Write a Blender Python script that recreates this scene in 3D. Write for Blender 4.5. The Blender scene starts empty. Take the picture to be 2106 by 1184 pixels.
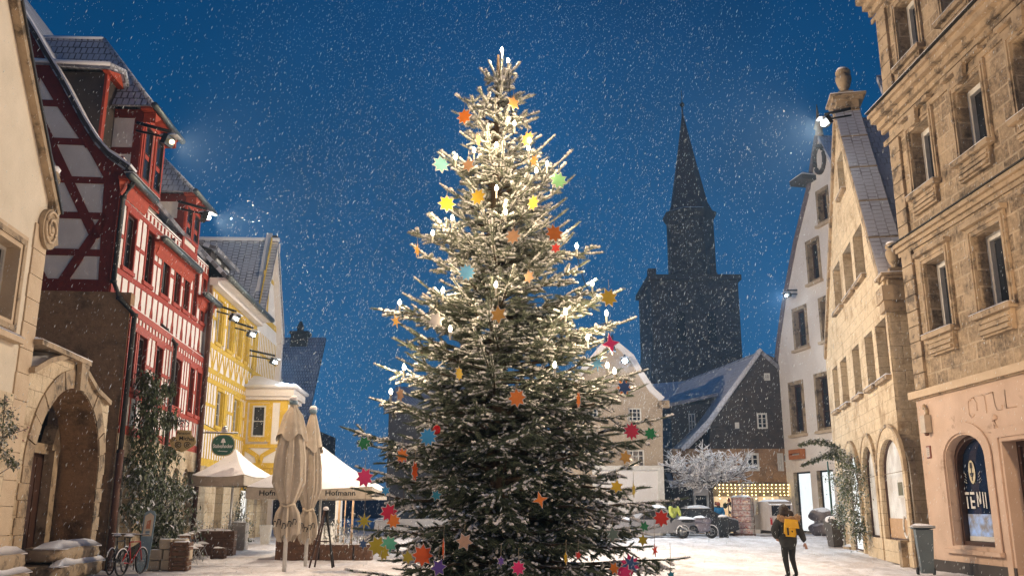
import bpy, bmesh, math, random
import numpy as np
from mathutils import Vector, Matrix, noise
from mathutils.geometry import tessellate_polygon
R = math.radians
PI = math.pi
rnd = random.Random(7)
sc = bpy.context.scene
C = sc.collection

# ------------------------------------------------------------------ camera
F, W0, H0, EYE = 1850.0, 2106.0, 1184.0, 1.6
TH = math.atan(456 / F)
cd = bpy.data.cameras.new('camera')
cam = bpy.data.objects.new('camera', cd)
C.objects.link(cam)
cam.location = (0, 0, EYE)
cam.rotation_euler = (PI / 2 + TH, 0, 0)
cd.sensor_width = 36
cd.lens = 36 * F / W0
cd.clip_end = 2000
cd.clip_start = 0.05
sc.camera = cam
ct, st = math.cos(TH), math.sin(TH)


def ray(px, py):                       # direction of sight through a point measured on the photograph
    a, b = (px - 1053) / F, (592 - py) / F
    return Vector((a, ct - b * st, st + b * ct))


def gz(y):                             # the square rises a little towards the back
    t = min(1, max(0, (y - 28) / 20.0))
    return .27 * t * t * (3 - 2 * t)


def G(px, py):
    z = 0
    for i in range(40):
        r = ray(px, py)
        t = (z - EYE) / r.z
        z = .5 * z + .5 * gz(r.y * t)
    return Vector((r.x * t, r.y * t, z))


def atY(px, py, Y):
    r = ray(px, py)
    t = Y / r.y
    return Vector((r.x * t, Y, EYE + r.z * t))


class Frame:                           # u along a wall, d out of it, z up
    def __init__(s, A, d, out=None):
        s.A = Vector((A[0], A[1], 0))
        d = Vector((d[0], d[1], 0)).normalized()
        s.u = d
        n = Vector((-d.y, d.x, 0))
        if out is None:
            out = (0, -1)
        if n.x * out[0] + n.y * out[1] < 0:
            n = -n
        s.n = n

    def w(s, p):
        return s.A + s.u * p[0] + s.n * p[1] + Vector((0, 0, p[2]))

    def uv(s, px, py, d=0):
        r = ray(px, py)
        A = s.A + s.n * d
        nx, ny = -s.u.y, s.u.x
        t = (A.x * nx + A.y * ny) / (r.x * nx + r.y * ny)
        q = Vector((r.x * t, r.y * t, EYE + r.z * t))
        return ((q - A).dot(s.u), q.z)


WF = Frame((0, 0), (1, 0), (0, 1))     # world frame: (x, y, z)

# ------------------------------------------------------------------ materials
MATS = {}


def nodes(name):
    m = bpy.data.materials.new(name)
    m.use_nodes = True
    nt = m.node_tree
    return m, nt, nt.nodes['Principled BSDF']


def N(nt, typ, **kw):
    n = nt.nodes.new(typ)
    for k, v in kw.items():
        if isinstance(v, (int, float, str, bool)) and not k.startswith('i_'):
            setattr(n, k, v)
    return n


def noise_fac(nt, vec, scale, detail=4, rough=.6, lo=.3, hi=.7):
    n = nt.nodes.new('ShaderNodeTexNoise')
    n.inputs['Scale'].default_value = scale
    n.inputs['Detail'].default_value = detail
    n.inputs['Roughness'].default_value = rough
    nt.links.new(vec, n.inputs['Vector'])
    r = nt.nodes.new('ShaderNodeMapRange')
    r.inputs[1].default_value = lo
    r.inputs[2].default_value = hi
    nt.links.new(n.outputs['Fac'], r.inputs[0])
    return r.outputs[0]


def mixc(nt, fac, a, b, mode='MIX'):
    m = nt.nodes.new('ShaderNodeMix')
    m.data_type = 'RGBA'
    m.blend_type = mode
    for s, v in ((m.inputs[0], fac), (m.inputs[6], a), (m.inputs[7], b)):
        if hasattr(v, 'links') or hasattr(v, 'is_linked'):
            nt.links.new(v, s)
        elif isinstance(v, (int, float)):
            s.default_value = v
        else:
            s.default_value = (*v, 1) if len(v) == 3 else v
    return m.outputs[2]


def bump(nt, b, h, strength, dist=.02):
    n = nt.nodes.new('ShaderNodeBump')
    n.inputs['Strength'].default_value = strength
    n.inputs['Distance'].default_value = dist
    nt.links.new(h, n.inputs['Height'])
    nt.links.new(n.outputs[0], b.inputs['Normal'])


def snow_on_top(nt, col, vec, amount=.5, sc=6.0, c=(.8, .82, .86)):
    # snow lies on faces that look up, with a ragged edge
    g = nt.nodes.new('ShaderNodeNewGeometry')
    sep = nt.nodes.new('ShaderNodeSeparateXYZ')
    nt.links.new(g.outputs['Normal'], sep.inputs[0])
    n = nt.nodes.new('ShaderNodeTexNoise')
    n.inputs['Scale'].default_value = sc
    n.inputs['Detail'].default_value = 5
    nt.links.new(vec, n.inputs['Vector'])
    a = nt.nodes.new('ShaderNodeMath')
    a.operation = 'MULTIPLY_ADD'
    nt.links.new(n.outputs['Fac'], a.inputs[0])
    a.inputs[1].default_value = .7
    nt.links.new(sep.outputs[2], a.inputs[2])
    r = nt.nodes.new('ShaderNodeMapRange')
    r.inputs[1].default_value = 1.35 - amount
    r.inputs[2].default_value = 1.5 - amount
    nt.links.new(a.outputs[0], r.inputs[0])
    return mixc(nt, r.outputs[0], col, c)


def mat(name, c1, c2=None, rough=.8, ns=3.0, bs=None, bstr=.3, metal=0, coord='Object', snow=None, third=None, spec=None, cloth=0):
    if name in MATS:
        return MATS[name]
    m, nt, b = nodes(name)
    tc = nt.nodes.new('ShaderNodeTexCoord')
    v = tc.outputs[coord]
    c2 = c2 or tuple(x * .75 for x in c1)
    col = mixc(nt, noise_fac(nt, v, ns), c1, c2)
    if third:
        col = mixc(nt, noise_fac(nt, v, third[1], 6, .7, third[2], third[2] + .12), col, third[0])
    if snow:
        col = snow_on_top(nt, col, v, snow)
    nt.links.new(col, b.inputs['Base Color'])
    b.inputs['Roughness'].default_value = rough
    b.inputs['Metallic'].default_value = metal
    if spec is not None:
        b.inputs['Specular IOR Level'].default_value = spec
    if bs:
        n = nt.nodes.new('ShaderNodeTexNoise')
        n.inputs['Scale'].default_value = bs
        n.inputs['Detail'].default_value = 6
        nt.links.new(v, n.inputs['Vector'])
        bump(nt, b, n.outputs['Fac'], bstr)
    MATS[name] = m
    return m


def mat_stone(name, c1, c2, mortar, bw=.75, bh=.42, dirt=(.12, .085, .055), dirt_lo=.52, bstr=.5, ms=.012):
    m, nt, b = nodes(name)
    uv = nt.nodes.new('ShaderNodeUVMap')
    tc = nt.nodes.new('ShaderNodeTexCoord')
    ob = tc.outputs['Object']
    br = nt.nodes.new('ShaderNodeTexBrick')
    br.inputs['Scale'].default_value = 1
    br.inputs['Brick Width'].default_value = bw
    br.inputs['Row Height'].default_value = bh
    br.inputs['Mortar Size'].default_value = ms
    br.inputs['Mortar Smooth'].default_value = .6
    br.inputs['Color1'].default_value = (*c1, 1)
    br.inputs['Color2'].default_value = (*c2, 1)
    br.inputs['Mortar'].default_value = (*mortar, 1)
    # the joints wander a little
    nz = nt.nodes.new('ShaderNodeTexNoise')
    nz.inputs['Scale'].default_value = 2.5
    nt.links.new(ob, nz.inputs['Vector'])
    va = nt.nodes.new('ShaderNodeVectorMath')
    va.operation = 'MULTIPLY_ADD'
    nt.links.new(nz.outputs['Color'], va.inputs[0])
    va.inputs[1].default_value = (.05, .05, 0)
    nt.links.new(uv.outputs[0], va.inputs[2])
    nt.links.new(va.outputs[0], br.inputs['Vector'])
    # stone-size patches of other tones
    big = noise_fac(nt, ob, 1.3, 5, .65, .5, .75)
    col = mixc(nt, big, br.outputs['Color'], tuple(x * .62 for x in c1))
    fine = noise_fac(nt, ob, 9, 6, .75, .35, .75)
    col = mixc(nt, fine, col, tuple(min(1, x * 1.25) for x in c2))
    st_ = noise_fac(nt, ob, .9, 8, .72, dirt_lo, dirt_lo + .16)
    col = mixc(nt, st_, col, dirt)
    nt.links.new(col, b.inputs['Base Color'])
    b.inputs['Roughness'].default_value = .9
    h = nt.nodes.new('ShaderNodeMath')
    h.operation = 'MULTIPLY_ADD'
    nt.links.new(br.outputs['Fac'], h.inputs[0])
    h.inputs[1].default_value = -.8
    nt.links.new(fine, h.inputs[2])
    bump(nt, b, h.outputs[0], bstr, .03)
    MATS[name] = m
    return m


def mat_tiles(name, dark, snowc, cover=.5, row=.32, wide=.2):
    # tiled roof with snow lying on it and the tile rows showing through
    m, nt, b = nodes(name)
    uv = nt.nodes.new('ShaderNodeUVMap')
    br = nt.nodes.new('ShaderNodeTexBrick')
    br.inputs['Scale'].default_value = 1
    br.inputs['Brick Width'].default_value = wide
    br.inputs['Row Height'].default_value = row
    br.inputs['Mortar Size'].default_value = .03
    br.inputs['Mortar Smooth'].default_value = .5
    nt.links.new(uv.outputs[0], br.inputs['Vector'])
    n1 = noise_fac(nt, uv.outputs[0], .9, 5, .6, .3, .75)
    n2 = noise_fac(nt, uv.outputs[0], 6, 5, .7, .3, .7)
    a = nt.nodes.new('ShaderNodeMath')
    a.operation = 'MULTIPLY_ADD'
    nt.links.new(br.outputs['Fac'], a.inputs[0])
    a.inputs[1].default_value = .75
    nt.links.new(n1, a.inputs[2])
    r = nt.nodes.new('ShaderNodeMapRange')
    r.inputs[1].default_value = cover
    r.inputs[2].default_value = cover + .75
    nt.links.new(a.outputs[0], r.inputs[0])
    col = mixc(nt, r.outputs[0], snowc, dark)
    col = mixc(nt, n2, col, snowc)
    f2 = nt.nodes.new('ShaderNodeMath')
    f2.operation = 'MULTIPLY'
    f2.inputs[1].default_value = .8
    nt.links.new(r.outputs[0], f2.inputs[0])
    col = mixc(nt, f2.outputs[0], col, dark)
    nt.links.new(col, b.inputs['Base Color'])
    b.inputs['Roughness'].default_value = .85
    bump(nt, b, br.outputs['Fac'], -.6, .03)
    MATS[name] = m
    return m


def mat_emit(name, col, strength, base=(.25, .25, .25), variation=None):
    if name in MATS:
        return MATS[name]
    m, nt, b = nodes(name)
    b.inputs['Base Color'].default_value = (*base, 1)
    b.inputs['Emission Color'].default_value = (*col, 1)
    b.inputs['Emission Strength'].default_value = strength
    if variation:
        tc = nt.nodes.new('ShaderNodeTexCoord')
        f = noise_fac(nt, tc.outputs['Object'], variation[1], 3, .5, .35, .65)
        nt.links.new(mixc(nt, f, col, variation[0]), b.inputs['Emission Color'])
    MATS[name] = m
    return m


def mat_glass(name='window_glass', tint=(.012, .014, .018)):
    if name in MATS:
        return MATS[name]
    m, nt, b = nodes(name)
    tc = nt.nodes.new('ShaderNodeTexCoord')
    f = noise_fac(nt, tc.outputs['Object'], 1.1, 2, .5, .35, .65)
    nt.links.new(mixc(nt, f, tint, tuple(x * 2.4 for x in tint)), b.inputs['Base Color'])
    b.inputs['Roughness'].default_value = .07
    b.inputs['IOR'].default_value = 1.5
    n = nt.nodes.new('ShaderNodeTexNoise')
    n.inputs['Scale'].default_value = 1.2
    nt.links.new(tc.outputs['Object'], n.inputs['Vector'])
    bump(nt, b, n.outputs['Fac'], .15, .05)
    MATS[name] = m
    return m


SAND = mat_stone('sandstone_blocks', (.1, .07, .042), (.5, .38, .25), (.52, .42, .3), .62, .44, (.05, .038, .028), .53, 1.0, .04)
SAND2 = mat_stone('sandstone_pale_blocks', (.5, .4, .27), (.56, .46, .32), (.2, .15, .1), .7, .38, (.3, .21, .12), .5, .4, .016)
SAND3 = mat_stone('sandstone_brown_wall', (.26, .15, .075), (.31, .19, .1), (.25, .15, .08), .9, .45, (.12, .075, .04), .5, .3, .006)
SANDP = mat('sandstone_dressed', (.42, .32, .21), (.27, .2, .125), .85, 2.2, 12, .7, third=((.1, .075, .05), 2.2, .52))
SANDL = mat('sandstone_light', (.58, .46, .32), (.48, .36, .24), .85, 2.2, 12, .3)
CREAM = mat('render_cream', (.7, .62, .5), (.58, .51, .4), .9, 1.0, 9, .2, third=((.42, .35, .26), 1.2, .63))
PINK = mat('render_pink', (.6, .45, .35), (.48, .35, .265), .9, 1.1, 9, .3, third=((.3, .21, .15), 1.6, .6))
WHITE = mat('render_white', (.8, .75, .7), (.7, .64, .59), .9, .6, 7, .15, third=((.45, .38, .32), .8, .62))
INFILL = mat('infill_white', (.84, .81, .77), (.74, .7, .66), .9, 1.4, 8, .2)
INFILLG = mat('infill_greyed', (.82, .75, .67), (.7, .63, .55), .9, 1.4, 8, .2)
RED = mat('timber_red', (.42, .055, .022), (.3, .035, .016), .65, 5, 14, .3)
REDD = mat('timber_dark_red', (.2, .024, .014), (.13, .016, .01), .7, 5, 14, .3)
ORANGE = mat('eaves_board_orange', (.45, .065, .022), (.3, .04, .015), .7, 6, 9, .3)
YEL = mat('timber_yellow', (.72, .48, .05), (.58, .37, .03), .65, 4, 12, .3)
ZINC = mat('zinc_gutter', (.16, .18, .18), (.1, .12, .12), .45, 4, 9, .15, .7, snow=.35)
DPIPE = mat('dark_pipe', (.05, .048, .045), (.03, .03, .028), .5, 4, 9, .15, .4)
BROWNP = mat('rusty_brown_pipe', (.12, .05, .03), (.08, .035, .02), .6, 4)
SLATE = mat('slate_dark', (.07, .054, .044), (.035, .029, .026), .6, 2, 5, .5)
TILES = mat_tiles('roof_tiles_snowed', (.07, .06, .065), (.46, .48, .54), .72)
TILES2 = mat_tiles('roof_thick_snow', (.2, .18, .19), (.55, .56, .62), 1.0)
DARKB = mat('dark_masonry', (.07, .06, .055), (.04, .035, .033), .9, .8, 5, .4)
SNOW = mat('snow', (.82, .81, .82), (.72, .71, .74), .75, 2, 30, .35)
FRAMEW = mat('frame_white', (.66, .65, .62), (.55, .54, .5), .5, 5)
FRAMED = mat('frame_brown', (.07, .03, .018), (.045, .02, .012), .5, 5)
IRON = mat('black_iron', (.02, .02, .02), (.035, .033, .03), .45, 8, 12, .2, .6)
GLASS = mat_glass()
GLASSB = mat_glass('shop_glass_blue', (.006, .012, .03))
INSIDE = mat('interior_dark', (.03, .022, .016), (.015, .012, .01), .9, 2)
WOOD = mat('wood_brown', (.17, .085, .042), (.08, .04, .022), .7, 9, 14, .4, snow=.1)
WOODP = mat('wood_pale', (.5, .33, .19), (.38, .24, .13), .7, 6, 14, .3, snow=.1)
LIT = mat_emit('lit_shop_interior', (1, .93, .8), 1.1, variation=((.75, .8, .85), 1.2))
LITW = mat_emit('lit_shop_warm', (1, .78, .45), .9, variation=((.9, .5, .2), 2.2))
LITC = mat_emit('lit_shop_cool', (.85, .97, 1), 1.0, variation=((1, 1, 1), .8))


# ------------------------------------------------------------------ objects
WL = {}                                # world place of every empty or thing, by object


def props(o, label=None, cat=None, group=None, kind=None):
    if label:
        o['label'] = label
    if cat:
        o['category'] = cat
    if group:
        o['group'] = group
    if kind:
        o['kind'] = kind
    return o


def thing(name, loc, label, cat, group=None):
    o = bpy.data.objects.new(name, None)
    o.empty_display_size = .3
    C.objects.link(o)
    o.location = loc
    WL[o] = Vector(loc)
    return props(o, label, cat, group)


def noisev(p, s, seed=0):
    return noise.noise(Vector((p[0] * s + seed, p[1] * s - seed, p[2] * s + 2.3 * seed)))


class MB:
    def __init__(s, fr=None):
        s.fr = fr or WF
        s.v, s.f, s.uv, s.mi, s.sm = [], [], [], [], []
        s.mats = []

    def m(s, material):
        if material not in s.mats:
            s.mats.append(material)
        return s.mats.index(material)

    def add(s, verts, faces, material=None, smooth=False, fr=None):
        fr = fr or s.fr
        base = len(s.v)
        vs = [Vector(p) for p in verts]
        s.v.extend(fr.w(p) for p in vs)
        k = s.m(material) if material else 0
        for f in faces:
            a, b_, c = vs[f[0]], vs[f[1]], vs[f[2]]
            n = (b_ - a).cross(c - a)
            ax, ay, az = abs(n.x), abs(n.y), abs(n.z)
            if ay >= ax and ay >= az:
                u = [(vs[i].x, vs[i].z) for i in f]
            elif ax >= az:
                u = [(vs[i].y, vs[i].z) for i in f]
            else:
                u = [(vs[i].x, vs[i].y) for i in f]
            s.f.append([i + base for i in f])
            s.uv.append(u)
            s.mi.append(k)
            s.sm.append(smooth)
        return s

    def box(s, u0, u1, d0, d1, z0, z1, material=None):
        v = [(u0, d0, z0), (u1, d0, z0), (u1, d1, z0), (u0, d1, z0), (u0, d0, z1), (u1, d0, z1), (u1, d1, z1), (u0, d1, z1)]
        return s.add(v, [(0, 3, 2, 1), (4, 5, 6, 7), (0, 1, 5, 4), (1, 2, 6, 5), (2, 3, 7, 6), (3, 0, 4, 7)], material)

    def obox(s, c, sx, sy, sz, rz=0, rx=0, ry=0, material=None):
        M = Matrix.Translation(c) @ Matrix.Rotation(rz, 4, 'Z') @ Matrix.Rotation(ry, 4, 'Y') @ Matrix.Rotation(rx, 4, 'X')
        v = [M @ Vector((x * sx / 2, y * sy / 2, z * sz / 2)) for x, y, z in ((-1, -1, -1), (1, -1, -1), (1, 1, -1), (-1, 1, -1), (-1, -1, 1), (1, -1, 1), (1, 1, 1), (-1, 1, 1))]
        return s.add(v, [(0, 3, 2, 1), (4, 5, 6, 7), (0, 1, 5, 4), (1, 2, 6, 5), (2, 3, 7, 6), (3, 0, 4, 7)], material)

    def prism(s, poly, d0, d1, material=None, holes=(), reveal=None, rmat=None):
        """polygon in (u, z), extruded from d0 to d1; holes are cut through and get reveals"""
        loops = [list(poly)] + [list(h) for h in holes]
        flat = [p for l in loops for p in l]
        tris = tessellate_polygon([[Vector((p[0], p[1], 0)) for p in l] for l in loops])
        v = [(p[0], d1, p[1]) for p in flat]
        s.add(v, [tuple(t) for t in tris], material)
        if reveal is None:
            s.add([(p[0], d0, p[1]) for p in flat], [tuple(reversed(t)) for t in tris], material)
        n = len(loops[0])
        q = [(p[0], d1, p[1]) for p in loops[0]] + [(p[0], d0, p[1]) for p in loops[0]]
        s.add(q, [(i, (i + 1) % n, (i + 1) % n + n, i + n) for i in range(n)], material)
        for h in loops[1:]:
            n = len(h)
            dd = d0 if reveal is None else d1 - reveal
            q = [(p[0], d1, p[1]) for p in h] + [(p[0], dd, p[1]) for p in h]
            s.add(q, [(i, i + n, (i + 1) % n + n, (i + 1) % n) for i in range(n)], rmat or material)
        return s

    def beam(s, a, b, w, d0, d1, material=None):
        a, b = Vector(a), Vector(b)
        t = (b - a).normalized()
        n = Vector((-t.y, t.x)) * w / 2
        return s.prism([a + n, b + n, b - n, a - n], d0, d1, material)

    def curve(s, pts, w, d0, d1, material=None):
        pts = [Vector(p) for p in pts]
        L, Rr = [], []
        for i, p in enumerate(pts):
            t = (pts[min(i + 1, len(pts) - 1)] - pts[max(i - 1, 0)]).normalized()
            ww = w[i] if isinstance(w, (list, tuple)) else w
            n = Vector((-t.y, t.x)) * ww / 2
            L.append(p + n)
            Rr.append(p - n)
        for i in range(len(pts) - 1):
            s.prism([L[i], L[i + 1], Rr[i + 1], Rr[i]], d0, d1, material)
        return s

    def tube(s, pts, r, n=8, material=None, caps=True, smooth=True, fr=None):
        pts = [Vector(p) for p in pts]
        vs, fs = [], []
        up = Vector((0, 0, 1))
        for i, p in enumerate(pts):
            t = (pts[min(i + 1, len(pts) - 1)] - pts[max(i - 1, 0)]).normalized()
            a = up if abs(t.z) < .95 else Vector((1, 0, 0))
            x = t.cross(a).normalized()
            y = x.cross(t).normalized()
            rr = r[i] if isinstance(r, (list, tuple)) else r
            for k in range(n):
                th = 2 * PI * k / n
                vs.append(p + (x * math.cos(th) + y * math.sin(th)) * rr)
        for i in range(len(pts) - 1):
            for k in range(n):
                fs.append((i * n + k, i * n + (k + 1) % n, (i + 1) * n + (k + 1) % n, (i + 1) * n + k))
        if caps:
            fs.append(tuple(reversed(range(n))))
            fs.append(tuple(range((len(pts) - 1) * n, len(pts) * n)))
        return s.add(vs, fs, material, smooth, fr)

    def lathe(s, c, prof, n=16, material=None, smooth=True, phase=0, sx=1, sy=1):
        vs, fs = [], []
        for r_, z in prof:
            for k in range(n):
                th = 2 * PI * k / n + phase
                vs.append((c[0] + math.cos(th) * r_ * sx, c[1] + math.sin(th) * r_ * sy, c[2] + z))
        m_ = len(prof)
        for i in range(m_ - 1):
            for k in range(n):
                fs.append((i * n + k, i * n + (k + 1) % n, (i + 1) * n + (k + 1) % n, (i + 1) * n + k))
        fs.append(tuple(reversed(range(n))))
        fs.append(tuple(range((m_ - 1) * n, m_ * n)))
        return s.add(vs, fs, material, smooth)

    def blob(s, c, rx, ry, rz, amp=.15, sc_=3, sub=3, material=None, seed=0, flat=None):
        bm = bmesh.new()
        bmesh.ops.create_icosphere(bm, subdivisions=sub, radius=1)
        vs = []
        for v in bm.verts:
            p = v.co.copy()
            k = 1 + amp * noisev(p, sc_ * .5, seed + 1.7) * 2
            q = Vector((p.x * rx * k, p.y * ry * k, p.z * rz * k))
            if flat is not None and q.z < flat:
                q.z = flat
            vs.append(Vector(c) + q)
        fs = [tuple(v.index for v in f.verts) for f in bm.faces]
        bm.free()
        return s.add(vs, fs, material, True)

    def snowcap(s, u0, u1, d0, d1, z, h, seed=0, material=None, z1=None, over=.02):
        """a rounded lumpy lid of snow on a flat or sloping rectangle (z at u0, z1 at u1)"""
        if z1 is None:
            z1 = z
        nu = max(3, min(30, int(abs(u1 - u0) / max(.05, min(.25, abs(u1 - u0) / 5)))))
        nd = 5
        vs = []
        for i in range(nu + 1):
            a = i / nu
            for j in range(nd + 1):
                b_ = j / nd
                e = min(1, min(a, 1 - a) * nu * .6, min(b_, 1 - b_) * nd * .6)
                k = noise.noise(Vector((a * nu * .4 + seed, b_ * 2.1, seed * 1.3)))
                uu = u0 - over + (u1 - u0 + 2 * over) * a
                d_ = d0 - over + (d1 - d0 + 2 * over) * b_
                vs.append((uu, d_, z + (z1 - z) * a + h * (.25 + .75 * math.sqrt(max(0, e))) * (1 + .35 * k) - (.25 * h if e <= 0 else 0) * .6))
        fs = [(i * (nd + 1) + j, (i + 1) * (nd + 1) + j, (i + 1) * (nd + 1) + j + 1, i * (nd + 1) + j + 1) for i in range(nu) for j in range(nd)]
        base = len(vs)
        rim = [(i, 0) for i in range(nu + 1)] + [(nu, j) for j in range(1, nd + 1)] + [(i, nd) for i in range(nu - 1, -1, -1)] + [(0, j) for j in range(nd - 1, 0, -1)]
        for (i, j) in rim:
            q = vs[i * (nd + 1) + j]
            vs.append((q[0], q[1], z + (z1 - z) * i / nu - .01))
        m_ = len(rim)
        for k in range(m_):
            a, b_ = rim[k], rim[(k + 1) % m_]
            fs.append((a[0] * (nd + 1) + a[1], b_[0] * (nd + 1) + b_[1], base + (k + 1) % m_, base + k))
        return s.add(vs, fs, material or SNOW, True)

    def slab(s, pts, t, material=None, uvscale=1):
        """a flat polygon given by 3-D points, thickened downwards along its normal"""
        P = [Vector(p) for p in pts]
        n = (P[1] - P[0]).cross(P[2] - P[0]).normalized()
        if n.z < 0:
            n = -n
        m_ = len(P)
        base = len(s.v)
        s.v.extend(s.fr.w(p) for p in P)
        s.v.extend(s.fr.w(p - n * t) for p in P)
        # texture runs along the eave and up the slope
        e = Vector((P[1] - P[0])).normalized()
        g = n.cross(e)
        U = [((p - P[0]).dot(e), (p - P[0]).dot(g)) for p in P]
        k = s.m(material) if material else 0
        s.f.append(list(range(base, base + m_)))
        s.uv.append(U)
        s.f.append([base + m_ + i for i in reversed(range(m_))])
        s.uv.append(list(reversed(U)))
        for i in range(m_):
            j = (i + 1) % m_
            s.f.append([base + i, base + i + m_, base + j + m_, base + j])
            s.uv.append([U[i], U[i], U[j], U[j]])
        s.mi += [k] * (m_ + 2)
        s.sm += [False] * (m_ + 2)
        return s

    def build(s, name, material=None, parent=None, loc=None, label=None, cat=None, group=None, kind=None):
        if parent is not None:
            o0 = WL[parent]
        else:
            o0 = Vector(loc) if loc is not None else Vector((0, 0, 0))
        me = bpy.data.meshes.new(name)
        me.from_pydata([tuple(p - o0) for p in s.v], [], s.f)
        if s.mats:
            for x in s.mats:
                me.materials.append(x)
            me.polygons.foreach_set('material_index', s.mi)
        else:
            me.materials.append(material)
        uvl = me.uv_layers.new(name='UVMap')
        arr = np.array([c for f in s.uv for p in f for c in p], dtype=np.float32)
        uvl.data.foreach_set('uv', arr)
        me.polygons.foreach_set('use_smooth', s.sm)
        me.update()
        o = bpy.data.objects.new(name, me)
        C.objects.link(o)
        if parent is not None:
            o.parent = parent
            WL[o] = o0
        else:
            o.location = o0
            WL[o] = o0
        return props(o, label, cat, group, kind)


def rect(u0, u1, z0, z1):
    return [(u0, z0), (u1, z0), (u1, z1), (u0, z1)]


def arch(u0, u1, z0, z1, n=10, rise=None):
    """opening with a round or segmental head, springing so that the crown is at z1"""
    w = (u1 - u0) / 2
    rise = rise if rise is not None else abs(w)
    c = (u0 + u1) / 2
    pts = [(u0, z0), (u1, z0)]
    for i in range(n + 1):
        t = PI * i / n
        pts.append((c + w * math.cos(t), z1 - rise + rise * math.sin(t)))
    return pts


def window(parent, fr, u0, u1, z0, z1, d, glass=None, frame=None, fw=.06, cols=2, rows=3, name='window', head=None, fdepth=.06, label=None):
    """glass set back at depth d, with a frame and glazing bars as a sub-part"""
    glass = glass or GLASS
    frame = frame or FRAMEW
    if u1 < u0:
        u0, u1 = u1, u0
    g = MB(fr)
    sh = head or rect(u0, u1, z0, z1)
    g.prism(sh, d - .02, d, glass)
    go = g.build(name, glass, parent, label=label)
    f = MB(fr)
    if head:
        c = [(a + b) / 2 for a, b in zip((u0, z0), (u1, z1))]
        inner = []
        for p in sh:
            v = Vector((c[0] - p[0], c[1] - p[1]))
            inner.append((p[0] + fw * (1 if v.x > 0 else -1) * min(1, abs(v.x) / (abs(u1 - u0) * .3)), p[1] + fw * (1 if v.y > 0 else -1)))
        f.prism(sh, d, d + fdepth, frame, holes=[inner])
    else:
        f.prism(rect(u0, u1, z0, z1), d, d + fdepth, frame, holes=[rect(u0 + fw, u1 - fw, z0 + fw, z1 - fw)])
    for i in range(1, cols):
        x = u0 + (u1 - u0) * i / cols
        bw = fw * (.8 if cols == 2 else .5) / 2
        f.box(x - bw, x + bw, d + .002, d + fdepth * .8, z0 + fw, z1 - (fw if not head else fw), frame)
    for j in range(1, rows):
        z = z0 + (z1 - z0) * j / rows
        f.box(u0 + fw, u1 - fw, d + .002, d + fdepth * .6, z - fw * .2, z + fw * .2, frame)
    f.build('window_frame', frame, go)
    return go


def text_mb(mb, s, size, u, d, z, material, depth=.01, align='CENTER', sx=1.0, curve=None, flip=1, shear=0, bold=0):
    """writing laid on a plane of constant d in the frame of mb; reads along +u*flip"""
    cu = bpy.data.curves.new('txt', 'FONT')
    cu.body = s
    cu.size = size
    cu.align_x = align
    cu.resolution_u = 2
    cu.offset = bold
    cu.shear = shear
    o = bpy.data.objects.new('txt', cu)
    C.objects.link(o)
    bpy.context.view_layer.update()
    me = o.to_mesh()
    vs = []
    for v in me.vertices:
        x, y = v.co.x * sx, v.co.y
        if curve:
            y += curve * x * x
        vs.append((u + flip * x, d + depth, z + y))
    mb.add(vs, [tuple(p.vertices) for p in me.polygons], material)
    o.to_mesh_clear()
    bpy.data.objects.remove(o)
    bpy.data.curves.remove(cu)
    return mb


def skin(name, pts, edges, radii, material, parent=None, root=0, sub=2, loc=None, **kw):
    """one continuous rounded surface grown round a skeleton"""
    o0 = WL[parent] if parent is not None else Vector(loc or (0, 0, 0))
    me = bpy.data.meshes.new(name + '_skel')
    me.from_pydata([tuple(Vector(p)) for p in pts], edges, [])
    o = bpy.data.objects.new(name, me)
    C.objects.link(o)
    md = o.modifiers.new('s', 'SKIN')
    md.use_smooth_shade = True
    for i, v in enumerate(me.skin_vertices[0].data):
        r_ = radii[i]
        v.radius = r_ if isinstance(r_, tuple) else (r_, r_)
        v.use_root = (i == root)
    s2 = o.modifiers.new('d', 'SUBSURF')
    s2.levels = sub
    s2.render_levels = sub
    bpy.context.view_layer.update()
    dg = bpy.context.evaluated_depsgraph_get()
    m2 = bpy.data.meshes.new_from_object(o.evaluated_get(dg))
    bpy.data.objects.remove(o)
    m2.name = name
    m2.transform(Matrix.Translation(-o0))
    m2.materials.clear()
    m2.materials.append(material)
    for p in m2.polygons:
        p.use_smooth = True
    q = bpy.data.objects.new(name, m2)
    C.objects.link(q)
    if parent is not None:
        q.parent = parent
    else:
        q.location = o0
    WL[q] = o0
    return props(q, **kw)


def vpdir(vpx):
    r = ray(vpx, 1048)
    return (r.x, r.y)


def lamp(kind, name, loc, energy, color, size=.05, target=None, angle=None, blend=.6):
    l = bpy.data.lights.new(name, kind)
    l.energy = energy
    l.color = color
    if kind in ('POINT', 'SPOT'):
        l.shadow_soft_size = size
    if kind == 'SPOT':
        l.spot_size = R(angle)
        l.spot_blend = blend
    if kind == 'AREA':
        l.size = size
    o = bpy.data.objects.new(name, l)
    C.objects.link(o)
    o.location = loc
    if target is not None:
        o.rotation_euler = (Vector(target) - Vector(loc)).to_track_quat('-Z', 'Y').to_euler()
    return o


def onf(fr, px, py, d):
    u_, z_ = fr.uv(px, py, d)
    return fr.w((u_, d, z_))
# ================================================================== LEFT SIDE
def pw(fr, x0, x1, yt, yb, d=0):
    ym = (yt + yb) / 2
    a, b = fr.uv(x0, ym, d)[0], fr.uv(x1, ym, d)[0]
    z1, z0 = fr.uv((x0 + x1) / 2, yt, d)[1], fr.uv((x0 + x1) / 2, yb, d)[1]
    return min(a, b), max(a, b), z0, z1


FL = Frame(G(212, 1172), vpdir(850), (1, 0))

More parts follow.
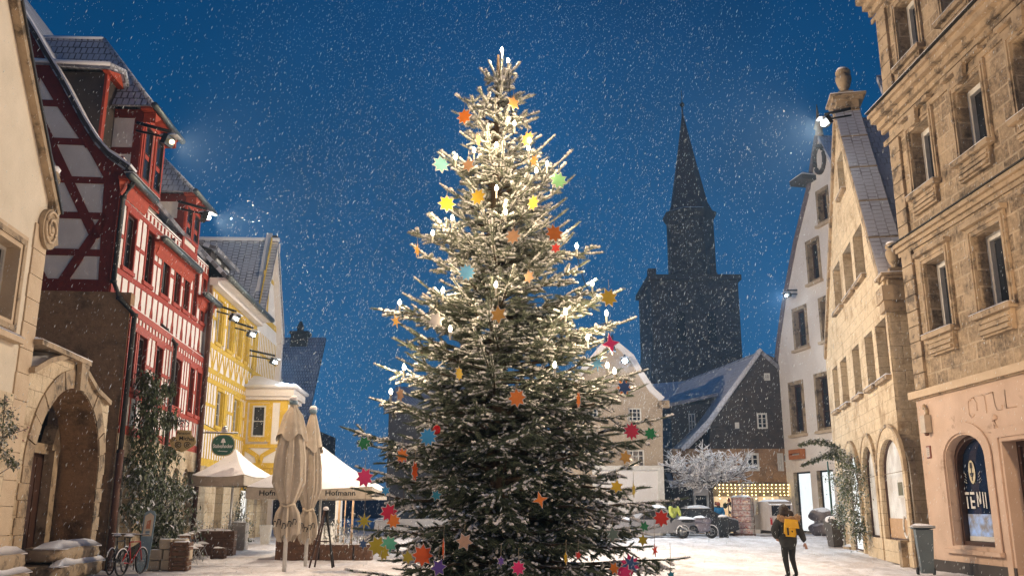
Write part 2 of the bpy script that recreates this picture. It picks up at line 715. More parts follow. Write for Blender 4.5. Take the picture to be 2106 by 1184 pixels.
# ---------------------------------------------------------------- cream house
ch = thing('cream_house', FL.w((-14, 0, 0)), 'cream rendered gabled house with sandstone corner strip and carved scroll beside the arched gateway', 'house')
uE = -6.35
gab = [(-22, 0), (uE, 0), (uE, 7.75), (-6.2, 8.2), (-7.02, 8.95), (-8.54, 10.5), (-9.57, 11.6), (-11.2, 13.8), (-12.6, 16.3), (-14.5, 17), (-22, 8)]
wu0, wu1 = FL.uv(-40, 560)[0], FL.uv(27, 590)[0]
wz1, wz0 = FL.uv(28, 505)[1], FL.uv(24, 662)[1]
hole = rect(-9.0, -7.65, wz0, wz1)
m = MB(FL)
m.prism(gab, -.4, 0, CREAM, holes=[hole], reveal=.28, rmat=SANDL)
m.prism(gab, -9, -.42, CREAM)
m.build('wall', CREAM, ch)
window(ch, FL, -9.0, -7.65, wz0, wz1, -.28, cols=2, rows=4, fw=.07)
m = MB(FL)
m.prism(rect(-9.32, -7.33, wz0 - .3, wz1 + .32), 0, .07, SANDL, holes=[hole])
m.prism(rect(-9.22, -7.43, wz0 - .2, wz1 + .22), .072, .1, SANDP, holes=[rect(-9.1, -7.55, wz0 - .08, wz1 + .1)])
m.box(-9.45, -7.2, 0, .2, wz0 - .42, wz0 - .3, SANDL)
m.snowcap(-9.4, -7.25, .03, .19, wz0 - .3, .05, 3)
m.build('window_surround', SANDL, ch)
m = MB(FL)
z = 0
k = 0
while z < 7.6:
    h = .52 + .1 * rnd.random()
    m.box(uE - .62 - (.02 if k % 2 else 0), uE + .03, -.02, .035, z + .008, min(z + h - .008, 7.7), SANDL)
    z += h
    k += 1
m.build('quoins', SANDL, ch)
m = MB(FL)
m.prism([(-22, 0), (uE - .66, 0), (uE - .66, 3.95), (-22, 3.9)], .004, .05, SAND2)
m.build('stone_base', SAND2, ch)
m = MB(FL)                                     # verge board
vp = [(-6.15, 8.15), (-6.95, 8.97), (-8.46, 10.55), (-9.5, 11.7), (-11.1, 13.9), (-12.6, 16.5)]
m.curve(vp, .16, -.05, .16, SANDP)
m.curve([(a + .1, b + .06) for a, b in vp], .07, -.1, .2, DPIPE)
m.build('verge_coping', SANDP, ch)
m = MB(FL)                                     # volute at the foot of the gable
c = (-6.42, .05, 7.72)
vs = [(c[0] + .42 * math.cos(t), c[2] + .46 * math.sin(t)) for t in [2 * PI * i / 28 for i in range(28)]]
m.prism(vs, .0, .12, SANDP)
sp = []
for i in range(60):
    t = i / 59 * 4.4 * PI
    r_ = .38 * (1 - i / 62)
    sp.append((c[0] + r_ * math.cos(t + 1), .14, c[2] + r_ * 1.08 * math.sin(t + 1)))
m.tube(sp, .035, 6, SANDL)
m.blob((c[0], .13, c[2]), .08, .06, .08, .1, 3, 2, SANDL)
m.build('scroll_ornament', SANDP, ch)
m = MB(FL)
m.box(uE - .1, uE + .35, -.5, .1, 7.95, 8.5, SANDP)
m.curve([(uE + .02, 8.5), (uE + .25, 8.2), (uE + .38, 7.8), (uE + .5, 7.5)], .22, -.4, .05, SANDP)
m.lathe((uE + .12, -.15, 8.5), [(.2, 0), (.22, .06), (.1, .12), (.2, .3), (.25, .48), (.2, .65), (.08, .75)], 14, SANDP)
m.blob((uE + .12, -.15, 9.2), .22, .22, .13, .2, 3, 2, SNOW)
m.build('gable_finial', SANDP, ch)

# ---------------------------------------------------------------- gateway
gwx = [(40, 798), (56, 766), (90, 745), (126, 736), (150, 742), (172, 775), (190, 806), (217, 832)]
top = [FL.uv(*p) for p in gwx]
top[0] = (uE + .04, top[0][1])
gt = thing('stone_gateway', FL.w((-3.5, 0, 0)), 'arched sandstone gateway with curved snowy coping between the cream house and the red timbered house', 'gateway')
uR = top[-1][0] + .2
oa = arch(-5.7, -1.42, 0, 4.5, 18, 2.0)
poly = [(uE + .04, 0), (uR, 0), (uR, top[-1][1])] + [(a, b) for a, b in reversed(top)]
m = MB(FL)
m.prism(poly, -.9, .03, SAND2, holes=[oa], rmat=SAND3)
m.build('wall', SAND2, gt)
m = MB(FL)                                     # voussoirs and jamb blocks, a little proud
for sgn in (0, 1):
    for i in range(7):
        z0_, z1_ = i * .36 + .01, (i + 1) * .36 - .008
        w_ = .52 if i % 2 else .42
        if sgn:
            m.box(-1.42, -1.42 + w_ * .9, .032, .06, z0_, z1_, SANDP)
        else:
            m.box(-5.7 - w_, -5.7, .032, .06, z0_, z1_, SANDP)
cx_, rw = (-5.7 - 1.42) / 2, (5.7 - 1.42) / 2
for i in range(13):
    t0, t1 = PI * i / 13 + .008, PI * (i + 1) / 13 - .008
    q = [(cx_ + rw * math.cos(t), 2.5 + 2.0 * math.sin(t)) for t in (t0, (t0 + t1) / 2, t1)]
    q += [(cx_ + (rw + .45) * math.cos(t), 2.5 + 2.45 * math.sin(t)) for t in (t1, (t0 + t1) / 2, t0)]
    m.prism(q, .032, .065 + .012 * (i % 2), SANDP)
m.prism([(cx_ - .2, 4.45), (cx_ + .2, 4.45), (cx_ + .26, 5.12), (cx_ - .26, 5.12)], .08, .2, SANDP)
m.build('arch_stones', SANDP, gt)
m = MB(FL)
m.curve([(a, b + .05) for a, b in top[1:]], .12, -.95, .16, SANDP)
m.box(uE, cx_ + .35, -.95, .22, 5.12, 5.24, SANDP)
m.build('coping', SANDP, gt)
m = MB(FL)
for i in range(1, len(top) - 1):
    m.snowcap(top[i][0], top[i + 1][0], -.9, .14, top[i][1] + .1, .1, i, z1=top[i + 1][1] + .1, over=.0)
m.snowcap(uE, cx_ + .35, -.9, .2, 5.24, .13, 11)
m.build('snow_cover', SNOW, gt)
m = MB(FL)                                     # recessed timber gate, transom and lintel, inner pier
m.box(-5.8, -1.3, -1.35, -1.2, 0, 3.0, FRAMED)
for i in range(9):
    m.box(-5.7 + i * .48, -5.7 + i * .48 + .44, -1.198, -1.16, .1, 2.9, FRAMED)
m.build('gate_leaf', FRAMED, gt)
m = MB(FL)
m.box(-5.8, -1.3, -1.4, -1.05, 3.0, 3.25, SANDP)
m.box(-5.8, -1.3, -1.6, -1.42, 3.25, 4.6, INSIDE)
m.box(-1.95, -1.62, -1.15, -.9, 0, 3.1, SANDP)
m.prism([(-2.1, 3.1), (-1.5, 3.1), (-1.62, 3.75), (-1.85, 3.75)], -1.25, -.92, SANDP)
m.build('lintel', SANDP, gt)


def guard(name, u0, u1, label):
    t = thing(name, FL.w(((u0 + u1) / 2, .1, 0)), label, 'guard stone', 'guard stones at the foot of the gateway')
    for j, (a, b, z0_, z1_, dd) in enumerate(((u0, u1, 0, .38, .45), (u0 + .25, u1 - .1, .38, .76, .34))):
        m = MB(FL)
        nn = 10
        vs, fs = [], []
        bm = bmesh.new()
        bmesh.ops.create_cube(bm, size=1)
        bmesh.ops.subdivide_edges(bm, edges=bm.edges, cuts=5, use_grid_fill=True)
        for v in bm.verts:
            p = v.co * 2
            q = Vector([math.copysign(abs(c) ** 1.0, c) for c in p])
            r_ = (abs(p.x) ** 5 + abs(p.y) ** 5 + abs(p.z) ** 5) ** .2
            q = p / r_ * (1 + .05 * noisev(p, 1.7, j + u0))
            v.co = Vector(((a + b) / 2 + q.x * (b - a) / 2, -.2 + q.y * (dd + .2), (z0_ + z1_) / 2 + q.z * (z1_ - z0_) / 2))
        m.add([v.co for v in bm.verts], [tuple(v.index for v in f.verts) for f in bm.faces], SANDP, True)
        bm.free()
        m.build('stone_block', SANDP, t)
        m = MB(FL)
        m.snowcap(a + .08, b - .08, -.35 if j else .05 + .1, dd - .08, z1_ - .05, .17, 5 + j)
        if not j:
            m.snowcap(u1 - .5, u1, -.3, .3, z1_ - .02, .12, 9)
        m.build('snow_cover', SNOW, t)


guard('guard_stone', -4.3, -1.05, 'snow topped stepped stone block at the right foot of the arched gateway')
guard('guard_stone', -8.4, -5.75, 'snow topped stone block at the left foot of the arched gateway')

# ---------------------------------------------------------------- red timbered house
rh = thing('red_timbered_house', FL.w((5, 0, 0)), 'tall half timbered house with red beams, white infill and two large dormers', 'house')
LEN = (G(418, 1133) - FL.A).dot(FL.u)
FG = Frame(FL.A, -FL.n, (0, -1))               # the gable wall that looks at us, u runs leftwards
verge = [(264, 352), (228, 322), (203, 294), (177, 253), (137, 177), (101, 117), (81, 81), (56, 40), (30, 0)]
vg = [FG.uv(*p) for p in verge]
SB = .65                                        # the upper storeys stand back a little
vg[0] = (SB - .3, vg[0][1])
vg[1] = (max(vg[1][0], SB + .2), vg[1][1])
sl = (vg[-1][1] - vg[-2][1]) / (vg[-1][0] - vg[-2][0])
apex = (7.2, vg[-1][1] + sl * (7.2 - vg[-1][0]))
ztim = FG.uv(200, 600)[1]
gp = [(SB, 0), (SB, vg[1][1])] + vg[2:] + [apex, (14.0, vg[1][1]), (14.0, 0)]
m = MB(FG)
m.prism([(0, 0), (0, ztim), (14, ztim), (14, 0)], -.35, .03, SAND3)
m.build('stone_side_wall', SAND3, rh)
m = MB(FG)
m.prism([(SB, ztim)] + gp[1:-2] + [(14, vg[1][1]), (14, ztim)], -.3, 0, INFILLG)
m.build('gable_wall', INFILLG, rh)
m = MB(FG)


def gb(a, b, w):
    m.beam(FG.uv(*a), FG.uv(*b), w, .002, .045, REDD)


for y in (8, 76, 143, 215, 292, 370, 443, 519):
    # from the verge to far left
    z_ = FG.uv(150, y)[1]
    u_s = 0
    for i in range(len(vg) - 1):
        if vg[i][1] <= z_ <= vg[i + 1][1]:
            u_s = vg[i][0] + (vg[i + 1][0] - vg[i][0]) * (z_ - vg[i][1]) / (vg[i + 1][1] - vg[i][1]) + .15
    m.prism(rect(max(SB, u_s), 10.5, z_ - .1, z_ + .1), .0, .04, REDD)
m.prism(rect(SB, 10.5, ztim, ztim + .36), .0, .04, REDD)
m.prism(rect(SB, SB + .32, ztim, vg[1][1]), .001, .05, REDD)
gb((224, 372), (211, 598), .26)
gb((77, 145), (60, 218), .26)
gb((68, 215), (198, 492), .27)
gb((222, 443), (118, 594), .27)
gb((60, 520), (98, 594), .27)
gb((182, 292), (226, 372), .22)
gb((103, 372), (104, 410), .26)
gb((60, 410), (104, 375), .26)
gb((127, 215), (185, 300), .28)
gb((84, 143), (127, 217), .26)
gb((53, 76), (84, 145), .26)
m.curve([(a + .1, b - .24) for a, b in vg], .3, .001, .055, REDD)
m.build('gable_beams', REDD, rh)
m = MB(FG)
m.curve([(a, b) for a, b in vg] + [apex], .1, -.3, .35, SLATE)
m.curve([(a - .03, b + .08) for a, b in vg] + [(apex[0], apex[1] + .08)], .07, -.28, .33, SNOW)
m.build('verge_snow', SNOW, rh)

# street facade: u from 0 to LEN
zb = 3.72
gf = [(0, 0), (LEN, 0), (LEN, zb), (0, zb)]
gholes = [rect(*pw(FL, 222, 252, 930, 1092)), arch(*pw(FL, 350, 362, 960, 1060), 8, .35), arch(*pw(FL, 372, 381, 962, 1065), 8, .35), rect(*pw(FL, 392, 403, 970, 1095))]
gholes[0] = rect(.5, 2.1, .5, 3.1)
gholes = [[(p[0], max(.12, p[1])) for p in h] for h in gholes]
m = MB(FL)
m.prism(gf, -.5, .04, SAND2, holes=gholes, reveal=.45)
m.build('stone_ground_floor', SAND2, rh)
for hidx, h in enumerate(gholes):
    us = [p[0] for p in h]
    zs = [p[1] for p in h]
    window(rh, FL, min(us), max(us), min(zs), max(zs), -.38, glass=GLASS, frame=FRAMED if hidx else FRAMEW, cols=2, rows=3, head=h if hidx in (1, 2) else None)

def jetty(fr, off):
    return Frame(fr.A + fr.n * off, fr.u, fr.n)


_e = FL.w((LEN, -.12, 0)) - (FL.A - FL.n * SB)
FU = Frame(FL.A - FL.n * SB, _e, FL.n)
zu = lambda z: (z - 1.6) * 1.05 + 1.6
ZE = zu(10.75)
up = [(0, zb), (LEN, zb), (LEN, 7.4), (0, 7.4)]
lowx = [(238, 262), (277, 297), (317, 330), (356, 369), (387, 396), (402, 410)]
uppx = [(256, 275), (299, 313), (333, 347), (359, 370), (378, 388), (396, 404), (413, 420)]


def urange(x0, x1, zc, fr=None):
    fr = fr or FL
    # u of a pixel column at height zc on the facade
    out = []
    for x in (x0, x1):
        best = None
        for py in range(200, 1100, 4):
            u_, z_ = fr.uv(x, py)
            if best is None or abs(z_ - zc) < best[0]:
                best = (abs(z_ - zc), u_)
        out.append(best[1])
    return out


wins = []
for (x0, x1) in lowx:                       # noqa
    a, b = urange(x0, x1, 6.0)
    wins.append((max(a, .3), max(b, .95), 5.1, 6.75, 'l'))
for (x0, x1) in uppx:
    a, b = urange(x0, x1, zu(9.2), FU)
    if b < LEN - .2:
        wins.append((max(a, .4), b, zu(8.45), zu(10.1), 'u'))
m = MB(FL)
m.prism(up, -.3, 0, INFILL, holes=[rect(a, b, c, d) for a, b, c, d, k in wins if k == 'l'], reveal=.16, rmat=REDD)
m.box(0, LEN, -SB - .1, 0, 7.4, 7.45, INFILL)
m.build('timbered_wall', INFILL, rh)
m = MB(FU)
m.prism([(0, 7.45), (LEN, 7.45), (LEN, ZE), (0, ZE)], -.3, 0, INFILL, holes=[rect(a, b, c, d) for a, b, c, d, k in wins if k == 'u'], reveal=.16, rmat=REDD)
m.build('upper_timbered_wall', INFILL, rh)
for a, b, c, d, k in wins:
    window(rh, FU if k == 'u' else FL, a, b, c, d, -.14, frame=FRAMED, cols=2 if b - a > .7 else 1, rows=2, fw=.07)

# beams: a shared routine for both timbered facades
def timber(m, L0, L1, bands, wins, material, zlev, thin, d0=.0, d1=.03):
    for a, b in bands:
        m.prism(rect(L0, L1, a, b), d0, d1, material)
    for (a, b, c, d, k) in wins:
        for x, sg in ((a, -1), (b, 1)):
            m.prism(rect(min(x, x + sg * .1), max(x, x + sg * .1), c - .12, d + .14), d0, d1 + .006, material)
        m.prism(rect(a - .13, b + .13, c - .13, c), d0, d1 + .05, material)
        m.prism(rect(a - .13, b + .13, d, d + .12), d0, d1 + .02, material)
    for rk in ('l', 'u'):
        ws = sorted(w for w in wins if w[4] == rk)
        if not ws:
            continue
        edges = [L0] + [v for w in ws for v in (w[0] - .13, w[1] + .13)] + [L1]
        for i in range(0, len(edges), 2):
            a, b = edges[i], edges[i + 1]
            if b - a < .15 or not ws:
                continue
            c, d = ws[0][2], ws[0][3]
            zm = (c + d) / 2
            m.prism(rect(a, b, zm - .06, zm + .06), d0, d1, material)
            n = int((b - a) / .42)
            for j in range(1, n + 1):
                x = a + (b - a) * j / (n + 1)
                m.prism(rect(x - .025, x + .025, c - .12, d + .14), d0, d1 - .004, material)


wins_f = wins
m = MB(FL)
timber(m, 0, LEN, [(3.72, 3.98), (4.82, 4.98), (6.86, 7.02), (7.2, 7.4)], [w for w in wins_f if w[4] == 'l'], RED, None, None)
mu = MB(FU)
timber(mu, 0, LEN, [(zu(8.16), zu(8.32)), (zu(10.22), zu(10.36)), (zu(10.66), ZE - .1), (7.45, 7.6)], [w for w in wins_f if w[4] == 'u'], RED, None, None)
u_ = .12
while u_ < LEN - .1:                                   # short blocks between the doubled beams
    m.prism(rect(u_, u_ + .1, 7.02, 7.2), 0, .028, RED)
    mu.prism(rect(u_, u_ + .1, zu(10.4), zu(10.6)), 0, .028, RED)
    u_ += .36
u_ = .3
k = 0
while u_ < LEN - .2:                                   # parapet band: posts with forked braces
    if k % 2 == 0:
        mu.curve([(u_, 8.48), (u_, 8.12), (u_ - .08, 7.9), (u_ - .1, 7.6)], [.1, .08, .06, .05], 0, .028, RED)
        mu.curve([(u_, 8.12), (u_ + .08, 7.9), (u_ + .1, 7.6)], [.07, .06, .05], 0, .027, RED)
        mu.prism(rect(u_ - .015, u_ + .015, 7.6, 8.1), 0, .02, RED)
    else:
        mu.prism(rect(u_ - .035, u_ + .035, 7.6, 8.48), 0, .026, RED)
    m.prism(rect(u_ - .03, u_ + .03, 3.98, 4.82), 0, .026, RED)
    if k % 3 == 0:
        m.prism(rect(u_ + .2, u_ + .25, 3.98, 4.82), 0, .024, RED)
    u_ += .55
    k += 1
m.prism(rect(0, .24, zb, 7.4), 0, .045, RED)
mu.prism(rect(0, .24, 7.45, ZE), 0, .045, RED)
m.build('street_beams', RED, rh)
mu.build('upper_street_beams', RED, rh)

# main roof (lower slope) behind the dormers, eaves and gutters
d_of = lambda z: -(z - 10.9) * .62
m = MB(FL)
rp_ = [(SB - .45, vg[0][1] - .1)] + [(a, b + .02) for a, b in vg[1:]] + [(apex[0], apex[1])]
for (a0, b0), (a1, b1) in zip(rp_, rp_[1:]):
    m.slab([(-.12, -a0, b0), (LEN, -a0, b0), (LEN, -a1, b1), (-.12, -a1, b1)], .12, TILES)
m.build('roof', TILES, rh)
body = MB(FL)
body.prism([(.4, 0), (LEN - .02, 0), (LEN - .02, 10.8), (.4, 10.8)], -12, -1.0, INSIDE)
body.build('inner_body', INSIDE, rh)


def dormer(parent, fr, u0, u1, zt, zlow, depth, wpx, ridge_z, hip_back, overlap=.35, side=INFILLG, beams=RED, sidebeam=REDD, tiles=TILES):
    """a dormer flush with the street wall: front, side wall towards us, hipped snow roof"""
    m = MB(fr)
    m.box(u0, u1, -depth, 0, zlow, zt, side)
    wd = m.build('dormer', side, parent)
    m = MB(fr)                                      # beams of front and near side
    uu = u0
    for x in (u0, u1 - .2):
        m.prism(rect(x, x + .2, zlow, zt), 0, .04, beams)
    m.prism(rect(u0, u1, zt - .25, zt), 0, .05, beams)
    m.prism(rect(u0, u1, zlow, zlow + .25), 0, .05, beams)
    zm = (zt + zlow) / 2
    m.prism(rect(u0, u1, zm - .08, zm + .08), 0, .03, beams)
    ws = []
    n = 2
    for i in range(n):
        c = u0 + (u1 - u0) * (i + .5) / n
        ws.append((c - .3, c + .3))
    for a, b in ws:
        m.prism(rect(a - .12, b + .12, zlow + .5, zt - .3), .0, .07, beams, holes=[rect(a, b, zlow + .62, zt - .42)])
        c = (a + b) / 2
    k_ = u0 + .35
    while k_ < u1 - .3:
        if all(not (a - .15 < k_ < b + .15) for a, b in ws):
            m.prism(rect(k_ - .03, k_ + .03, zlow, zt), 0, .035, beams)
        k_ += .22
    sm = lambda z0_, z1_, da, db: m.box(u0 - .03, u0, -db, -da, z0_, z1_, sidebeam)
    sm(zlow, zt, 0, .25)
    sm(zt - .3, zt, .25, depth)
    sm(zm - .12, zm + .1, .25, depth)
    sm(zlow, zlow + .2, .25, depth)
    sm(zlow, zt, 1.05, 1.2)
    m.build('dormer_beams', beams, wd)
    for a, b in ws:
        window(wd, fr, a, b, zlow + .62, zt - .42, .02, frame=FRAMED, cols=1, rows=2, fw=.05, name='dormer_window')
    m = MB(fr)
    o = overlap
    um = (u0 + u1) / 2
    e = [(u0 - o, -depth, zt), (u0 - o, .4, zt), (u1 + o, .4, zt), (u1 + o, -depth, zt)]
    r1, r2 = (um, .4 - hip_back, ridge_z), (um, -depth - 1, ridge_z)
    m.slab([e[0], e[1], r1, r2], .08, tiles)
    m.slab([e[1], e[2], r1], .08, tiles)
    m.slab([e[3], e[2], r1, r2], .08, tiles)
    m.tube([r2, r1], .09, 6, SNOW)
    m.tube([r1, e[1]], .08, 6, tiles)
    m.tube([r1, e[2]], .08, 6, tiles)
    m.build('dormer_roof', tiles, wd)
    m = MB(fr)                                      # boarded soffit and gutter
    m.box(u0 - o + .05, u1 + o - .05, .0, .36, zt - .1, zt - .02, ORANGE)
    m.prism([(u0 - .02, zt - .45), (u0 + .5, zt - .12), (u0 - .02, zt - .12)], .02, .4, ORANGE)
    m.prism([(u1 + .02, zt - .45), (u1 - .5, zt - .12), (u1 + .02, zt - .12)], .02, .4, ORANGE)
    m.build('soffit', ORANGE, wd)
    m = MB(fr)
    m.tube([(u0 - o - .1, .47, zt - .02), (u1 + o + .1, .47, zt - .02)], .1, 8, ZINC)
    m.build('gutter', ZINC, wd)
    return wd


u1a = urange(318, 318, 13.9)[0]
d1n, d1f = FU.uv(322, 192, .45), FU.uv(370, 312, .45)
D1 = (d1n[0] + .3, d1f[0] - .3, (d1n[1] + d1f[1]) / 2)
print('D1', D1, vg[0])
rz = FU.uv(215, 76, -1.9)[1]
dormer(rh, FU, D1[0], D1[1], D1[2], 11.3, 4.0, None, rz, 2.4)
d2n, d2f = FU.uv(403, 378, .45), FU.uv(440, 452, .45)
D2 = (d2n[0] + .4, d2f[0] - .4, (d2n[1] + d2f[1]) / 2)
rz2 = FU.uv(348, 336, -1.5)[1]
dormer(rh, FU, D2[0], D2[1], D2[2], 10.9, 3.0, None, rz2, 2.0)
# the small dark dormer in front of the first one, nearer the gable
m = MB(FU)
ud = (.32, FU.uv(232, 165, -.9)[1])
DX = max(D1[0], 1.0)
m.box(.12, DX, -3.4, -.9, 11.2, ud[1] - .05, SLATE)
sd = m.build('shed_dormer', SLATE, rh)
m = MB(FU)
m.slab([(ud[0] - .6, -3.6, ud[1] + .1), (ud[0] - .6, -.6, ud[1]), (ud[0] + .5, -.6, ud[1] + .35), (ud[0] + .5, -3.6, ud[1] + .45)], .1, TILES)
m.slab([(ud[0] + .5, -3.6, ud[1] + .45), (ud[0] + .5, -.6, ud[1] + .35), (DX, -.6, ud[1]), (DX, -3.6, ud[1])], .1, TILES)
m.tube([(ud[0] - .6, -3.6, ud[1] + .13), (ud[0] - .6, -.6, ud[1] + .04)], .07, 6, SNOW)
m.tube([(ud[0] - .6, -.6, ud[1] + .02), (ud[0] + .5, -.6, ud[1] + .37), (DX, -.6, ud[1] + .02)], .07, 6, TILES)
m.build('dormer_roof', TILES, sd)
m = MB(FU)
m.prism([(ud[0] - .2, 11.2), (ud[0] + .02, 11.2), (ud[0] + .02, ud[1]), (ud[0] - .2, ud[1] - .1)], -.9, -.82, RED)
m.prism([(ud[0] - .5, ud[1] - .1), (DX, ud[1] - .1), (ud[0] + .5, ud[1] + .25)], -.9, -.7, ORANGE)
m.build('dormer_board', ORANGE, sd)

# eaves between dormers
for k, (p, q) in enumerate((((262, 343), (320, 424)), ((338, 480), (412, 566)), ((424, 594), (452, 640)))):
    dg_ = .35
    a, b = FU.uv(*p, dg_), FU.uv(*q, dg_)
    a = (max(a[0], -.35), a[1])
    z = (a[1] + b[1]) / 2
    ua, ub = (a[0], b[0])
    m = MB(FU)
    m.tube([(ua, dg_, z), (ub, dg_, z)], .11, 8, ZINC)
    m.snowcap(ua, ub, dg_ - .13, dg_ + .1, z + .07, .06, k)
    g = m.build('gutter', ZINC, rh)
    m = MB(FU)
    m.prism([(ua + .1, z - .1), (ub, z - .1), (ub, z + .0), (ua + .1, z + .0)], .0, dg_ - .09, ORANGE)
    v = [(ua + .3, .03, z - .5), (ub, .03, z - .5), (ub, .12, z - .3), (ua + .3, .12, z - .3), (ub, dg_ - .2, z - .1), (ua + .3, dg_ - .2, z - .1), (ua + .1, .03, z - .1), (ub, .03, z - .1)]
    m.add(v, [(0, 1, 2, 3), (3, 2, 4, 5), (0, 3, 5, 6), (1, 7, 4, 2)], ORANGE)
    m.build('soffit', ORANGE, rh)


def pipe(pts, r, material, parent, fr=FL, name='drainpipe', brackets=True):
    m = MB(fr)
    m.tube(pts, r, 8, material)
    if brackets:
        for i in range(1, len(pts)):
            p = pts[i]
            m.tube([(p[0], p[1], p[2] - .04), (p[0], p[1], p[2] + .04)], r * 1.35, 8, material)
    return m.build(name, material, parent)


pipe([(.15, -.3, 11.35), (-.02, -.35, 11.1), (-.1, -.5, 10.7), (-.1, -.52, 8.1), (-.1, -.3, 7.6), (-.12, .18, 7.1), (-.1, .16, 3.2)], .075, DPIPE, rh)
pipe([(-.1, .17, 3.25), (-.1, .17, .02)], .1, BROWNP, rh, name='drainpipe_foot')
up_ = urange(348, 348, 6.5)[0]
pipe([(up_ + .25, -.3, 10.9), (up_ + .1, -.45, 10.6), (up_, -.5, 10.2), (up_, -.5, 7.9), (up_, -.2, 7.6), (up_, .16, 7.1), (up_, .14, .1)], .07, DPIPE, rh)
pipe([(LEN - .35, -.3, 10.9), (LEN - .3, -.3, 10.2), (LEN - .25, .15, 9.6), (LEN - .25, .15, .2)], .09, BROWNP, rh)
m = MB(FL)
m.box(LEN - .12, LEN + .1, 0, .1, 0, 10.6, SAND3)
m.build('corner_post', SAND3, rh)

# ---------------------------------------------------------------- yellow timbered house
A2 = FL.w((LEN, 0, 0))
FY = Frame(A2, vpdir(950), (1, 0))
yh = thing('yellow_timbered_house', FY.w((4, 0, 0)), 'half timbered house with yellow beams, snowy bay window and steep grey roof', 'house')


def uy(x, zc, d=0):
    best = None
    for py in range(150, 1110, 3):
        a, z_ = FY.uv(x, py, d)
        if best is None or abs(z_ - zc) < best[0]:
            best = (abs(z_ - zc), a)
    return best[1]


YE = 10.7
uG0, uGA, uG1 = uy(527, 10.8), uy(560, 15.8), uy(567, 9)
LY = uG1
zbY = 3.3
wy = []
for x0, x1 in ((446, 455), (468, 477), (488, 494), (503, 508), (520, 524)):
    a, b = uy(x0, 9.3), uy(x1, 9.3)
    wy.append((a, b, 8.35, 10.15, 'u'))
for x0, x1 in ((444, 456), (479, 489)):
    a, b = uy(x0, 5.8), uy(x1, 5.8)
    wy.append((a, b, 5.0, 6.45, 'l'))
gy = [(0, zbY), (LY, zbY), (LY, 8.6), (uG1 + .1, 10.5), (uGA, 15.9), (uG0, YE), (0, YE)]
gw = rect(uGA - .75, uGA - .2, 11.6, 13.2)
m = MB(FY)
m.prism(gy, -.3, 0, INFILL, holes=[rect(a, b, c, d) for a, b, c, d, _ in wy] + [gw], reveal=.18, rmat=YEL)
m.build('timbered_wall', INFILL, yh)
for a, b, c, d, _ in wy:
    window(yh, FY, a, b, c, d, -.15, frame=FRAMEW, cols=2, rows=3, fw=.06)
window(yh, FY, uGA - .75, uGA - .2, 11.6, 13.2, -.15, frame=YEL, cols=1, rows=2)
m = MB(FY)
timber(m, 0, LY, [(3.3, 3.6), (4.72, 4.88), (6.6, 6.8), (7.0, 7.2), (8.02, 8.22)], wy, YEL, None, None)
m.prism(rect(0, uG0 + .2, 10.3, 10.5), 0, .03, YEL)
m.prism(rect(0, .2, zbY, YE), 0, .04, YEL)
m.prism(rect(uG0 - .1, uG0 + .15, zbY, YE), 0, .035, YEL)
m.prism(rect(uG0 + .3, LY, 11.0, 11.3), 0, .03, YEL)
m.prism([(uGA - .25, 15.6), (uGA + .02, 15.6), (uG0 + .25, 10.9), (uG0 + .0, 10.9)], 0, .05, YEL)
m.prism(rect(uGA - .95, uGA - .8, 11.3, 14), 0, .04, YEL)
m.prism(rect(uGA - .15, uGA, 11.3, 15.2), 0, .04, YEL)
m.prism(rect(uG0 + .9, LY, 13.3, 13.5), 0, .03, YEL)
u_ = .25
while u_ < LY - .3:                                   # X braces and posts in the parapet band
    m.beam((u_, 7.2), (u_ + .42, 8.02), .09, 0, .028, YEL)
    m.beam((u_ + .84, 7.2), (u_ + .42, 8.02), .09, 0, .027, YEL)
    m.prism(rect(u_ + .86, u_ + .94, 7.2, 8.02), 0, .03, YEL)
    u_ += .98
u_ = .1
while u_ < LY:
    m.prism(rect(u_, u_ + .1, 6.8, 7.0), 0, .027, YEL)
    m.prism(rect(u_, u_ + .07, 3.6, 4.72), 0, .027, YEL)
    u_ += .38
for (a, b, c, d, k) in wy:                            # folded yellow shutters beside the windows
    m.box(b + .14, b + .14 + (b - a) * .5, .03, .07, c, d, YEL)
m.build('timber_beams', YEL, yh)
# eaves, soffit, near roof slope with the dark dormer
m = MB(FY)
m.box(-.2, uG0 + .05, .0, .7, YE - .12, YE, WHITE)
m.box(-.2, uG0 + .05, .0, .35, YE - .3, YE - .12, WHITE)
m.build('cornice', WHITE, yh)
m = MB(FY)
m.tube([(-.3, .78, YE), (uG0 + .1, .78, YE)], .12, 8, ZINC)
m.build('gutter', ZINC, yh)
m = MB(FY)
m.slab([(-.2, .75, YE + .03), (uG0 + .1, .75, YE + .03), (uG0 + .1, -4.5, YE + 5.4), (-.2, -4.5, YE + 5.4)], .15, TILES)
m.build('front_roof_slope', TILES, yh)
# the big cross roof: its ridge runs back from the gable
ridz = FY.uv(560, 485, .2)[1]
back = FY.uv(442, 488, 0)
m = MB(FY)
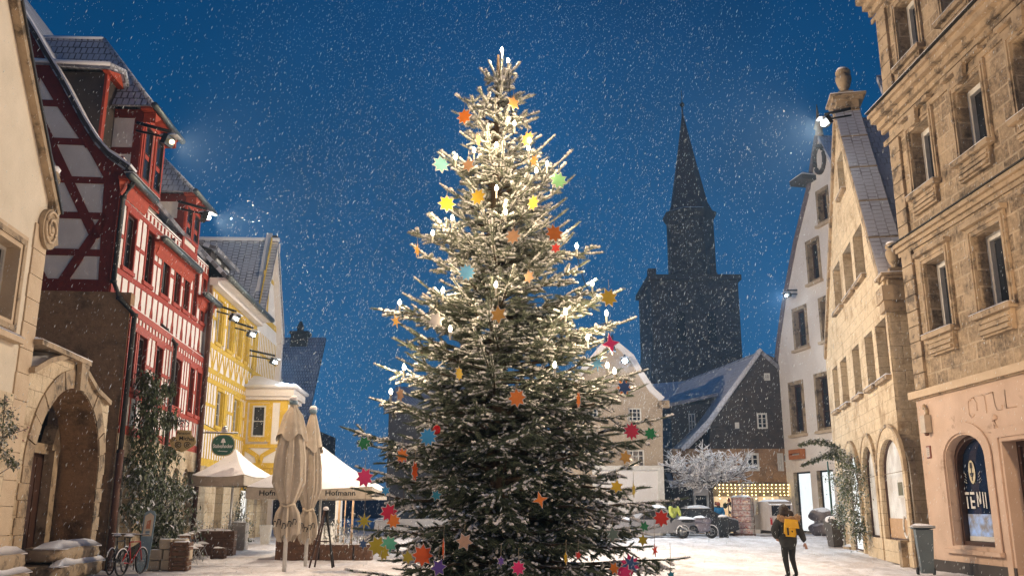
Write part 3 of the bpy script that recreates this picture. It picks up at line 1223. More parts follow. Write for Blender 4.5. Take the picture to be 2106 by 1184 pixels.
# slope facing us: eave from gable foot backwards, ridge from the gable apex backwards
L_ = 10
m.slab([(uG0 - .15, .35, YE - .1), (uGA, .35, ridz), (uGA, -L_, ridz), (uG0 - .15, -L_, YE - .1)], .16, TILES)
m.slab([(uGA, .35, ridz), (uG1 + .3, .35, 10.6), (uG1 + .3, -L_, 10.6), (uGA, -L_, ridz)], .16, TILES)
m.tube([(uGA, .4, ridz + .05), (uGA, -L_, ridz + .05)], .12, 6, SNOW)
m.build('cross_roof', TILES, yh)
m = MB(FY)
m.box(uG1 - .1, uG1 + .28, -6, .25, 0, 10.5, WHITE)
m.prism([(uG1 - .25, 10.5), (uG1 + .28, 10.5), (uG1 + .28, 11.2), (uGA + .55, ridz - .2), (uGA - .02, ridz + .1), (uGA + .05, ridz - .5)], -.1, .3, WHITE)
m.box(uGA - .1, uGA + .6, -.1, .34, ridz - .55, ridz - .05, WHITE)
m.build('fire_wall', WHITE, yh)
m = MB(FY)
for i in range(6):
    m.obox((uGA + .08 + .1 * i, .1, ridz + .18 - .16 * i), .24, .4, .14, 0, 0, .5, SLATE)
m.build('ridge_tiles', SLATE, yh)
m = MB(FY)
m.prism(gy[:1] + [(LY, zbY), (LY, 10.3), (0, 10.3)], -10, -.6, INSIDE)
m.build('inner_body', INSIDE, yh)
# dark dormer on the front slope
a = FY.uv(432, 545, -.4)
b = FY.uv(474, 555, -.4)
zt = (FY.uv(430, 496, -.4)[1] + FY.uv(474, 552, -.4)[1]) / 2
zl = YE + .9
m = MB(FY)
m.box(a[0], b[0], -3.2, -.4, zl, zt, SLATE)
dd = m.build('slate_dormer', SLATE, yh)
m = MB(FY)
m.slab([(a[0] - .3, -.05, zt - .1), (b[0] + .3, -.05, zt - .1), (b[0] + .3, -3.4, zt + .9), (a[0] - .3, -3.4, zt + .9)], .14, TILES)
m.build('dormer_roof', TILES, dd)
for i in range(2):
    c = a[0] + (b[0] - a[0]) * (.28 + .45 * i)
    window(dd, FY, c - .32, c + .32, zl + .3, zt - .35, -.36, frame=FRAMEW, cols=2, rows=2, name='dormer_window')
# ground floor with lit shop windows
gh = [rect(uy(x0, 1.6), uy(x1, 1.6), z0_, z1_) for x0, x1, z0_, z1_ in ((438, 455, .3, 2.6), (474, 487, .3, 2.7), (492, 519, .1, 2.7), (526, 534, .1, 2.7))]
m = MB(FY)
m.prism([(0, 0), (LY, 0), (LY, zbY), (0, zbY)], -.5, .04, SAND2, holes=gh, reveal=.4)
m.build('stone_ground_floor', SAND2, yh)
for i, h in enumerate(gh):
    window(yh, FY, h[0][0], h[1][0], h[0][1], h[2][1], -.35, glass=LIT if i != 0 else GLASS, frame=FRAMEW, cols=2, rows=1 if i else 3, name='shop_window')

# bay window
ub = uy(505, 6.5)
P = FY.w((ub, 0, 0))
FB = Frame(P, FY.n, (0, -1))                    # near side of the bay, u runs out over the street
bw = FB.uv(587, 880)[0]
zs = {k: FB.uv(545, y)[1] for k, y in (('roof', 800), ('corn', 822), ('wt', 834), ('wb', 898), ('sill', 915), ('base', 955), ('foot', 985), ('peak', 772))}
UB1 = 2.6
m = MB(FY)
m.prism(rect(ub, ub + UB1, zs['base'], zs['corn']), .0, bw, INFILL)
bay = m.build('bay_window', INFILL, yh)
m = MB(FY)
m.prism(rect(ub, ub + UB1, zs['foot'] - .1, zs['base']), .02, bw * .93, YEL)
m.prism([(ub + .1, zs['foot'] - .5), (ub + UB1 - .1, zs['foot'] - .5), (ub + UB1, zs['foot'] - .1), (ub, zs['foot'] - .1)], .0, bw * .7, YEL)
m.build('bay_corbel', YEL, bay)
m = MB(FB)
w0, w1 = FB.uv(519, 866)[0], FB.uv(546, 866)[0]
for a_, b_ in ((0, .12), (bw - .3, bw)):
    m.prism(rect(a_, b_, zs['base'], zs['corn']), .0, .03, YEL)
m.prism(rect(0, bw, zs['corn'] - .12, zs['corn']), .0, .035, YEL)
m.prism(rect(w0 - .16, w1 + .16, zs['wb'] - .1, zs['wt'] + .12), .0, .05, YEL, holes=[rect(w0, w1, zs['wb'], zs['wt'])])
m.prism(rect(w1 + .16, w1 + .3, zs['sill'], zs['corn']), .0, .03, YEL)
m.prism(rect(w0 - .1, w1 + .3, zs['wb'] - .22, zs['wb'] - .1), 0, .14, YEL)
m.prism(rect(0, bw, zs['sill'] - .12, zs['sill'] + .05), 0, .06, YEL)
cm = bw * .42
for sg in (-1, 1):
    m.curve([(cm + sg * .02, zs['base'] + .05), (cm + sg * .12, zs['base'] + .4), (cm + sg * .35, zs['sill'] - .35), (cm + sg * .7, zs['sill'] - .15)], .2, 0, .045, YEL)
m.prism(rect(0, bw, zs['base'] - .15, zs['base'] + .08), 0, .06, YEL)
m.build('bay_beams', YEL, bay)
window(bay, FB, w0, w1, zs['wb'], zs['wt'], .02, frame=FRAMEW, cols=1, rows=2, fw=.07, name='bay_pane')
m = MB(FY)
for a_, b_ in ((ub, ub + .2), (ub + UB1 - .2, ub + UB1)):
    m.prism(rect(a_, b_, zs['base'], zs['corn']), bw, bw + .03, YEL)
m.prism(rect(ub, ub + UB1, zs['sill'] - .1, zs['sill'] + .1), bw, bw + .04, YEL)
m.prism(rect(ub, ub + UB1, zs['corn'] - .15, zs['corn']), bw, bw + .04, YEL)
m.build('bay_front_beams', YEL, bay)
window(bay, FY, ub + .6, ub + UB1 - .6, zs['wb'], zs['wt'], bw + .01, frame=FRAMEW, cols=2, rows=2, name='bay_pane')
m = MB(FY)
m.box(ub - .18, ub + UB1 + .18, .0, bw + .2, zs['corn'], zs['corn'] + .16, WHITE)
m.box(ub - .3, ub + UB1 + .3, .0, bw + .35, zs['corn'] + .16, zs['roof'] + .1, WHITE)
m.build('bay_cornice', WHITE, bay)
m = MB(FY)
e0, e1, dz = ub - .4, ub + UB1 + .4, bw + .42
zr, zp = zs['roof'] + .1, zs['peak'] + .15
m.slab([(e0, .0, zr), (e0, dz, zr), (ub + 1.1, .3, zp), (ub + 1.1, 0, zp)], .05, SNOW)
m.slab([(e0, dz, zr), (e1, dz, zr), (ub + 1.5, .3, zp), (ub + 1.1, .3, zp)], .05, SNOW)
m.slab([(e1, dz, zr), (e1, 0, zr), (ub + 1.5, 0, zp), (ub + 1.5, .3, zp)], .05, SNOW)
m.tube([(e0, .0, zr), (e0, dz, zr), (e1, dz, zr)], .1, 8, SNOW)
m.build('bay_roof', SNOW, bay)

# ---------------------------------------------------------------- dark house and street beyond
fh = thing('far_gabled_house', (-13, 66, 0), 'dark distant house with steep roof and tall chimney behind the yellow house', 'house')
FD = Frame((0, 66), (1, 0), (0, -1))
x0, zr_ = FD.uv(560, 668)
x1, _ = FD.uv(632, 760)
m = MB(FD)
m.box(x0 - 4, x1, -12, 0, 0, 7.6, DARKB)
m.build('wall', DARKB, fh)
m = MB(FD)
m.slab([(x0 - 4, .3, 7.5), (x1 + .2, .3, 7.5), (x1 + .2, -5, zr_), (x0 - 4, -5, zr_)], .3, TILES)
m.build('roof', TILES, fh)
m = MB(FD)
a_, za = FD.uv(614, 700, -5)
m.box(a_ - .5, a_ + .8, -5.6, -4.4, 8, zr_ + .2, DARKB)
m.box(a_ - .6, a_ + .9, -5.7, -4.3, zr_ + .2, zr_ + .4, SLATE)
m.lathe((a_ + .1, -5, zr_ + .4), [(.3, 0), (.25, .3), (.32, .35), (.1, .9)], 8, SLATE)
m.build('chimney', DARKB, fh)
# ================================================================== RIGHT SIDE
FR = Frame(G(1925, 1172), vpdir(1010), (-1, 0))
sh = thing('sandstone_house', FR.w((-4, 0, 0)), 'tall brown sandstone house with pink ground floor and arched shop window at the right edge', 'house')
cols = [(-2.52, -1.3), (-5.22, -3.9), (-7.9, -6.55), (-10.6, -9.2)]
rows = [(6.3, 8.3), (10.36, 12.25), (14.4, 16.35)]
hs = [rect(a, b, c, d) for (a, b) in cols for (c, d) in rows]
m = MB(FR)
m.prism([(-14, 4.86), (0, 4.86), (0, 20), (-14, 20)], -.6, 0, SAND, holes=hs, reveal=.45, rmat=SAND)
m.build('wall', SAND, sh)
m = MB(FR)
m.prism(rect(-14, 0, 0, 20), -9, -.62, SAND)
m.build('inner_body', SAND, sh)
for (a, b) in cols:
    for ri, (c, d) in enumerate(rows):
        m = MB(FR)
        m.prism(rect(a - .2, b + .2, c - .02, d + .24), .0, .07, SANDP, holes=[rect(a, b, c, d)])
        m.prism(rect(a - .13, b + .13, c, d + .17), .072, .1, SANDP, holes=[rect(a - .06, b + .06, c + .02, d + .1)])
        cc = (a + b) / 2
        if ri == 1:
            m.prism([(cc - .16, d), (cc + .16, d), (cc + .22, d + .5), (cc - .22, d + .5)], .1, .22, SANDP)
            m.prism(rect(a - .3, b + .3, d + .42, d + .52), .0, .2, SANDP)
        else:
            m.prism(rect(a - .3, b + .3, d + .24, d + .36), .0, .2, SANDP)
        m.box(a - .22, b + .22, .0, .24, c - .14, c, SANDP)
        m.box(a - .05, b + .05, .0, .12, c - .62, c - .14, SANDP)
        for s_ in range(3):
            m.box(a + .0, b - .0, .12, .15 + .02 * s_, c - .28 - .14 * s_, c - .2 - .14 * s_, SANDP)
        m.build('window_surround', SANDP, sh)
        m = MB(FR)
        m.snowcap(a - .2, b + .2, .12, .24, c, .035, a + c)
        m.build('sill_snow', SNOW, sh)
for (a, b) in cols:
    for c, d in rows:
        window(sh, FR, a, b, c, d, -.44, frame=FRAMEW, cols=1, rows=1, fw=.15, fdepth=.12)


def cornice(m, u0, u1, z, steps, material, d00=0):
    for (h0, h1, pr_) in steps:
        m.box(u0, u1, d00, pr_, z + h0, z + h1, material)


m = MB(FR)
cornice(m, -14, .12, 9.0, ((-.12, 0, .06), (0, .12, .14), (.12, .2, .24), (.2, .26, .2)), SANDP)
cornice(m, -14, .3, 13.25, ((-.75, -.6, .06), (-.35, -.2, .1), (-.2, -.02, .22), (-.02, .16, .4), (.16, .26, .5), (.26, .33, .44)), SANDP)
cornice(m, -14, .3, 17.3, ((-.6, -.45, .06), (-.35, -.15, .12), (-.15, .05, .3), (.05, .25, .5), (.25, .34, .44)), SANDP)
for z0_, z1_ in ((4.9, 8.88), (9.28, 12.5), (13.6, 16.7)):
    k = 0
    z = z0_
    while z < z1_ - .1:
        m.box(-.72, -.1, .002, .09 if k % 2 else .085, z + .008, min(z + .44, z1_) - .008, SANDP)
        z += .45
        k += 1
m.build('cornice', SANDP, sh)
m = MB(FR)
m.box(-14, .34, .0, .53, 13.585, 13.62, DPIPE)
m.box(-14, .34, .0, .26, 9.265, 9.29, DPIPE)
m.snowcap(-14, .34, .36, .52, 13.62, .05, 2)
m.build('cornice_flashing', DPIPE, sh)
# ground floor
aw = arch(-3.3, -1.32, .72, 3.48, 14, .62)
dh = rect(-5.9, -4.08, .15, 3.18)
m = MB(FR)
m.prism([(-14, 0), (0, 0), (0, 4.62), (-14, 4.62)], -.6, .05, PINK, holes=[aw, dh], reveal=.42, rmat=PINK)
m.build('rendered_ground_floor', PINK, sh)
m = MB(FR)
m.box(-14, .16, .0, .2, 4.66, 4.86, SANDL)
m.box(-14, .1, .0, .12, 4.62, 4.66, SANDP)
m.build('band_course', SANDL, sh)
m = MB(FR)
m.box(-14, -5.9, .05, .08, 0, .3, DARKB)
m.box(-4.08, .01, .05, .08, 0, .3, DARKB)
m.build('plinth', DARKB, sh)
m = MB(FR)
ao = arch(-3.62, -1.0, .6, 3.8, 14, .86)
m.prism(ao, .052, .1, PINK, holes=[arch(-3.34, -1.28, .7, 3.53, 14, .66)])
m.box(-3.7, -.92, .05, .2, .52, .62, PINK)
m.prism(rect(-6.3, -3.75, 0.02, 3.5), .052, .09, PINK, holes=[rect(-6.05, -3.98, .0201, 3.28)])
m.build('opening_surrounds', PINK, sh)
g = window(sh, FR, -3.3, -1.32, .72, 3.48, -.34, glass=GLASSB, frame=FRAMED, cols=1, rows=1, fw=.1, fdepth=.16, name='shop_window', head=aw)
m = MB(FR)                                     # raised lettering on the glass, in white
d = -.315
W_ = mat('lettering_white', (.75, .75, .72), rough=.6)
cu, cz = FR.uv(2006, 1029, d)[0], FR.uv(2006, 1045, d)[1]
hh = .42
us = lambda k: cu + .5 - .86 * k                    # reads from far (left) to near (right)
def let(a0, a1, z0_, z1_):
    m.prism(rect(min(us(a0), us(a1)), max(us(a0), us(a1)), cz + z0_ * hh, cz + z1_ * hh), d, d + .008, W_)
let(0, .27, .84, 1)
let(.1, .17, 0, .74)
let(.34, .58, .84, 1)
let(.32, .39, 0, .72)
let(.39, .56, .36, .5)
let(.39, .56, 0, .14)
let(.7, .75, .1, 1)
m.prism([(us(.7), cz + hh), (us(.745), cz + hh), (us(.885), cz + .3 * hh), (us(.86), cz + .25 * hh)], d, d + .008, W_)
let(.87, .92, .3, 1)
let(1.03, 1.08, .05, .97)
let(1.17, 1.22, 0, .95)
# round mark above: pale oval with a dark spoon over a bowl
ov = [(cu + .16 * math.cos(t), cz + .92 + .3 * math.sin(t)) for t in [2 * PI * i / 24 for i in range(24)]]
m.prism(ov, d, d + .006, mat('lettering_cream', (.62, .56, .4), rough=.6))
BK = mat('lettering_black', (.015, .015, .018), rough=.5)
m.prism(rect(cu - .02, cu + .02, cz + .7, cz + 1.12), d + .006, d + .012, BK)
m.prism([(cu - .06, cz + 1.02), (cu + .06, cz + 1.02), (cu + .05, cz + 1.16), (cu - .05, cz + 1.16)], d + .012, d + .016, BK)
m.prism([(cu - .1, cz + .9), (cu + .1, cz + .9), (cu + .05, cz + .8), (cu - .05, cz + .8)], d + .012, d + .016, BK)
GR = mat('lettering_grey', (.3, .3, .27), rough=.6)
for s_ in (-1, 1):
    for j in range(4):
        m.beam((cu + s_ * .3, cz + .64 + .07 * j), (cu + s_ * (.37 + .03 * (j % 2)), cz + .68 + .08 * j), .022, d, d + .006, GR)
m.build('window_lettering', W_, g)
m = MB(FR)
m.box(-3.18, -1.44, -.33, -.315, .86, 1.5, mat_emit('display_light_blue', (.2, .5, 1), .55, variation=((.004, .012, .04), 4.5)))
m.box(-3.18, -1.44, -.315, -.3, .83, .95, FRAMEW)
m.build('lit_display', None, sh)
window(sh, FR, -5.9, -4.08, .15, 3.18, -.36, glass=FRAMED, frame=FRAMED, cols=2, rows=1, fw=.12, name='door')
m = MB(FR)                                     # shallow stucco relief: bulging letters, small capped figure
RL = PINK
def rel(pts, r=.017):
    m.tube([(a, .055, b) for a, b in pts], r, 6, RL)
rel([(-2.95, 4.28), (-2.85, 4.33), (-2.8, 4.2), (-2.8, 3.95), (-2.9, 3.86), (-3.05, 3.92)])
rel([(-2.8, 4.3), (-3.1, 4.34), (-3.2, 4.2), (-3.2, 4.0)])
rel([(-3.2, 4.36), (-3.5, 4.36), (-3.62, 4.3), (-3.62, 3.9)])
rel([(-3.62, 4.36), (-4.0, 4.36), (-4.02, 4.05), (-4.1, 3.92), (-4.3, 3.92), (-4.32, 4.02)])
rel([(-4.5, 4.36), (-4.5, 3.92), (-4.9, 3.92)])
m.blob((-3.93, .07, 3.76), .12, .06, .07, .05, 2, 2, RL)
rel([(-3.78, 3.7), (-4.02, 3.74)], .02)
rel([(-3.9, 3.68), (-3.98, 3.55), (-3.97, 3.4), (-3.92, 3.3)], .03)
rel([(-3.85, 3.62), (-3.88, 3.48)], .022)
rel([(-3.4, 3.45), (-3.68, 3.42)], .014)
m.build('stucco_relief', RL, sh)
al = thing('alarm_box', FR.w((-.72, .12, 3.55)), 'pale metal alarm box on the pink wall left of the arched window', 'alarm box')
m = MB(FR)
zz0, zz1 = FR.uv(1915, 890)[1], FR.uv(1912, 850)[1]
ua_ = FR.uv(1915, 870)[0]
m.box(ua_ - .13, ua_ + .13, .06, .24, zz0, zz1 - .05, mat('box_cream', (.5, .42, .32), rough=.5))
m.lathe((ua_, .15, zz0 - .08), [(.03, 0), (.06, .03), (.06, .08)], 12, BROWNP)
m.build('box', None, al)
m = MB(FR)
m.tube([(ua_, .08, zz1 - .05), (ua_, .1, zz1 + .15)], .05, 8, SANDP)
m.blob((ua_ + .05, .12, zz1 + .18), .06, .06, .09, .1, 2, 2, SANDP)
m.tube([(ua_ + .2, .1, zz0 + .2), (ua_ + .2, .1, zz0 + .35)], .05, 8, FRAMED)
m.build('sensor', SANDP, al)
pz, pu = FR.uv(1915, 929)[1], FR.uv(1915, 929)[0]
m = MB(FR)
m.box(pu - .12, pu + .12, .05, .075, pz - .17, pz + .17, mat('plaque_red_brown', (.2, .05, .03), rough=.5))
m.box(pu - .09, pu + .09, .075, .09, pz - .13, pz + .13, mat('plaque_white', (.6, .5, .42), rough=.5))
for k in range(4):
    m.box(pu - .06, pu + .06, .09, .094, pz + .09 - .055 * k, pz + .1 - .055 * k, BK)
m.build('house_plaque', None, None, FR.w((pu, 0.05, pz)), 'small white plaque with red-brown rim on the pink wall', 'plaque')

# ---------------------------------------------------------------- stone gabled house
FS = Frame(G(1876, 1166), vpdir(1424), (-1, 0))
gs = thing('stone_gabled_house', FS.w((5, 0, 0)), 'pale stone gabled house with snowy coping, stone urns and three arched openings', 'house')
ap = FS.uv(1720, 236)
ev = FS.uv(1812, 578)
ev = (max(0, ev[0]), ev[1])
lf = FS.uv(1700, 733)
gp_ = [(0, 0), (12.8, 0), (12.8, lf[1] - .1), (lf[0], lf[1]), ap, (0, ev[1])]


def sw(px, zt, zb_):
    return None


def colu(fr, x, zc, d=0):
    best = None
    for py in range(150, 1150, 3):
        a, z_ = fr.uv(x, py, d)
        if best is None or abs(z_ - zc) < best[0]:
            best = (abs(z_ - zc), a)
    return best[1]


sws = []
for x0, x1 in ((1715, 1725), (1731, 1744), (1756, 1770), (1782, 1798), (1805, 1826)):
    b, a = colu(FS, x0, 6.5), colu(FS, x1, 6.5)
    sws.append((a, b, 5.6, 7.4))
for x0, x1 in ((1716, 1730), (1737, 1753), (1758, 1776)):
    b, a = colu(FS, x0, 10.2), colu(FS, x1, 10.2)
    sws.append((a, b, 9.35, 11.15))
b, a = colu(FS, 1724, 14), colu(FS, 1735, 14)
sws.append((a, b, 13.2, 14.7))
sa = []
for x0, x1 in ((1818, 1866), (1784, 1808), (1748, 1772)):
    b, a = colu(FS, x0, 2), colu(FS, x1, 2)
    sa.append((a, b))
ah = [arch(sa[0][0], sa[0][1], .7, 3.75, 14, 1.1), arch(sa[1][0], sa[1][1], .7, 3.75, 14, 1.0), arch(sa[2][0], sa[2][1], .1, 3.75, 14, 1.0)]
m = MB(FS)
m.prism(gp_, -.6, 0, SAND2, holes=[rect(*w_) for w_ in sws] + ah, reveal=.32, rmat=SAND2)
m.build('gable_wall', SAND2, gs)
m = MB(FS)
m.prism([(0.0, 0), (12.8, 0), (12.8, lf[1] - 1), ap[:1] + (ap[1] - 1,), (0.0, ev[1] - .9)], -14, -.62, SAND3)
m.build('side_wall', SAND3, gs)
for a, b, c, d in sws:
    window(gs, FS, a, b, c, d, -.38, frame=FRAMED, cols=1, rows=2, fw=.07)
for i, (a, b, c, d) in enumerate(sws):
    m = MB(FS)
    m.box(a - .1, b + .1, .0, .16, c - .12, c, SANDP)
    m.snowcap(a - .1, b + .1, -.1, .16, c, .07, i)
    m.build('window_sill', SANDP, gs)
m = MB(FS)
for k, (a, b) in enumerate(sa):
    a2, b2 = a - .3, b + .3
    m.prism(arch(a2, b2, .0 if k == 2 else .02, 4.1, 16, 1.35), .0, .07 + .01 * k, SAND2, holes=[arch(a, b, .1001 if k == 2 else .7, 3.751, 14, 1.05)])
    m.prism(arch(a2 - .08, b2 + .08, 2.7, 4.2, 16, 1.45), .0, .1, SANDP, holes=[arch(a2 + .02, b2 - .02, 2.7001, 4.1, 16, 1.37)])
m.box(-.05, .35, .0, .25, 0, .75, SANDP)
m.build('arch_surrounds', SANDP, gs)
glm = mat_emit('shop_interior_soft', (1, .88, .74), .62, variation=((.5, .38, .27), 1.6))
for k, (a, b) in enumerate(sa):
    window(gs, FS, a, b, .1 if k == 2 else .7, 3.75, -.13, glass=glm if k < 2 else LITC, frame=FRAMED, cols=1, rows=1, fw=.06, name='shop_window', head=ah[k])
m = MB(FS)
a, b = sa[0]
m.box(a + .9, a + 1.7, -.125, -.11, 1.95, 2.5, FRAMEW)
m.box(a + 1.0, a + 1.6, -.11, -.1, 2.03, 2.42, mat('picture_green', (.08, .12, .07), (.15, .1, .05), rough=.5, ns=6))
m.build('picture', None, gs)
m = MB(FS)
m.box(a + .06, b - .06, -.125, -.1, .74, 1.35, WOODP)
m.tube([(a + .9 + .32 * math.cos(t), -.09, 1.12 + .32 * math.sin(t)) for t in [2 * PI * i / 20 for i in range(21)]], .04, 6, FRAMEW)
m.build('window_display', WOODP, gs)
# coping with snow, and the roof behind it
m = MB(FS)
m.slab([(ev[0] - .25, .1, ev[1] + .05), (ap[0], .1, ap[1] + .25), (ap[0], -.85, ap[1] + .25), (ev[0] - .25, -.85, ev[1] + .05)], .25, SANDP)
m.slab([(lf[0] + .2, .1, lf[1] + .05), (ap[0], .1, ap[1] + .25), (ap[0], -.85, ap[1] + .25), (lf[0] + .2, -.85, lf[1] + .05)], .25, SANDP)
m.build('coping', SANDP, gs)
m = MB(FS)
for (e0, e1) in ((ev[0] - .25, ev[1]), (lf[0] + .2, lf[1])),:
    pass
n = 5
for i in range(n):
    t0, t1 = i / n, (i + 1) / n - .012
    for (q0, q1) in (((ev[0] - .25, ev[1] + .06), (ap[0], ap[1] + .26)), ((lf[0] + .2, lf[1] + .06), (ap[0], ap[1] + .26))):
        l = lambda t: (q0[0] + (q1[0] - q0[0]) * t, q0[1] + (q1[1] - q0[1]) * t)
        p0, p1 = l(t0), l(t1)
        m.slab([(p0[0], .08, p0[1] + .05), (p1[0], .08, p1[1] + .05), (p1[0], -.83, p1[1] + .05), (p0[0], -.83, p0[1] + .05)], .06, TILES2)
m.build('coping_snow', TILES2, gs)
m = MB(FS)
m.slab([(ev[0] - .1, -.8, ev[1] - .35), (ev[0] - .1, -14, ev[1] - .35), (ap[0], -14, ap[1] - .2), (ap[0], -.8, ap[1] - .2)], .2, TILES2)
m.slab([(lf[0], -.8, lf[1] - .35), (lf[0], -14, lf[1] - .35), (ap[0], -14, ap[1] - .2), (ap[0], -.8, ap[1] - .2)], .2, TILES2)
m.build('roof', TILES2, gs)
m = MB(FS)
m.slab([(ap[0] - 1.0, -1.6, ap[1] + .1), (ap[0] - 1.0, -14, ap[1] + .1), (ap[0], -14, ap[1] + 1.5), (ap[0], -1.6, ap[1] + 1.5)], .2, TILES)
m.build('roof_ridge_section', TILES, gs)


def urn(parent, fr, u, d, z, s, name='stone_urn'):
    m = MB(fr)
    for (h0, h1, r_) in ((0, .3, .42), (.3, .42, .58), (.42, .52, .68), (.52, .62, .36), (.62, .78, .28)):
        m.box(u - r_ * s, u + r_ * s, d - r_ * s, d + r_ * s, z + h0 * s, z + h1 * s, SANDP)
    m.lathe((u, d, z + .78 * s), [(.16 * s, 0), (.2 * s, .05 * s), (.14 * s, .12 * s), (.24 * s, .3 * s), (.32 * s, .6 * s), (.3 * s, .74 * s), (.22 * s, .8 * s), (.3 * s, .86 * s), (.3 * s, .96 * s), (.2 * s, 1.05 * s)], 16, SANDP)
    o = m.build(name, SANDP, parent)
    m = MB(fr)
    m.snowcap(u - .66 * s, u + .66 * s, d - .66 * s, d + .66 * s, z + .52 * s, .08, 1)
    m.blob((u, d, z + 1.82 * s), .26 * s, .26 * s, .1 * s, .1, 2, 2, SNOW)
    m.build('urn_snow', SNOW, o)


urn(gs, FS, ap[0] + .1, -.4, ap[1] + .15, .95)
urn(gs, FS, .1, -.42, ev[1] - .3, .8)
m = MB(FS)
m.box(-.45, .5, -.9, .15, ev[1] - .75, ev[1] - .3, SANDP)
m.box(-.3, .4, -.8, .1, ev[1] - 1.05, ev[1] - .75, SANDP)
m.build('kneeler', SANDP, gs)

# ---------------------------------------------------------------- white gabled house
FWH = Frame(G(1673, 1098), vpdir(630), (-1, 0))
wh = thing('white_gabled_house', FWH.w((0, 0, .27)), 'tall white rendered house with steep gable, sandstone window frames and bright shop fronts', 'house')
we = (3.3, 10.0)
wa = (-3.9, 22.6)
wv = [we, (2.6, 11.6), (1.7, 14.2), (.2, 17.0), (-1.6, 19.6), wa]
pxw = [(1597, 760), (1605, 690), (1615, 620), (1638, 500), (1665, 390), (1682, 280)]
wv = [FWH.uv(*p) for p in pxw]
wa = wv[-1]
poly = [(-11, 0.1), (wv[0][0], .1)] + wv + [(-11, 10)]
ww = []
for x0, x1, z0_, z1_ in ((1636, 1658, 10.95, 13.1), (1629, 1652, 6.05, 8.8), (1683, 1707, 6.05, 8.9), (1664, 1684, 14.5, 16.7), (1685, 1702, 17.6, 19.3), (1691, 1706, 10.95, 13.1)):
    b, a = colu(FWH, x0, (z0_ + z1_) / 2), colu(FWH, x1, (z0_ + z1_) / 2)
    ww.append((min(a, b), max(a, b), z0_, z1_))
wd_ = []
for x0, x1 in ((1636, 1671), (1684, 1718)):
    b, a = colu(FWH, x0, 2), colu(FWH, x1, 2)
    wd_.append((min(a, b), max(a, b), .35, 3.75))
m = MB(FWH)
m.prism(poly, -.5, 0, WHITE, holes=[rect(*q) for q in ww + wd_], reveal=.35, rmat=SANDP)
m.build('wall', WHITE, wh)
m = MB(FWH)
m.prism([(-11, .1), (wv[0][0] - .1, .1), (wv[0][0] - .1, 9.5), (wa[0], wa[1] - 1), (-11, 9.5)], -10, -.52, DARKB)
m.build('inner_body', DARKB, wh)
for a, b, c, d in ww:
    window(wh, FWH, a, b, c, d, -.33, frame=FRAMED, cols=2, rows=3, fw=.08)
for i, (a, b, c, d) in enumerate(ww):
    m = MB(FWH)
    m.prism(rect(a - .2, b + .2, c - .15, d + .22), .0, .06, SANDP, holes=[rect(a, b, c, d)])
    m.box(a - .3, b + .3, .0, .22, c - .3, c - .15, SANDL)
    m.build('window_surround', SANDP, wh)
for i, (a, b, c, d) in enumerate(wd_):
    window(wh, FWH, a, b, c, d, -.3, glass=LITC, frame=IRON, cols=1 if i == 0 else 2, rows=1, fw=.09, name='shop_window')
m = MB(FWH)
m.curve([(a + .05, b + .05) for a, b in wv], .3, -.6, .12, mat('verge_tiles', (.2, .16, .17), (.12, .1, .11), .8, 6))
m.build('verge', None, wh)
m = MB(FWH)
for i in range(len(wv) - 1):
    p, q = wv[i], wv[i + 1]
    m.slab([(p[0] + .15, .05, p[1]), (p[0] + .15, -9, p[1]), (q[0] + .15, -9, q[1] + .1), (q[0] + .15, .05, q[1] + .1)], .15, TILES2)
m.slab([(-11, .05, 10), (-11, -9, 10), (wa[0], -9, wa[1] + .1), (wa[0], .05, wa[1] + .1)], .15, TILES2)
m.build('roof', TILES2, wh)
hb = FWH.uv(1665, 368)
m = MB(FWH)
m.box(hb[0] - .7, hb[0] + .7, -.3, .9, hb[1] - .3, hb[1], SLATE)
m.snowcap(hb[0] - .7, hb[0] + .7, -.3, .9, hb[1], .25, 4)
m.build('hoist_beam', SLATE, wh)
cx_, cz_ = FWH.uv(1687, 328)
m = MB(FWH)
m.tube([(cx_ + .5 * math.cos(t), .06, cz_ + .8 * math.sin(t)) for t in [2 * PI * i / 20 for i in range(21)]], .14, 6, SLATE)
m.build('gable_roundel', SLATE, wh)
m = MB(FWH)
m.lathe((wa[0], -.1, wa[1]), [(.25, 0), (.2, .4), (.3, .5), (.1, 1.2), (.02, 2.0)], 8, SANDP)
m.build('gable_spike', SANDP, wh)
# house sign (orange open box) and small plate
q0, q1 = FWH.uv(1632, 945), FWH.uv(1657, 922)
m = MB(FWH)
m.prism(rect(min(q0[0], q1[0]), max(q0[0], q1[0]), q0[1], q1[1]), .05, .3, mat('sign_orange', (.5, .17, .05), rough=.5), holes=[rect(min(q0[0], q1[0]) + .25, max(q0[0], q1[0]) - .0001 - .1, q0[1] + .22, q1[1] - .22)])
m.box(min(q0[0], q1[0]) + .2, max(q0[0], q1[0]) - .05, .06, .1, q0[1] + .15, q1[1] - .15, FRAMEW)
m.build('wall_sign', None, None, FWH.w((q0[0], .1, q0[1])), 'orange framed box sign on the white gabled house above its shop door', 'sign')
q0 = FWH.uv(1612, 940)
m = MB(FWH)
m.box(q0[0] - .3, q0[0] + .25, .0, .04, q0[1] - .28, q0[1] + .2, FRAMEW)
m.box(q0[0] - .22, q0[0] + .17, .04, .05, q0[1] - .2, q0[1] + .12, mat('plate_blue_grey', (.12, .15, .2), rough=.4))
m.build('street_name_plate', None, None, FWH.w((q0[0], .0, q0[1])), 'small blue-grey street plate at the left corner of the white gabled house', 'sign')

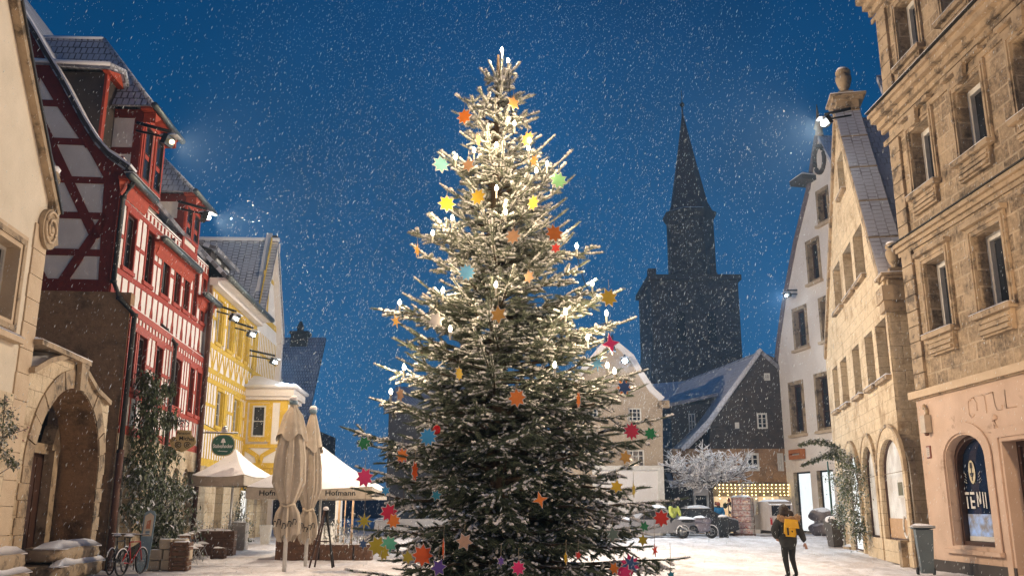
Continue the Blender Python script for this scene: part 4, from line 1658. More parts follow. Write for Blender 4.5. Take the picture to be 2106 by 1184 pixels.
# ---------------------------------------------------------------- slate gabled house at the end of the square
YH = 55.0
FH = Frame((0, YH), (1, 0), (0, -1))
hg = thing('slate_gabled_house', (16, YH, .27), 'dark slate clad gable house with fairy lit shop on its ground floor', 'house')
U = lambda x, y, d=0: FH.uv(x, y, d)
pA, pL, pF = U(1567, 724), U(1462, 872), U(1404, 924)
zsl = U(1500, 922)[1]
xr = U(1660, 900)[0]
polyg = [(pL[0] - .2, zsl), (xr, zsl), (xr, U(1600, 735)[1] - 1.2), U(1600, 738), pA, pL]
gwn = [(1556, 1577, 849, 881), (1511, 1520, 868, 881), (1571, 1583, 767, 782)]
gh_ = [rect(U(a, c)[0], U(b, c)[0], U(a, d)[1], U(a, c)[1]) for a, b, c, d in gwn]
m = MB(FH)
m.prism(polyg, -.4, 0, SLATE, holes=gh_, reveal=.1)
m.build('slate_gable', SLATE, hg)
m = MB(FH)                                     # slate courses
z = zsl
k = 0
while z < pA[1]:
    t = (z - pL[1]) / (pA[1] - pL[1])
    ul = pL[0] - .2 if t < 0 else pL[0] + (pA[0] - pL[0]) * t
    cuts = sorted([(h[0][0] - .05, h[1][0] + .05) for h in gh_ if h[0][1] - .1 < z < h[2][1] + .1])
    x = ul + .15
    for a, b in cuts + [(xr, xr)]:
        if a > x:
            m.box(x, a, .0, .025, z, z + .03, SLATE)
        x = b
    z += .22
m.build('slate_courses', SLATE, hg)
for h in gh_:
    window(hg, FH, h[0][0], h[1][0], h[0][1], h[2][1], -.05, frame=FRAMEW, cols=2, rows=3, fw=.09)
zsh = U(1500, 992)[1]
u0, u1 = U(1440, 980)[0], U(1625, 980)[0]
sws_ = [rect(U(1535, 950)[0], U(1562, 950)[0], U(1550, 968)[1], U(1550, 931)[1]), rect(U(1599, 950)[0], U(1612, 950)[0], U(1550, 968)[1], U(1550, 931)[1]), rect(U(1441, 950)[0] + .3, U(1455, 950)[0], U(1550, 968)[1], U(1550, 931)[1])]
m = MB(FH)
m.prism([(u0 - 1.6, zsh), (xr, zsh), (xr, zsl), (u0 - 1.6, zsl)], -.5, .0, SAND3, holes=sws_, reveal=.15)
m.build('stone_storey', SAND3, hg)
for h in sws_:
    window(hg, FH, h[0][0], h[1][0], h[0][1], h[2][1], -.1, frame=FRAMEW, cols=2, rows=3, fw=.12)
m = MB(FH)
m.box(u0 - 1.6, xr, -14, -.52, .1, zsl, DARKB)
m.build('inner_body', DARKB, hg)
# ground floor: pilasters and lit glass
zt = U(1500, 1020)[1]
m = MB(FH)
m.box(U(1462, 1000)[0], xr, -.4, .05, zt, zsh, mat('fascia_brown', (.3, .24, .15), rough=.8))
for a, b in ((1462, 1470), (1543, 1561), (1606, 1630)):
    m.box(U(a, 1050)[0], U(b, 1050)[0], -.4, .02, .1, zt, WHITE)
m.box(u0 - 1.6, U(1462, 1050)[0], -.4, -.02, .1, zsh, DARKB)
m.build('shop_front', WHITE, hg)
m = MB(FH)
m.box(U(1470, 1050)[0], U(1543, 1050)[0], -.36, -.3, .3, zt, LITW)
m.box(U(1561, 1050)[0], U(1606, 1050)[0], -.36, -.3, .5, zt, LITW)
sg_ = m.build('lit_shop_glass', LITW, hg)
m = MB(FH)                                     # goods seen in the lit windows
rg = random.Random(3)
for i in range(90):
    x = rg.uniform(U(1471, 1050)[0], U(1605, 1050)[0])
    if U(1543, 1050)[0] - .1 < x < U(1561, 1050)[0] + .1:
        continue
    z = rg.uniform(.6, zt - .2)
    s = rg.uniform(.05, .16)
    m.blob((x, -.2, z), s, .06, s * rg.uniform(.6, 1.6), .3, 3, 1, [SLATE, WOOD, mat('goods_green', (.04, .08, .04)), mat('goods_red', (.35, .05, .03))][i % 4])
m.build('window_goods', SLATE, hg)
# roofs: slope facing left, seen from the square, with a dormer
bk = Vector((-.17, .98)).normalized() * 14
off = lambda p, t: (p[0] + bk.x * t, -bk.y * t, p[1])
m = MB(FH)
m.slab([off(pF, 0), off(pF, 1), off((pL[0], pL[1] + .1), 1), off((pL[0], pL[1] + .1), 0)], .2, TILES2)
m.slab([off((pL[0], pL[1] + .1), 0), off((pL[0], pL[1] + .1), 1), off((pA[0], pA[1] + .1), 1), off((pA[0], pA[1] + .1), 0)], .2, TILES2)
m.slab([(pA[0], .1, pA[1] + .1), (xr + 3, .1, pA[1] - 5), (xr + 3, -14, pA[1] - 5), off((pA[0], pA[1] + .1), 1)], .2, TILES)
m.build('roof', TILES, hg)
m = MB(FH)
m.curve([(pF[0] - .05, pF[1]), (pL[0] - .2, pL[1] + .1), (pA[0] - .1, pA[1] + .16)], [.25, .28, .2], -.3, .25, TILES2)
m.build('verge_snow', SNOW, hg)
m = MB(FH)
w0, w1 = U(1414, 900, -2.5), U(1432, 850, -2.5)
m.box(w0[0] - 1.0, w1[0] + 1.2, -9, -2.5, 4.4, w1[1] + .6, SLATE)
dm = m.build('dormer', SLATE, hg)
window(dm, FH, w0[0] + .1, w1[0] - .1, w0[1] + .05, w1[1], -2.46, frame=FRAMEW, cols=2, rows=3, fw=.07, name='dormer_window')
m = MB(FH)
m.slab([(w0[0] - 2.4, -2.3, w1[1] + .35), (w1[0] + 1.4, -2.3, w1[1] + 1.3), (w1[0] + 1.4, -9, w1[1] + 1.6), (w0[0] - 2.4, -9, w1[1] + .6)], .2, TILES2)
m.build('dormer_roof', TILES2, dm)
# dark wing at the left, with a low lean-to roof and kiosk window
xl = U(1364, 1000, -1)[0]
dw = thing('dark_side_building', (xl + 2, YH + 1, .27), 'dark narrow building with snowy lean-to roof between beige house and slate gable house', 'building')
m = MB(FH)
m.box(xl - 6, u0 - 1.62, -8, -1.0, .1, U(1380, 920, -1)[1], DARKB)
m.build('wall', DARKB, dw)
m = MB(FH)
q = [U(1378, 1000, .4), U(1418, 982, .4)]
m.slab([(q[0][0], .6, q[0][1]), (q[1][0] + 1.6, .6, q[1][1] + .1), (q[1][0] + 1.6, -1, q[1][1] + .9), (q[0][0], -1, q[0][1] + .8)], .12, TILES2)
m.build('lean_to_roof', TILES2, dw)
m = MB(FH)
a, b = U(1428, 1050, .3)[0], U(1459, 1050, .3)[0]
zk = [U(1440, y, .3)[1] for y in (1098, 1056, 1050, 1036, 1018, 1004)]
m.box(a, b, -.8, .28, .2, zk[1], WOODP)
m.box(a, b, -.8, .28, zk[4], zk[5], WHITE)
for x in (a, b - .12):
    m.box(x, x + .12, -.8, .3, zk[1], zk[4], FRAMEW)
m.box(a - .05, b + .05, -.8, .36, zk[1], zk[1] + .12, FRAMEW)
m.build('counter', WOODP, dw)
m = MB(FH)
m.box(a + .12, b - .12, .1, .14, zk[1] + .12, zk[4], GLASS)
m.build('pane', GLASS, dw)

# icicle lights along the shop
fl = thing('fairy_lights', (U(1530, 1000, .2)[0], YH - .2, zsh), 'curtain of warm white fairy lights hanging over the slate house shop front', 'fairy lights')
m = MB(FH)
m.tube([(U(1468, 1000, .25)[0], .25, zsh - .05), (U(1630, 1000, .25)[0], .25, zsh - .02)], .02, 5, IRON)
BULB = mat_emit('warm_led', (1, .72, .3), 9)
a, b = U(1469, 1000)[0], U(1628, 1000)[0]
x = a
k = 0
m2 = MB(FH)
while x < b:
    ln = .35 + .45 * abs(math.sin(k * 1.7)) + .1 * rg.random()
    z = 0
    m.tube([(x, .25, zsh - .05), (x, .25, zsh - .08 - ln)], .006, 4, IRON, caps=False)
    while z < ln:
        m2.lathe((x + rg.uniform(-.02, .02), .25, zsh - .12 - z), [(.004, -.035), (.042, 0), (.004, .035)], 5, BULB)
        z += .2
    x += .24
    k += 1
m.build('cable', IRON, fl)
m2.build('bulbs', BULB, fl)

# ---------------------------------------------------------------- beige house behind the tree
YB = 50.0
FBG = Frame((0, YB), (1, 0), (0, -1))
bh = thing('beige_house', (6, YB, .27), 'beige rendered house with stepped snowy gable and white hoarding, partly hidden behind the christmas tree', 'house')
V = lambda x, y, d=0: FBG.uv(x, y, d)
pb = [V(1366, 1102)[:1] + (.1,), V(1362, 826), V(1340, 806), V(1315, 768), V(1298, 738), V(1272, 716), V(1240, 716), V(1195, 770), V(1150, 822), V(1092, 822)[:1] + (.1,)]
bw_ = [(1292, 1319, 838, 866), (1290, 1325, 924, 962), (1200, 1230, 838, 866), (1196, 1236, 924, 962), (1140, 1170, 924, 962)]
bhs = [rect(V(a, c)[0], V(b, c)[0], V(a, d)[1], V(a, c)[1]) for a, b, c, d in bw_]
BEI = mat_stone('beige_wall', (.34, .27, .2), (.38, .31, .23), (.29, .23, .17), .9, .35, (.3, .22, .15), .55, .25, .006)
m = MB(FBG)
m.prism(pb, -.4, 0, BEI, holes=bhs, reveal=.2)
m.build('wall', BEI, bh)
for h in bhs:
    window(bh, FBG, h[0][0], h[1][0], h[0][1], h[2][1], -.15, frame=FRAMEW, cols=3, rows=3, fw=.08)
m = MB(FBG)
m.prism([pb[0], pb[1], pb[5], pb[6], pb[8], pb[9]], -9, -.42, DARKB)
m.build('inner_body', DARKB, bh)
m = MB(FBG)
m.curve([(p[0], p[1] + .12) for p in pb[1:9]], .3, -.5, .25, SNOW)
m.build('verge_snow', SNOW, bh)
m = MB(FBG)
m.box(pb[1][0] - .3, pb[1][0] + .35, -.3, .3, pb[1][1] - .35, pb[1][1] + .05, SANDP)
m.build('kneeler', SANDP, bh)
h0, h1 = V(1224, 1100), V(1359, 962)
m = MB(FBG)
PAN = mat('hoarding_white', (.74, .72, .71), (.66, .64, .63), .6, .6)
m.box(h0[0], h1[0], .1, .22, .2, h1[1], PAN)
m.prism(rect(h0[0] - .1, h1[0] + .1, .2, h1[1] + .12), .1, .34, FRAMEW, holes=[rect(h0[0] + .12, h1[0] - .22, .2001, h1[1] - .12)])
m.build('white_hoarding', None, None, FBG.w(((h0[0] + h1[0]) / 2, .2, .27)), 'big blank white framed panel on the ground floor of the beige house', 'hoarding')

# ---------------------------------------------------------------- grey building and ground behind the tree, church
YG = 64.0
FGR = Frame((0, YG), (1, 0), (0, -1))
gb_ = thing('grey_building', (-3, YG, .27), 'plain dark grey building standing behind the left half of the christmas tree', 'building')
a, b = FGR.uv(800, 835), FGR.uv(1100, 870)
m = MB(FGR)
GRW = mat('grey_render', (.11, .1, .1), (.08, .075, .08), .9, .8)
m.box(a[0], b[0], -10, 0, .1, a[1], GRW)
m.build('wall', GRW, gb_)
m = MB(FGR)
m.slab([(a[0] - .3, .4, a[1]), (b[0], .4, a[1]), (b[0], -6, a[1] + 2.2), (a[0] - .3, -6, a[1] + 2.2)], .25, TILES)
m.build('roof', TILES, gb_)
for i in range(5):
    c = a[0] + 1.2 + i * 1.9
    window(gb_, FGR, c, c + .9, 4.6, 6.0, .01, frame=FRAMED, cols=2, rows=2)
    window(gb_, FGR, c, c + .9, 1.5, 3.0, .01, frame=FRAMED, cols=2, rows=2)

YT = 100.0
ct_ = thing('church_tower', (22, YT, .27), 'dark square church tower with octagonal belfry and tall pointed spire against the blue sky', 'church tower')
FT = Frame((0, YT), (1, 0), (0, -1))
T = lambda x, y, d=0: FT.uv(x, y, d)
STN = mat_stone('tower_stone', (.1, .068, .05), (.12, .085, .06), (.07, .055, .045), 1.4, .6, (.05, .04, .035), .5, .5)
xc = (T(1340, 620)[0] + T(1520, 620)[0]) / 2
hw = (T(1520, 620)[0] - T(1340, 620)[0]) / 2
zpar = T(1430, 562)[1]
m = MB(FT)
m.box(xc - hw, xc + hw, -2 * hw, 0, 0, zpar - .8, STN)
m.box(xc - hw - .35, xc + hw + .35, -2 * hw - .35, .35, zpar - .8, zpar - .2, STN)
m.prism([(xc - hw - .9, 0), (xc - hw, 0), (xc - hw, T(1340, 700)[1]), (xc - hw - .3, T(1340, 760)[1])], -2 * hw, -.2, STN)
for s_ in (-1, 1):
    for w_ in (.55, .15):
        pass
m.box(xc - hw - .3, xc - hw + .6, -.6, .35, zpar - .2, zpar + .5, STN)
m.box(xc + hw - 3, xc + hw - 2.4, -.9, -.1, zpar - .2, zpar + 1.2, STN)
m.build('tower_shaft', STN, ct_)
zw = [T(1430, y)[1] for y in (700, 640)]
for c in (-.35, .35):
    m = MB(FT)
    m.prism(arch(xc + hw * c - .5, xc + hw * c + .5, zw[0], zw[1], 8), .0, .04, INSIDE)
    m.build('belfry_opening', INSIDE, ct_)
z0_, z1_ = zpar - .3, T(1420, 446, -hw)[1]
r8 = (T(1470, 500, -hw)[0] - T(1371, 500, -hw)[0]) / 2
xo = (T(1470, 500, -hw)[0] + T(1371, 500, -hw)[0]) / 2
m = MB(FT)
m.lathe((xo, -hw, 0), [(r8 * 1.03, z0_), (r8 * 1.03, z0_ + 1.4), (r8 * .99, z0_ + 1.5), (r8 * .98, z1_ - .8), (r8 * 1.1, z1_ - .2), (r8 * 1.13, z1_ + .2), (r8 * 1.0, z1_ + .3)], 8, STN, False, PI / 8)
m.build('belfry', STN, ct_)
ztip = T(1403, 240, -hw)[1]
m = MB(FT)
r_s = (T(1456, 432, -hw)[0] - T(1380, 432, -hw)[0]) / 2
xs, xt = (T(1456, 432, -hw)[0] + T(1380, 432, -hw)[0]) / 2, T(1404, 240, -hw)[0]
SPM = mat('spire_slate', (.085, .04, .035), (.05, .03, .03), .7, 2, 4, .6)
prof = [(r8 * .98, z1_ + .25), (r_s, z1_ + 1.6), (r_s * .5, (z1_ + ztip) / 2 + 1), (.14, ztip), (.05, ztip + 1.8)]
vs, fs = [], []
for r_, z in prof:
    t = (z - z1_) / (ztip - z1_)
    for k in range(8):
        th = 2 * PI * k / 8 + PI / 8
        vs.append((xs + (xt - xs) * t + r_ * math.cos(th), -hw + r_ * math.sin(th), z))
for i in range(len(prof) - 1):
    for k in range(8):
        fs.append((i * 8 + k, i * 8 + (k + 1) % 8, (i + 1) * 8 + (k + 1) % 8, (i + 1) * 8 + k))
m.add(vs, fs, SPM)
sp_ = m.build('spire', SPM, ct_)
m = MB(FT)
m.lathe((xs, -hw, z1_ + .32), [(r8 * 1.02, 0), (r8 * .7, .55), (r_s * .9, 1.5)], 8, SNOW, False, PI / 8)
m.build('spire_snow', SNOW, sp_)
m = MB(FT)
m.lathe((xt, -hw, ztip + 1.2), [(.05, 0), (.3, .3), (.3, .5), (.05, .8), (.03, 2.4)], 8, IRON)
m.build('finial', IRON, sp_)
# church nave roof in front of it
nv = thing('church_nave', (18, 84, .27), 'dark snow dusted church roof in front of the tower, behind the slate gable house', 'church')
FN = Frame((0, 84), (1, 0), (0, -1))
m = MB(FN)
a, b, c = FN.uv(1325, 800), FN.uv(1490, 730), FN.uv(1600, 760)
m.box(a[0] - 1, c[0] + 4, -9, 0, 0, 9, DARKB)
m.build('wall', DARKB, nv)
m = MB(FN)
m.slab([(a[0] - 1, .4, 9), (c[0] + 4, .4, 9), (c[0] + 4, -7, c[1] + 1), (FN.uv(1365, 770)[0], -7, FN.uv(1365, 768)[1])], .3, TILES2)
m.build('roof', TILES, nv)
# ================================================================== CHRISTMAS TREE
YT0 = 11.5
TX = atY(1027, 700, YT0).x
prof_px = [(95, 1028, 1034), (130, 1010, 1050), (170, 1000, 1062), (210, 945, 1095), (250, 945, 1102), (290, 950, 1110), (320, 915, 1160), (370, 915, 1165), (440, 890, 1165), (485, 858, 1185), (520, 868, 1212), (560, 880, 1190), (610, 850, 1235), (640, 810, 1245), (665, 820, 1270), (700, 830, 1240), (760, 810, 1295), (815, 795, 1300), (860, 830, 1330), (890, 770, 1325), (940, 790, 1305), (970, 770, 1300), (1030, 790, 1360), (1080, 775, 1360), (1130, 780, 1330), (1180, 760, 1370), (1250, 750, 1370), (1310, 900, 1200)]
PZ = []
for y, a, b in prof_px:
    l, r_ = atY(a, y, YT0), atY(b, y, YT0)
    PZ.append((l.z, TX - l.x, r_.x - TX))
PZ.sort()
pz = np.array([p[0] for p in PZ])
pl = np.array([p[1] for p in PZ])
pr_ = np.array([p[2] for p in PZ])
ZTOP = PZ[-1][0]


def radius(z, phi):
    l, r_ = float(np.interp(z, pz, pl)), float(np.interp(z, pz, pr_))
    t = .5 + .5 * math.cos(phi)
    return l * (1 - t) + r_ * t


def trunk_at(z):
    return Vector((TX + .03 * math.sin(z * .9) - .012 * z * .5, YT0 + .03 * math.sin(z * 1.3), z))


tr = thing('christmas_tree', (TX, YT0, 0), 'tall snow covered fir tree hung with lit candle bulbs and coloured stars', 'christmas tree')
rt = random.Random(21)
fingers = []                                    # (start, direction, length, thickness, snow)
wood = MB()
BARK = mat('fir_bark', (.09, .06, .04), (.05, .033, .022), .9, 12, 20, .6, snow=.15)


def shoot(p0, d, L, lvl, snow, droop):
    """a shoot clothed in needles, with smaller shoots to both sides"""
    n = max(1, int(round(L / .14)))
    seg = L / n
    p = p0.copy()
    dd = d.copy()
    side = dd.cross(Vector((0, 0, 1)))
    side = side.normalized() if side.length > .1 else Vector((1, 0, 0))
    for i in range(n):
        fingers.append((p.copy(), dd.copy(), seg * 1.12, 1.0 if lvl else 1.1, snow))
        t = (i + .6) / n
        if lvl > 0 and (i < n - 1 or L < .3):
            for s_ in (-1, 1):
                if rt.random() < .88:
                    a = R(rt.uniform(38, 58))
                    sd = (dd * math.cos(a) + side * s_ * math.sin(a) + Vector((0, 0, rt.uniform(-.22, .14) - .25 * max(0, 1 - p0.z / 4.5)))).normalized()
                    l2 = (L * .5 * (1 - t) + .09) * rt.uniform(.75, 1.2)
                    shoot(p + dd * seg * .5, sd, min(l2, .3), 0, snow, droop)
        p = p + dd * seg
        dd = (dd + Vector((rt.uniform(-.08, .08), rt.uniform(-.08, .08), rt.uniform(-.07, .07) - droop * .08))).normalized()


def bough(tip, rise, fill=1.0, snow=.8, sag=.0, phi=None):
    v = Vector((tip.x - TX, tip.y - YT0, 0))
    L = v.length
    zb_ = min(tip.z - rise * L, ZTOP - .25)
    if zb_ < .1:
        zb_ = .1
    b0 = trunk_at(zb_)
    n = max(3, int(L / .16))
    pts = []
    for i in range(n + 1):
        t = i / n
        q = b0.lerp(tip, t)
        q.z += -sag * math.sin(PI * t) * L + .02 * math.sin(t * 9 + tip.x * 7)
        q.x += .02 * L * math.sin(t * 5 + tip.z * 5)
        pts.append(q)
    wood.tube(pts, [max(.006, .022 * min(1.5, L) * (1 - i / n) + .006) for i in range(n + 1)], 5, BARK, caps=False)
    for i in range(1, n):
        t = i / n
        if t < .16 and L > .6:
            continue
        dd = (pts[i + 1] - pts[i]).normalized()
        side = dd.cross(Vector((0, 0, 1))).normalized()
        for s_ in (-1, 1):
            if rt.random() > .93 * fill:
                continue
            a = R(rt.uniform(42, 66))
            up_ = rt.uniform(-.35, .25) - .4 * max(0, 1 - pts[i].z / 4.5)
            sd = (dd * math.cos(a) + side * s_ * math.sin(a) + Vector((0, 0, up_))).normalized()
            ln = (.1 + .42 * (1 - t) ** .8 * min(L, 1.5) * .75) * rt.uniform(.7, 1.2)
            shoot(pts[i] + dd * rt.uniform(0, .08), sd, ln, 1 if ln > .2 else 0, snow, .5)
        if rt.random() < .35:
            sd = (dd * .7 + Vector((0, 0, rt.choice((-.6, .55)))) + side * rt.uniform(-.3, .3)).normalized()
            shoot(pts[i], sd, rt.uniform(.08, .16), 0, snow, 0)
        if t > .3:
            fingers.append((pts[i].copy(), dd.copy(), (pts[i + 1] - pts[i]).length * 1.1, 1.1, snow))
    dd = (pts[-1] - pts[-2]).normalized()
    shoot(pts[-1], (dd + Vector((0, 0, .1))).normalized(), rt.uniform(.12, .2), 0, snow, 0)


# whorls
z = .35
k = 0
while z < ZTOP - .35:
    f = z / ZTOP
    n = int(round(9 - 4.5 * f)) if f < .86 else 3
    ph0 = rt.uniform(0, 6.28)
    for i in range(n):
        phi = ph0 + 2 * PI * i / n + rt.uniform(-.25, .25)
        zt_ = z + rt.uniform(-.08, .08)
        rr = max(.08, radius(zt_, phi) * rt.uniform(.72, 1.04) - .02 - .1 * min(1, f * 1.6))
        if f > .93:
            continue
        depthf = .92
        tip = Vector((TX + rr * math.cos(phi), YT0 + rr * depthf * math.sin(phi), zt_))
        rise = -.1 + .8 * f ** 1.1 + rt.uniform(-.05, .08)
        sn = .22 + .78 * min(1, max(0, f * 1.7 - .25))
        bough(tip, rise, 1.0, sn, .05 if f > .4 else -.03)
    # short inner growth between the whorls
    for i in range(3 if f < .8 else 0):
        phi = rt.uniform(0, 6.28)
        zt_ = z + rt.uniform(.05, .2)
        rr = radius(zt_, phi) * rt.uniform(.35, .6)
        bough(Vector((TX + rr * math.cos(phi), YT0 + rr * math.sin(phi), zt_)), -.1 + .7 * f, .9, .5, 0)
    z += .215 - .06 * f
    k += 1
# the long boughs that give the outline
tips = [(940, 206), (938, 238), (952, 284), (903, 326), (906, 392), (886, 456), (842, 483), (866, 522), (1096, 200), (1104, 234), (1171, 334), (1172, 384), (1146, 432), (1185, 480), (1223, 519), (1192, 552), (1226, 598), (1252, 606), (1284, 664), (1238, 700), (1312, 770), (1300, 806), (1358, 861), (1340, 905), (1300, 960), (1382, 1026), (1345, 1052), (1402, 1146), (1335, 1092), (1290, 1010),
        (784, 637), (824, 700), (840, 612), (868, 650), (798, 758), (776, 824), (848, 846), (725, 889), (744, 968), (738, 1012), (758, 1088), (730, 1178), (800, 1130), (862, 1180), (790, 920), (1075, 200), (1002, 158), (1052, 150), (1050, 262), (985, 225), (1062, 178)]
for (x, y) in tips:
    p = atY(x, y, YT0)
    f = p.z / ZTOP
    p.y += rt.uniform(-.45, .35) * min(1, abs(p.x - TX))
    q = atY(x, y, p.y)
    if abs(q.x - TX) > .2:
        q.x -= math.copysign(.1 if y < 500 else .03, q.x - TX)
    rise = (-.12 + .75 * f) + rt.uniform(-.03, .05)
    if y in (637, 664, 519, 483, 770):
        rise = .05
    bough(q, rise, 1.05, .45 + .55 * min(1, f * 1.6), .04)
# leader and the top candles' shoots
for (x, y, b0) in ((1033, 112, 175), (1046, 138, 200), (1006, 128, 175), (1028, 150, 260)):
    t0, t1 = atY(1028, b0, YT0), atY(x, y, YT0)
    fingers.append((t0, (t1 - t0).normalized(), (t1 - t0).length, 1.2, 1))
for i in range(10):
    zt_ = ZTOP - .35 - .08 * i
    fingers.append((trunk_at(zt_ - .1), Vector((0, 0, 1)), .18, 1.0, .8))

tp = [trunk_at(z_) for z_ in np.linspace(0, ZTOP - .15, 30)]
m = MB()
m.tube(tp, [.15 * (1 - i / 30) ** .9 + .012 for i in range(30)], 10, BARK)
m.build('trunk', BARK, tr)
wood.build('boughs', BARK, tr)


# finger templates: a bristly spindle of needles along +Y, and the snow that lies on it
def finger_template(seed):
    r_ = random.Random(seed)
    V_, T_ = [], []
    n, m_ = 5, 3
    for i in range(m_ + 1):
        t = i / m_
        rad = (.34 if i not in (0, m_) else .15)
        for k_ in range(n):
            th = 2 * PI * k_ / n + t
            V_.append((math.cos(th) * rad, t * .96, math.sin(th) * rad))
    for i in range(m_):
        for k_ in range(n):
            a, b = i * n + k_, i * n + (k_ + 1) % n
            T_ += [(a, b, b + n), (a, b + n, a + n)]
    for i in range(40):
        t = i / 40
        th = i * 2.4 + r_.uniform(-.4, .4)
        c, s = math.cos(th), math.sin(th)
        if s < -.5:
            s *= .8
        ln = r_.uniform(.85, 1.25) * (1 - .35 * max(0, t - .7) / .3)
        b = len(V_)
        w = .12
        V_ += [(c * .2 - s * w, t, s * .2 + c * w), (c * .2 + s * w, t, s * .2 - c * w), (c * ln, t + .17, s * ln)]
        T_.append((b, b + 1, b + 2))
    return np.array(V_), np.array(T_)


def snow_template(seed):
    r_ = random.Random(seed)
    V_, T_ = [], []
    n, m_ = 5, 5
    t0, t1 = r_.uniform(0, .12), r_.uniform(.85, 1.05)
    for i in range(m_ + 1):
        t = i / m_
        rad = [.3, 1.0, .9, .6, 1.0, .4][i] * r_.uniform(.7, 1.25)
        for k_ in range(n):
            th = PI * (-.12 + 1.24 * k_ / (n - 1))
            V_.append((math.cos(th) * rad * .85, t0 + (t1 - t0) * t, .12 + math.sin(th) * rad * .75))
    for i in range(m_):
        for k_ in range(n - 1):
            a = i * n + k_
            T_ += [(a, a + 1, a + 1 + n), (a, a + 1 + n, a + n)]
        a = i * n
        T_ += [(a + n - 1, a, a + n), (a + n - 1, a + n, a + 2 * n - 1)]
    return np.array(V_), np.array(T_)


def batch(items, temps, name, material, parent, smooth=False):
    o0 = np.array(WL[parent])
    VV, TT = [], []
    base = 0
    groups = [[] for _ in temps]
    for i, it in enumerate(items):
        groups[i % len(temps)].append(it)
    for (V_, T_), its in zip(temps, groups):
        if not its:
            continue
        P = np.array([tuple(i[0]) for i in its])
        D = np.array([tuple(i[1]) for i in its])
        L = np.array([i[2] for i in its])
        Tk = np.array([i[3] for i in its])
        Z = np.array([0, 0, 1.0])
        X = np.cross(D, Z)
        nx = np.linalg.norm(X, axis=1)
        X[nx < .15] = (1, 0, 0)
        X /= np.linalg.norm(X, axis=1)[:, None]
        U_ = np.cross(X, D)
        W = P[:, None, :] + V_[None, :, 0, None] * X[:, None, :] * Tk[:, None, None] + V_[None, :, 1, None] * D[:, None, :] * L[:, None, None] + V_[None, :, 2, None] * U_[:, None, :] * Tk[:, None, None]
        n, k_ = W.shape[0], W.shape[1]
        VV.append(W.reshape(-1, 3))
        TT.append((T_[None] + (np.arange(n) * k_)[:, None, None] + base).reshape(-1, 3))
        base += n * k_
    VV = (np.concatenate(VV) - o0).astype(np.float32)
    TT = np.concatenate(TT).astype(np.int32)
    me = bpy.data.meshes.new(name)
    me.vertices.add(len(VV))
    me.vertices.foreach_set('co', VV.ravel())
    me.loops.add(TT.size)
    me.loops.foreach_set('vertex_index', TT.ravel())
    me.polygons.add(len(TT))
    me.polygons.foreach_set('loop_start', np.arange(0, TT.size, 3, dtype=np.int32))
    me.polygons.foreach_set('loop_total', np.full(len(TT), 3, dtype=np.int32))
    if smooth:
        me.polygons.foreach_set('use_smooth', np.ones(len(TT), dtype=bool))
    me.update(calc_edges=True)
    me.materials.append(material)
    o = bpy.data.objects.new(name, me)
    C.objects.link(o)
    o.parent = parent
    WL[o] = Vector(o0)
    return o


def needle_mat():
    m_, nt, b = nodes('fir_needles')
    tc = nt.nodes.new('ShaderNodeTexCoord')
    v = tc.outputs['Object']
    f = noise_fac(nt, v, 5, 3, .6, .3, .7)
    col = mixc(nt, f, (.035, .065, .036), (.075, .11, .06))
    sep = nt.nodes.new('ShaderNodeSeparateXYZ')
    nt.links.new(v, sep.inputs[0])
    mr = nt.nodes.new('ShaderNodeMapRange')        # the upper boughs carry rime
    mr.inputs[1].default_value = 2.2
    mr.inputs[2].default_value = 7.0
    mr.inputs[3].default_value = .1
    mr.inputs[4].default_value = .85
    nt.links.new(sep.outputs[2], mr.inputs[0])
    n2 = noise_fac(nt, v, 22, 3, .6, .35, .65)
    mm = nt.nodes.new('ShaderNodeMath')
    mm.operation = 'MULTIPLY'
    nt.links.new(mr.outputs[0], mm.inputs[0])
    nt.links.new(n2, mm.inputs[1])
    col = mixc(nt, mm.outputs[0], col, (.62, .62, .58))
    nt.links.new(col, b.inputs['Base Color'])
    b.inputs['Roughness'].default_value = .6
    return m_


NEEDLES = needle_mat()
items = [(p, d, l, (.03 + .012 * p.z / ZTOP) * t * rt.uniform(.85, 1.15)) for (p, d, l, t, s) in fingers]
batch(items, [finger_template(i) for i in range(5)], 'needles', NEEDLES, tr)
items = []
for (p, d, l, t, s) in fingers:
    if abs(d.z) > .93 and rt.random() > .3:
        continue
    patch = noise.noise(p * 2.3) * .5
    for h_ in (0, 1):
        if rt.random() < s * .85 + patch * 1.3:
            items.append((p + d * l * (.5 * h_ + rt.uniform(-.05, .08)), d, l * rt.uniform(.4, .62), .025 * t * rt.uniform(.55, 1.2) * (.8 + .5 * s)))
batch(items, [snow_template(i) for i in range(5)], 'snow_cover', SNOW, tr, True)
print('FINGERS', len(fingers), len(items))


def surf_y(px, py, f=.86):
    """depth of the tree's near surface at a place"""
    q = atY(px, py, YT0)
    for _ in range(4):
        rr = max(.05, radius(q.z, 0 if q.x > TX else PI))
        dx = min(.98, abs(q.x - TX) / rr)
        y = YT0 - f * rr * math.sqrt(max(0, 1 - dx * dx))
        q = atY(px, py, y)
    return q


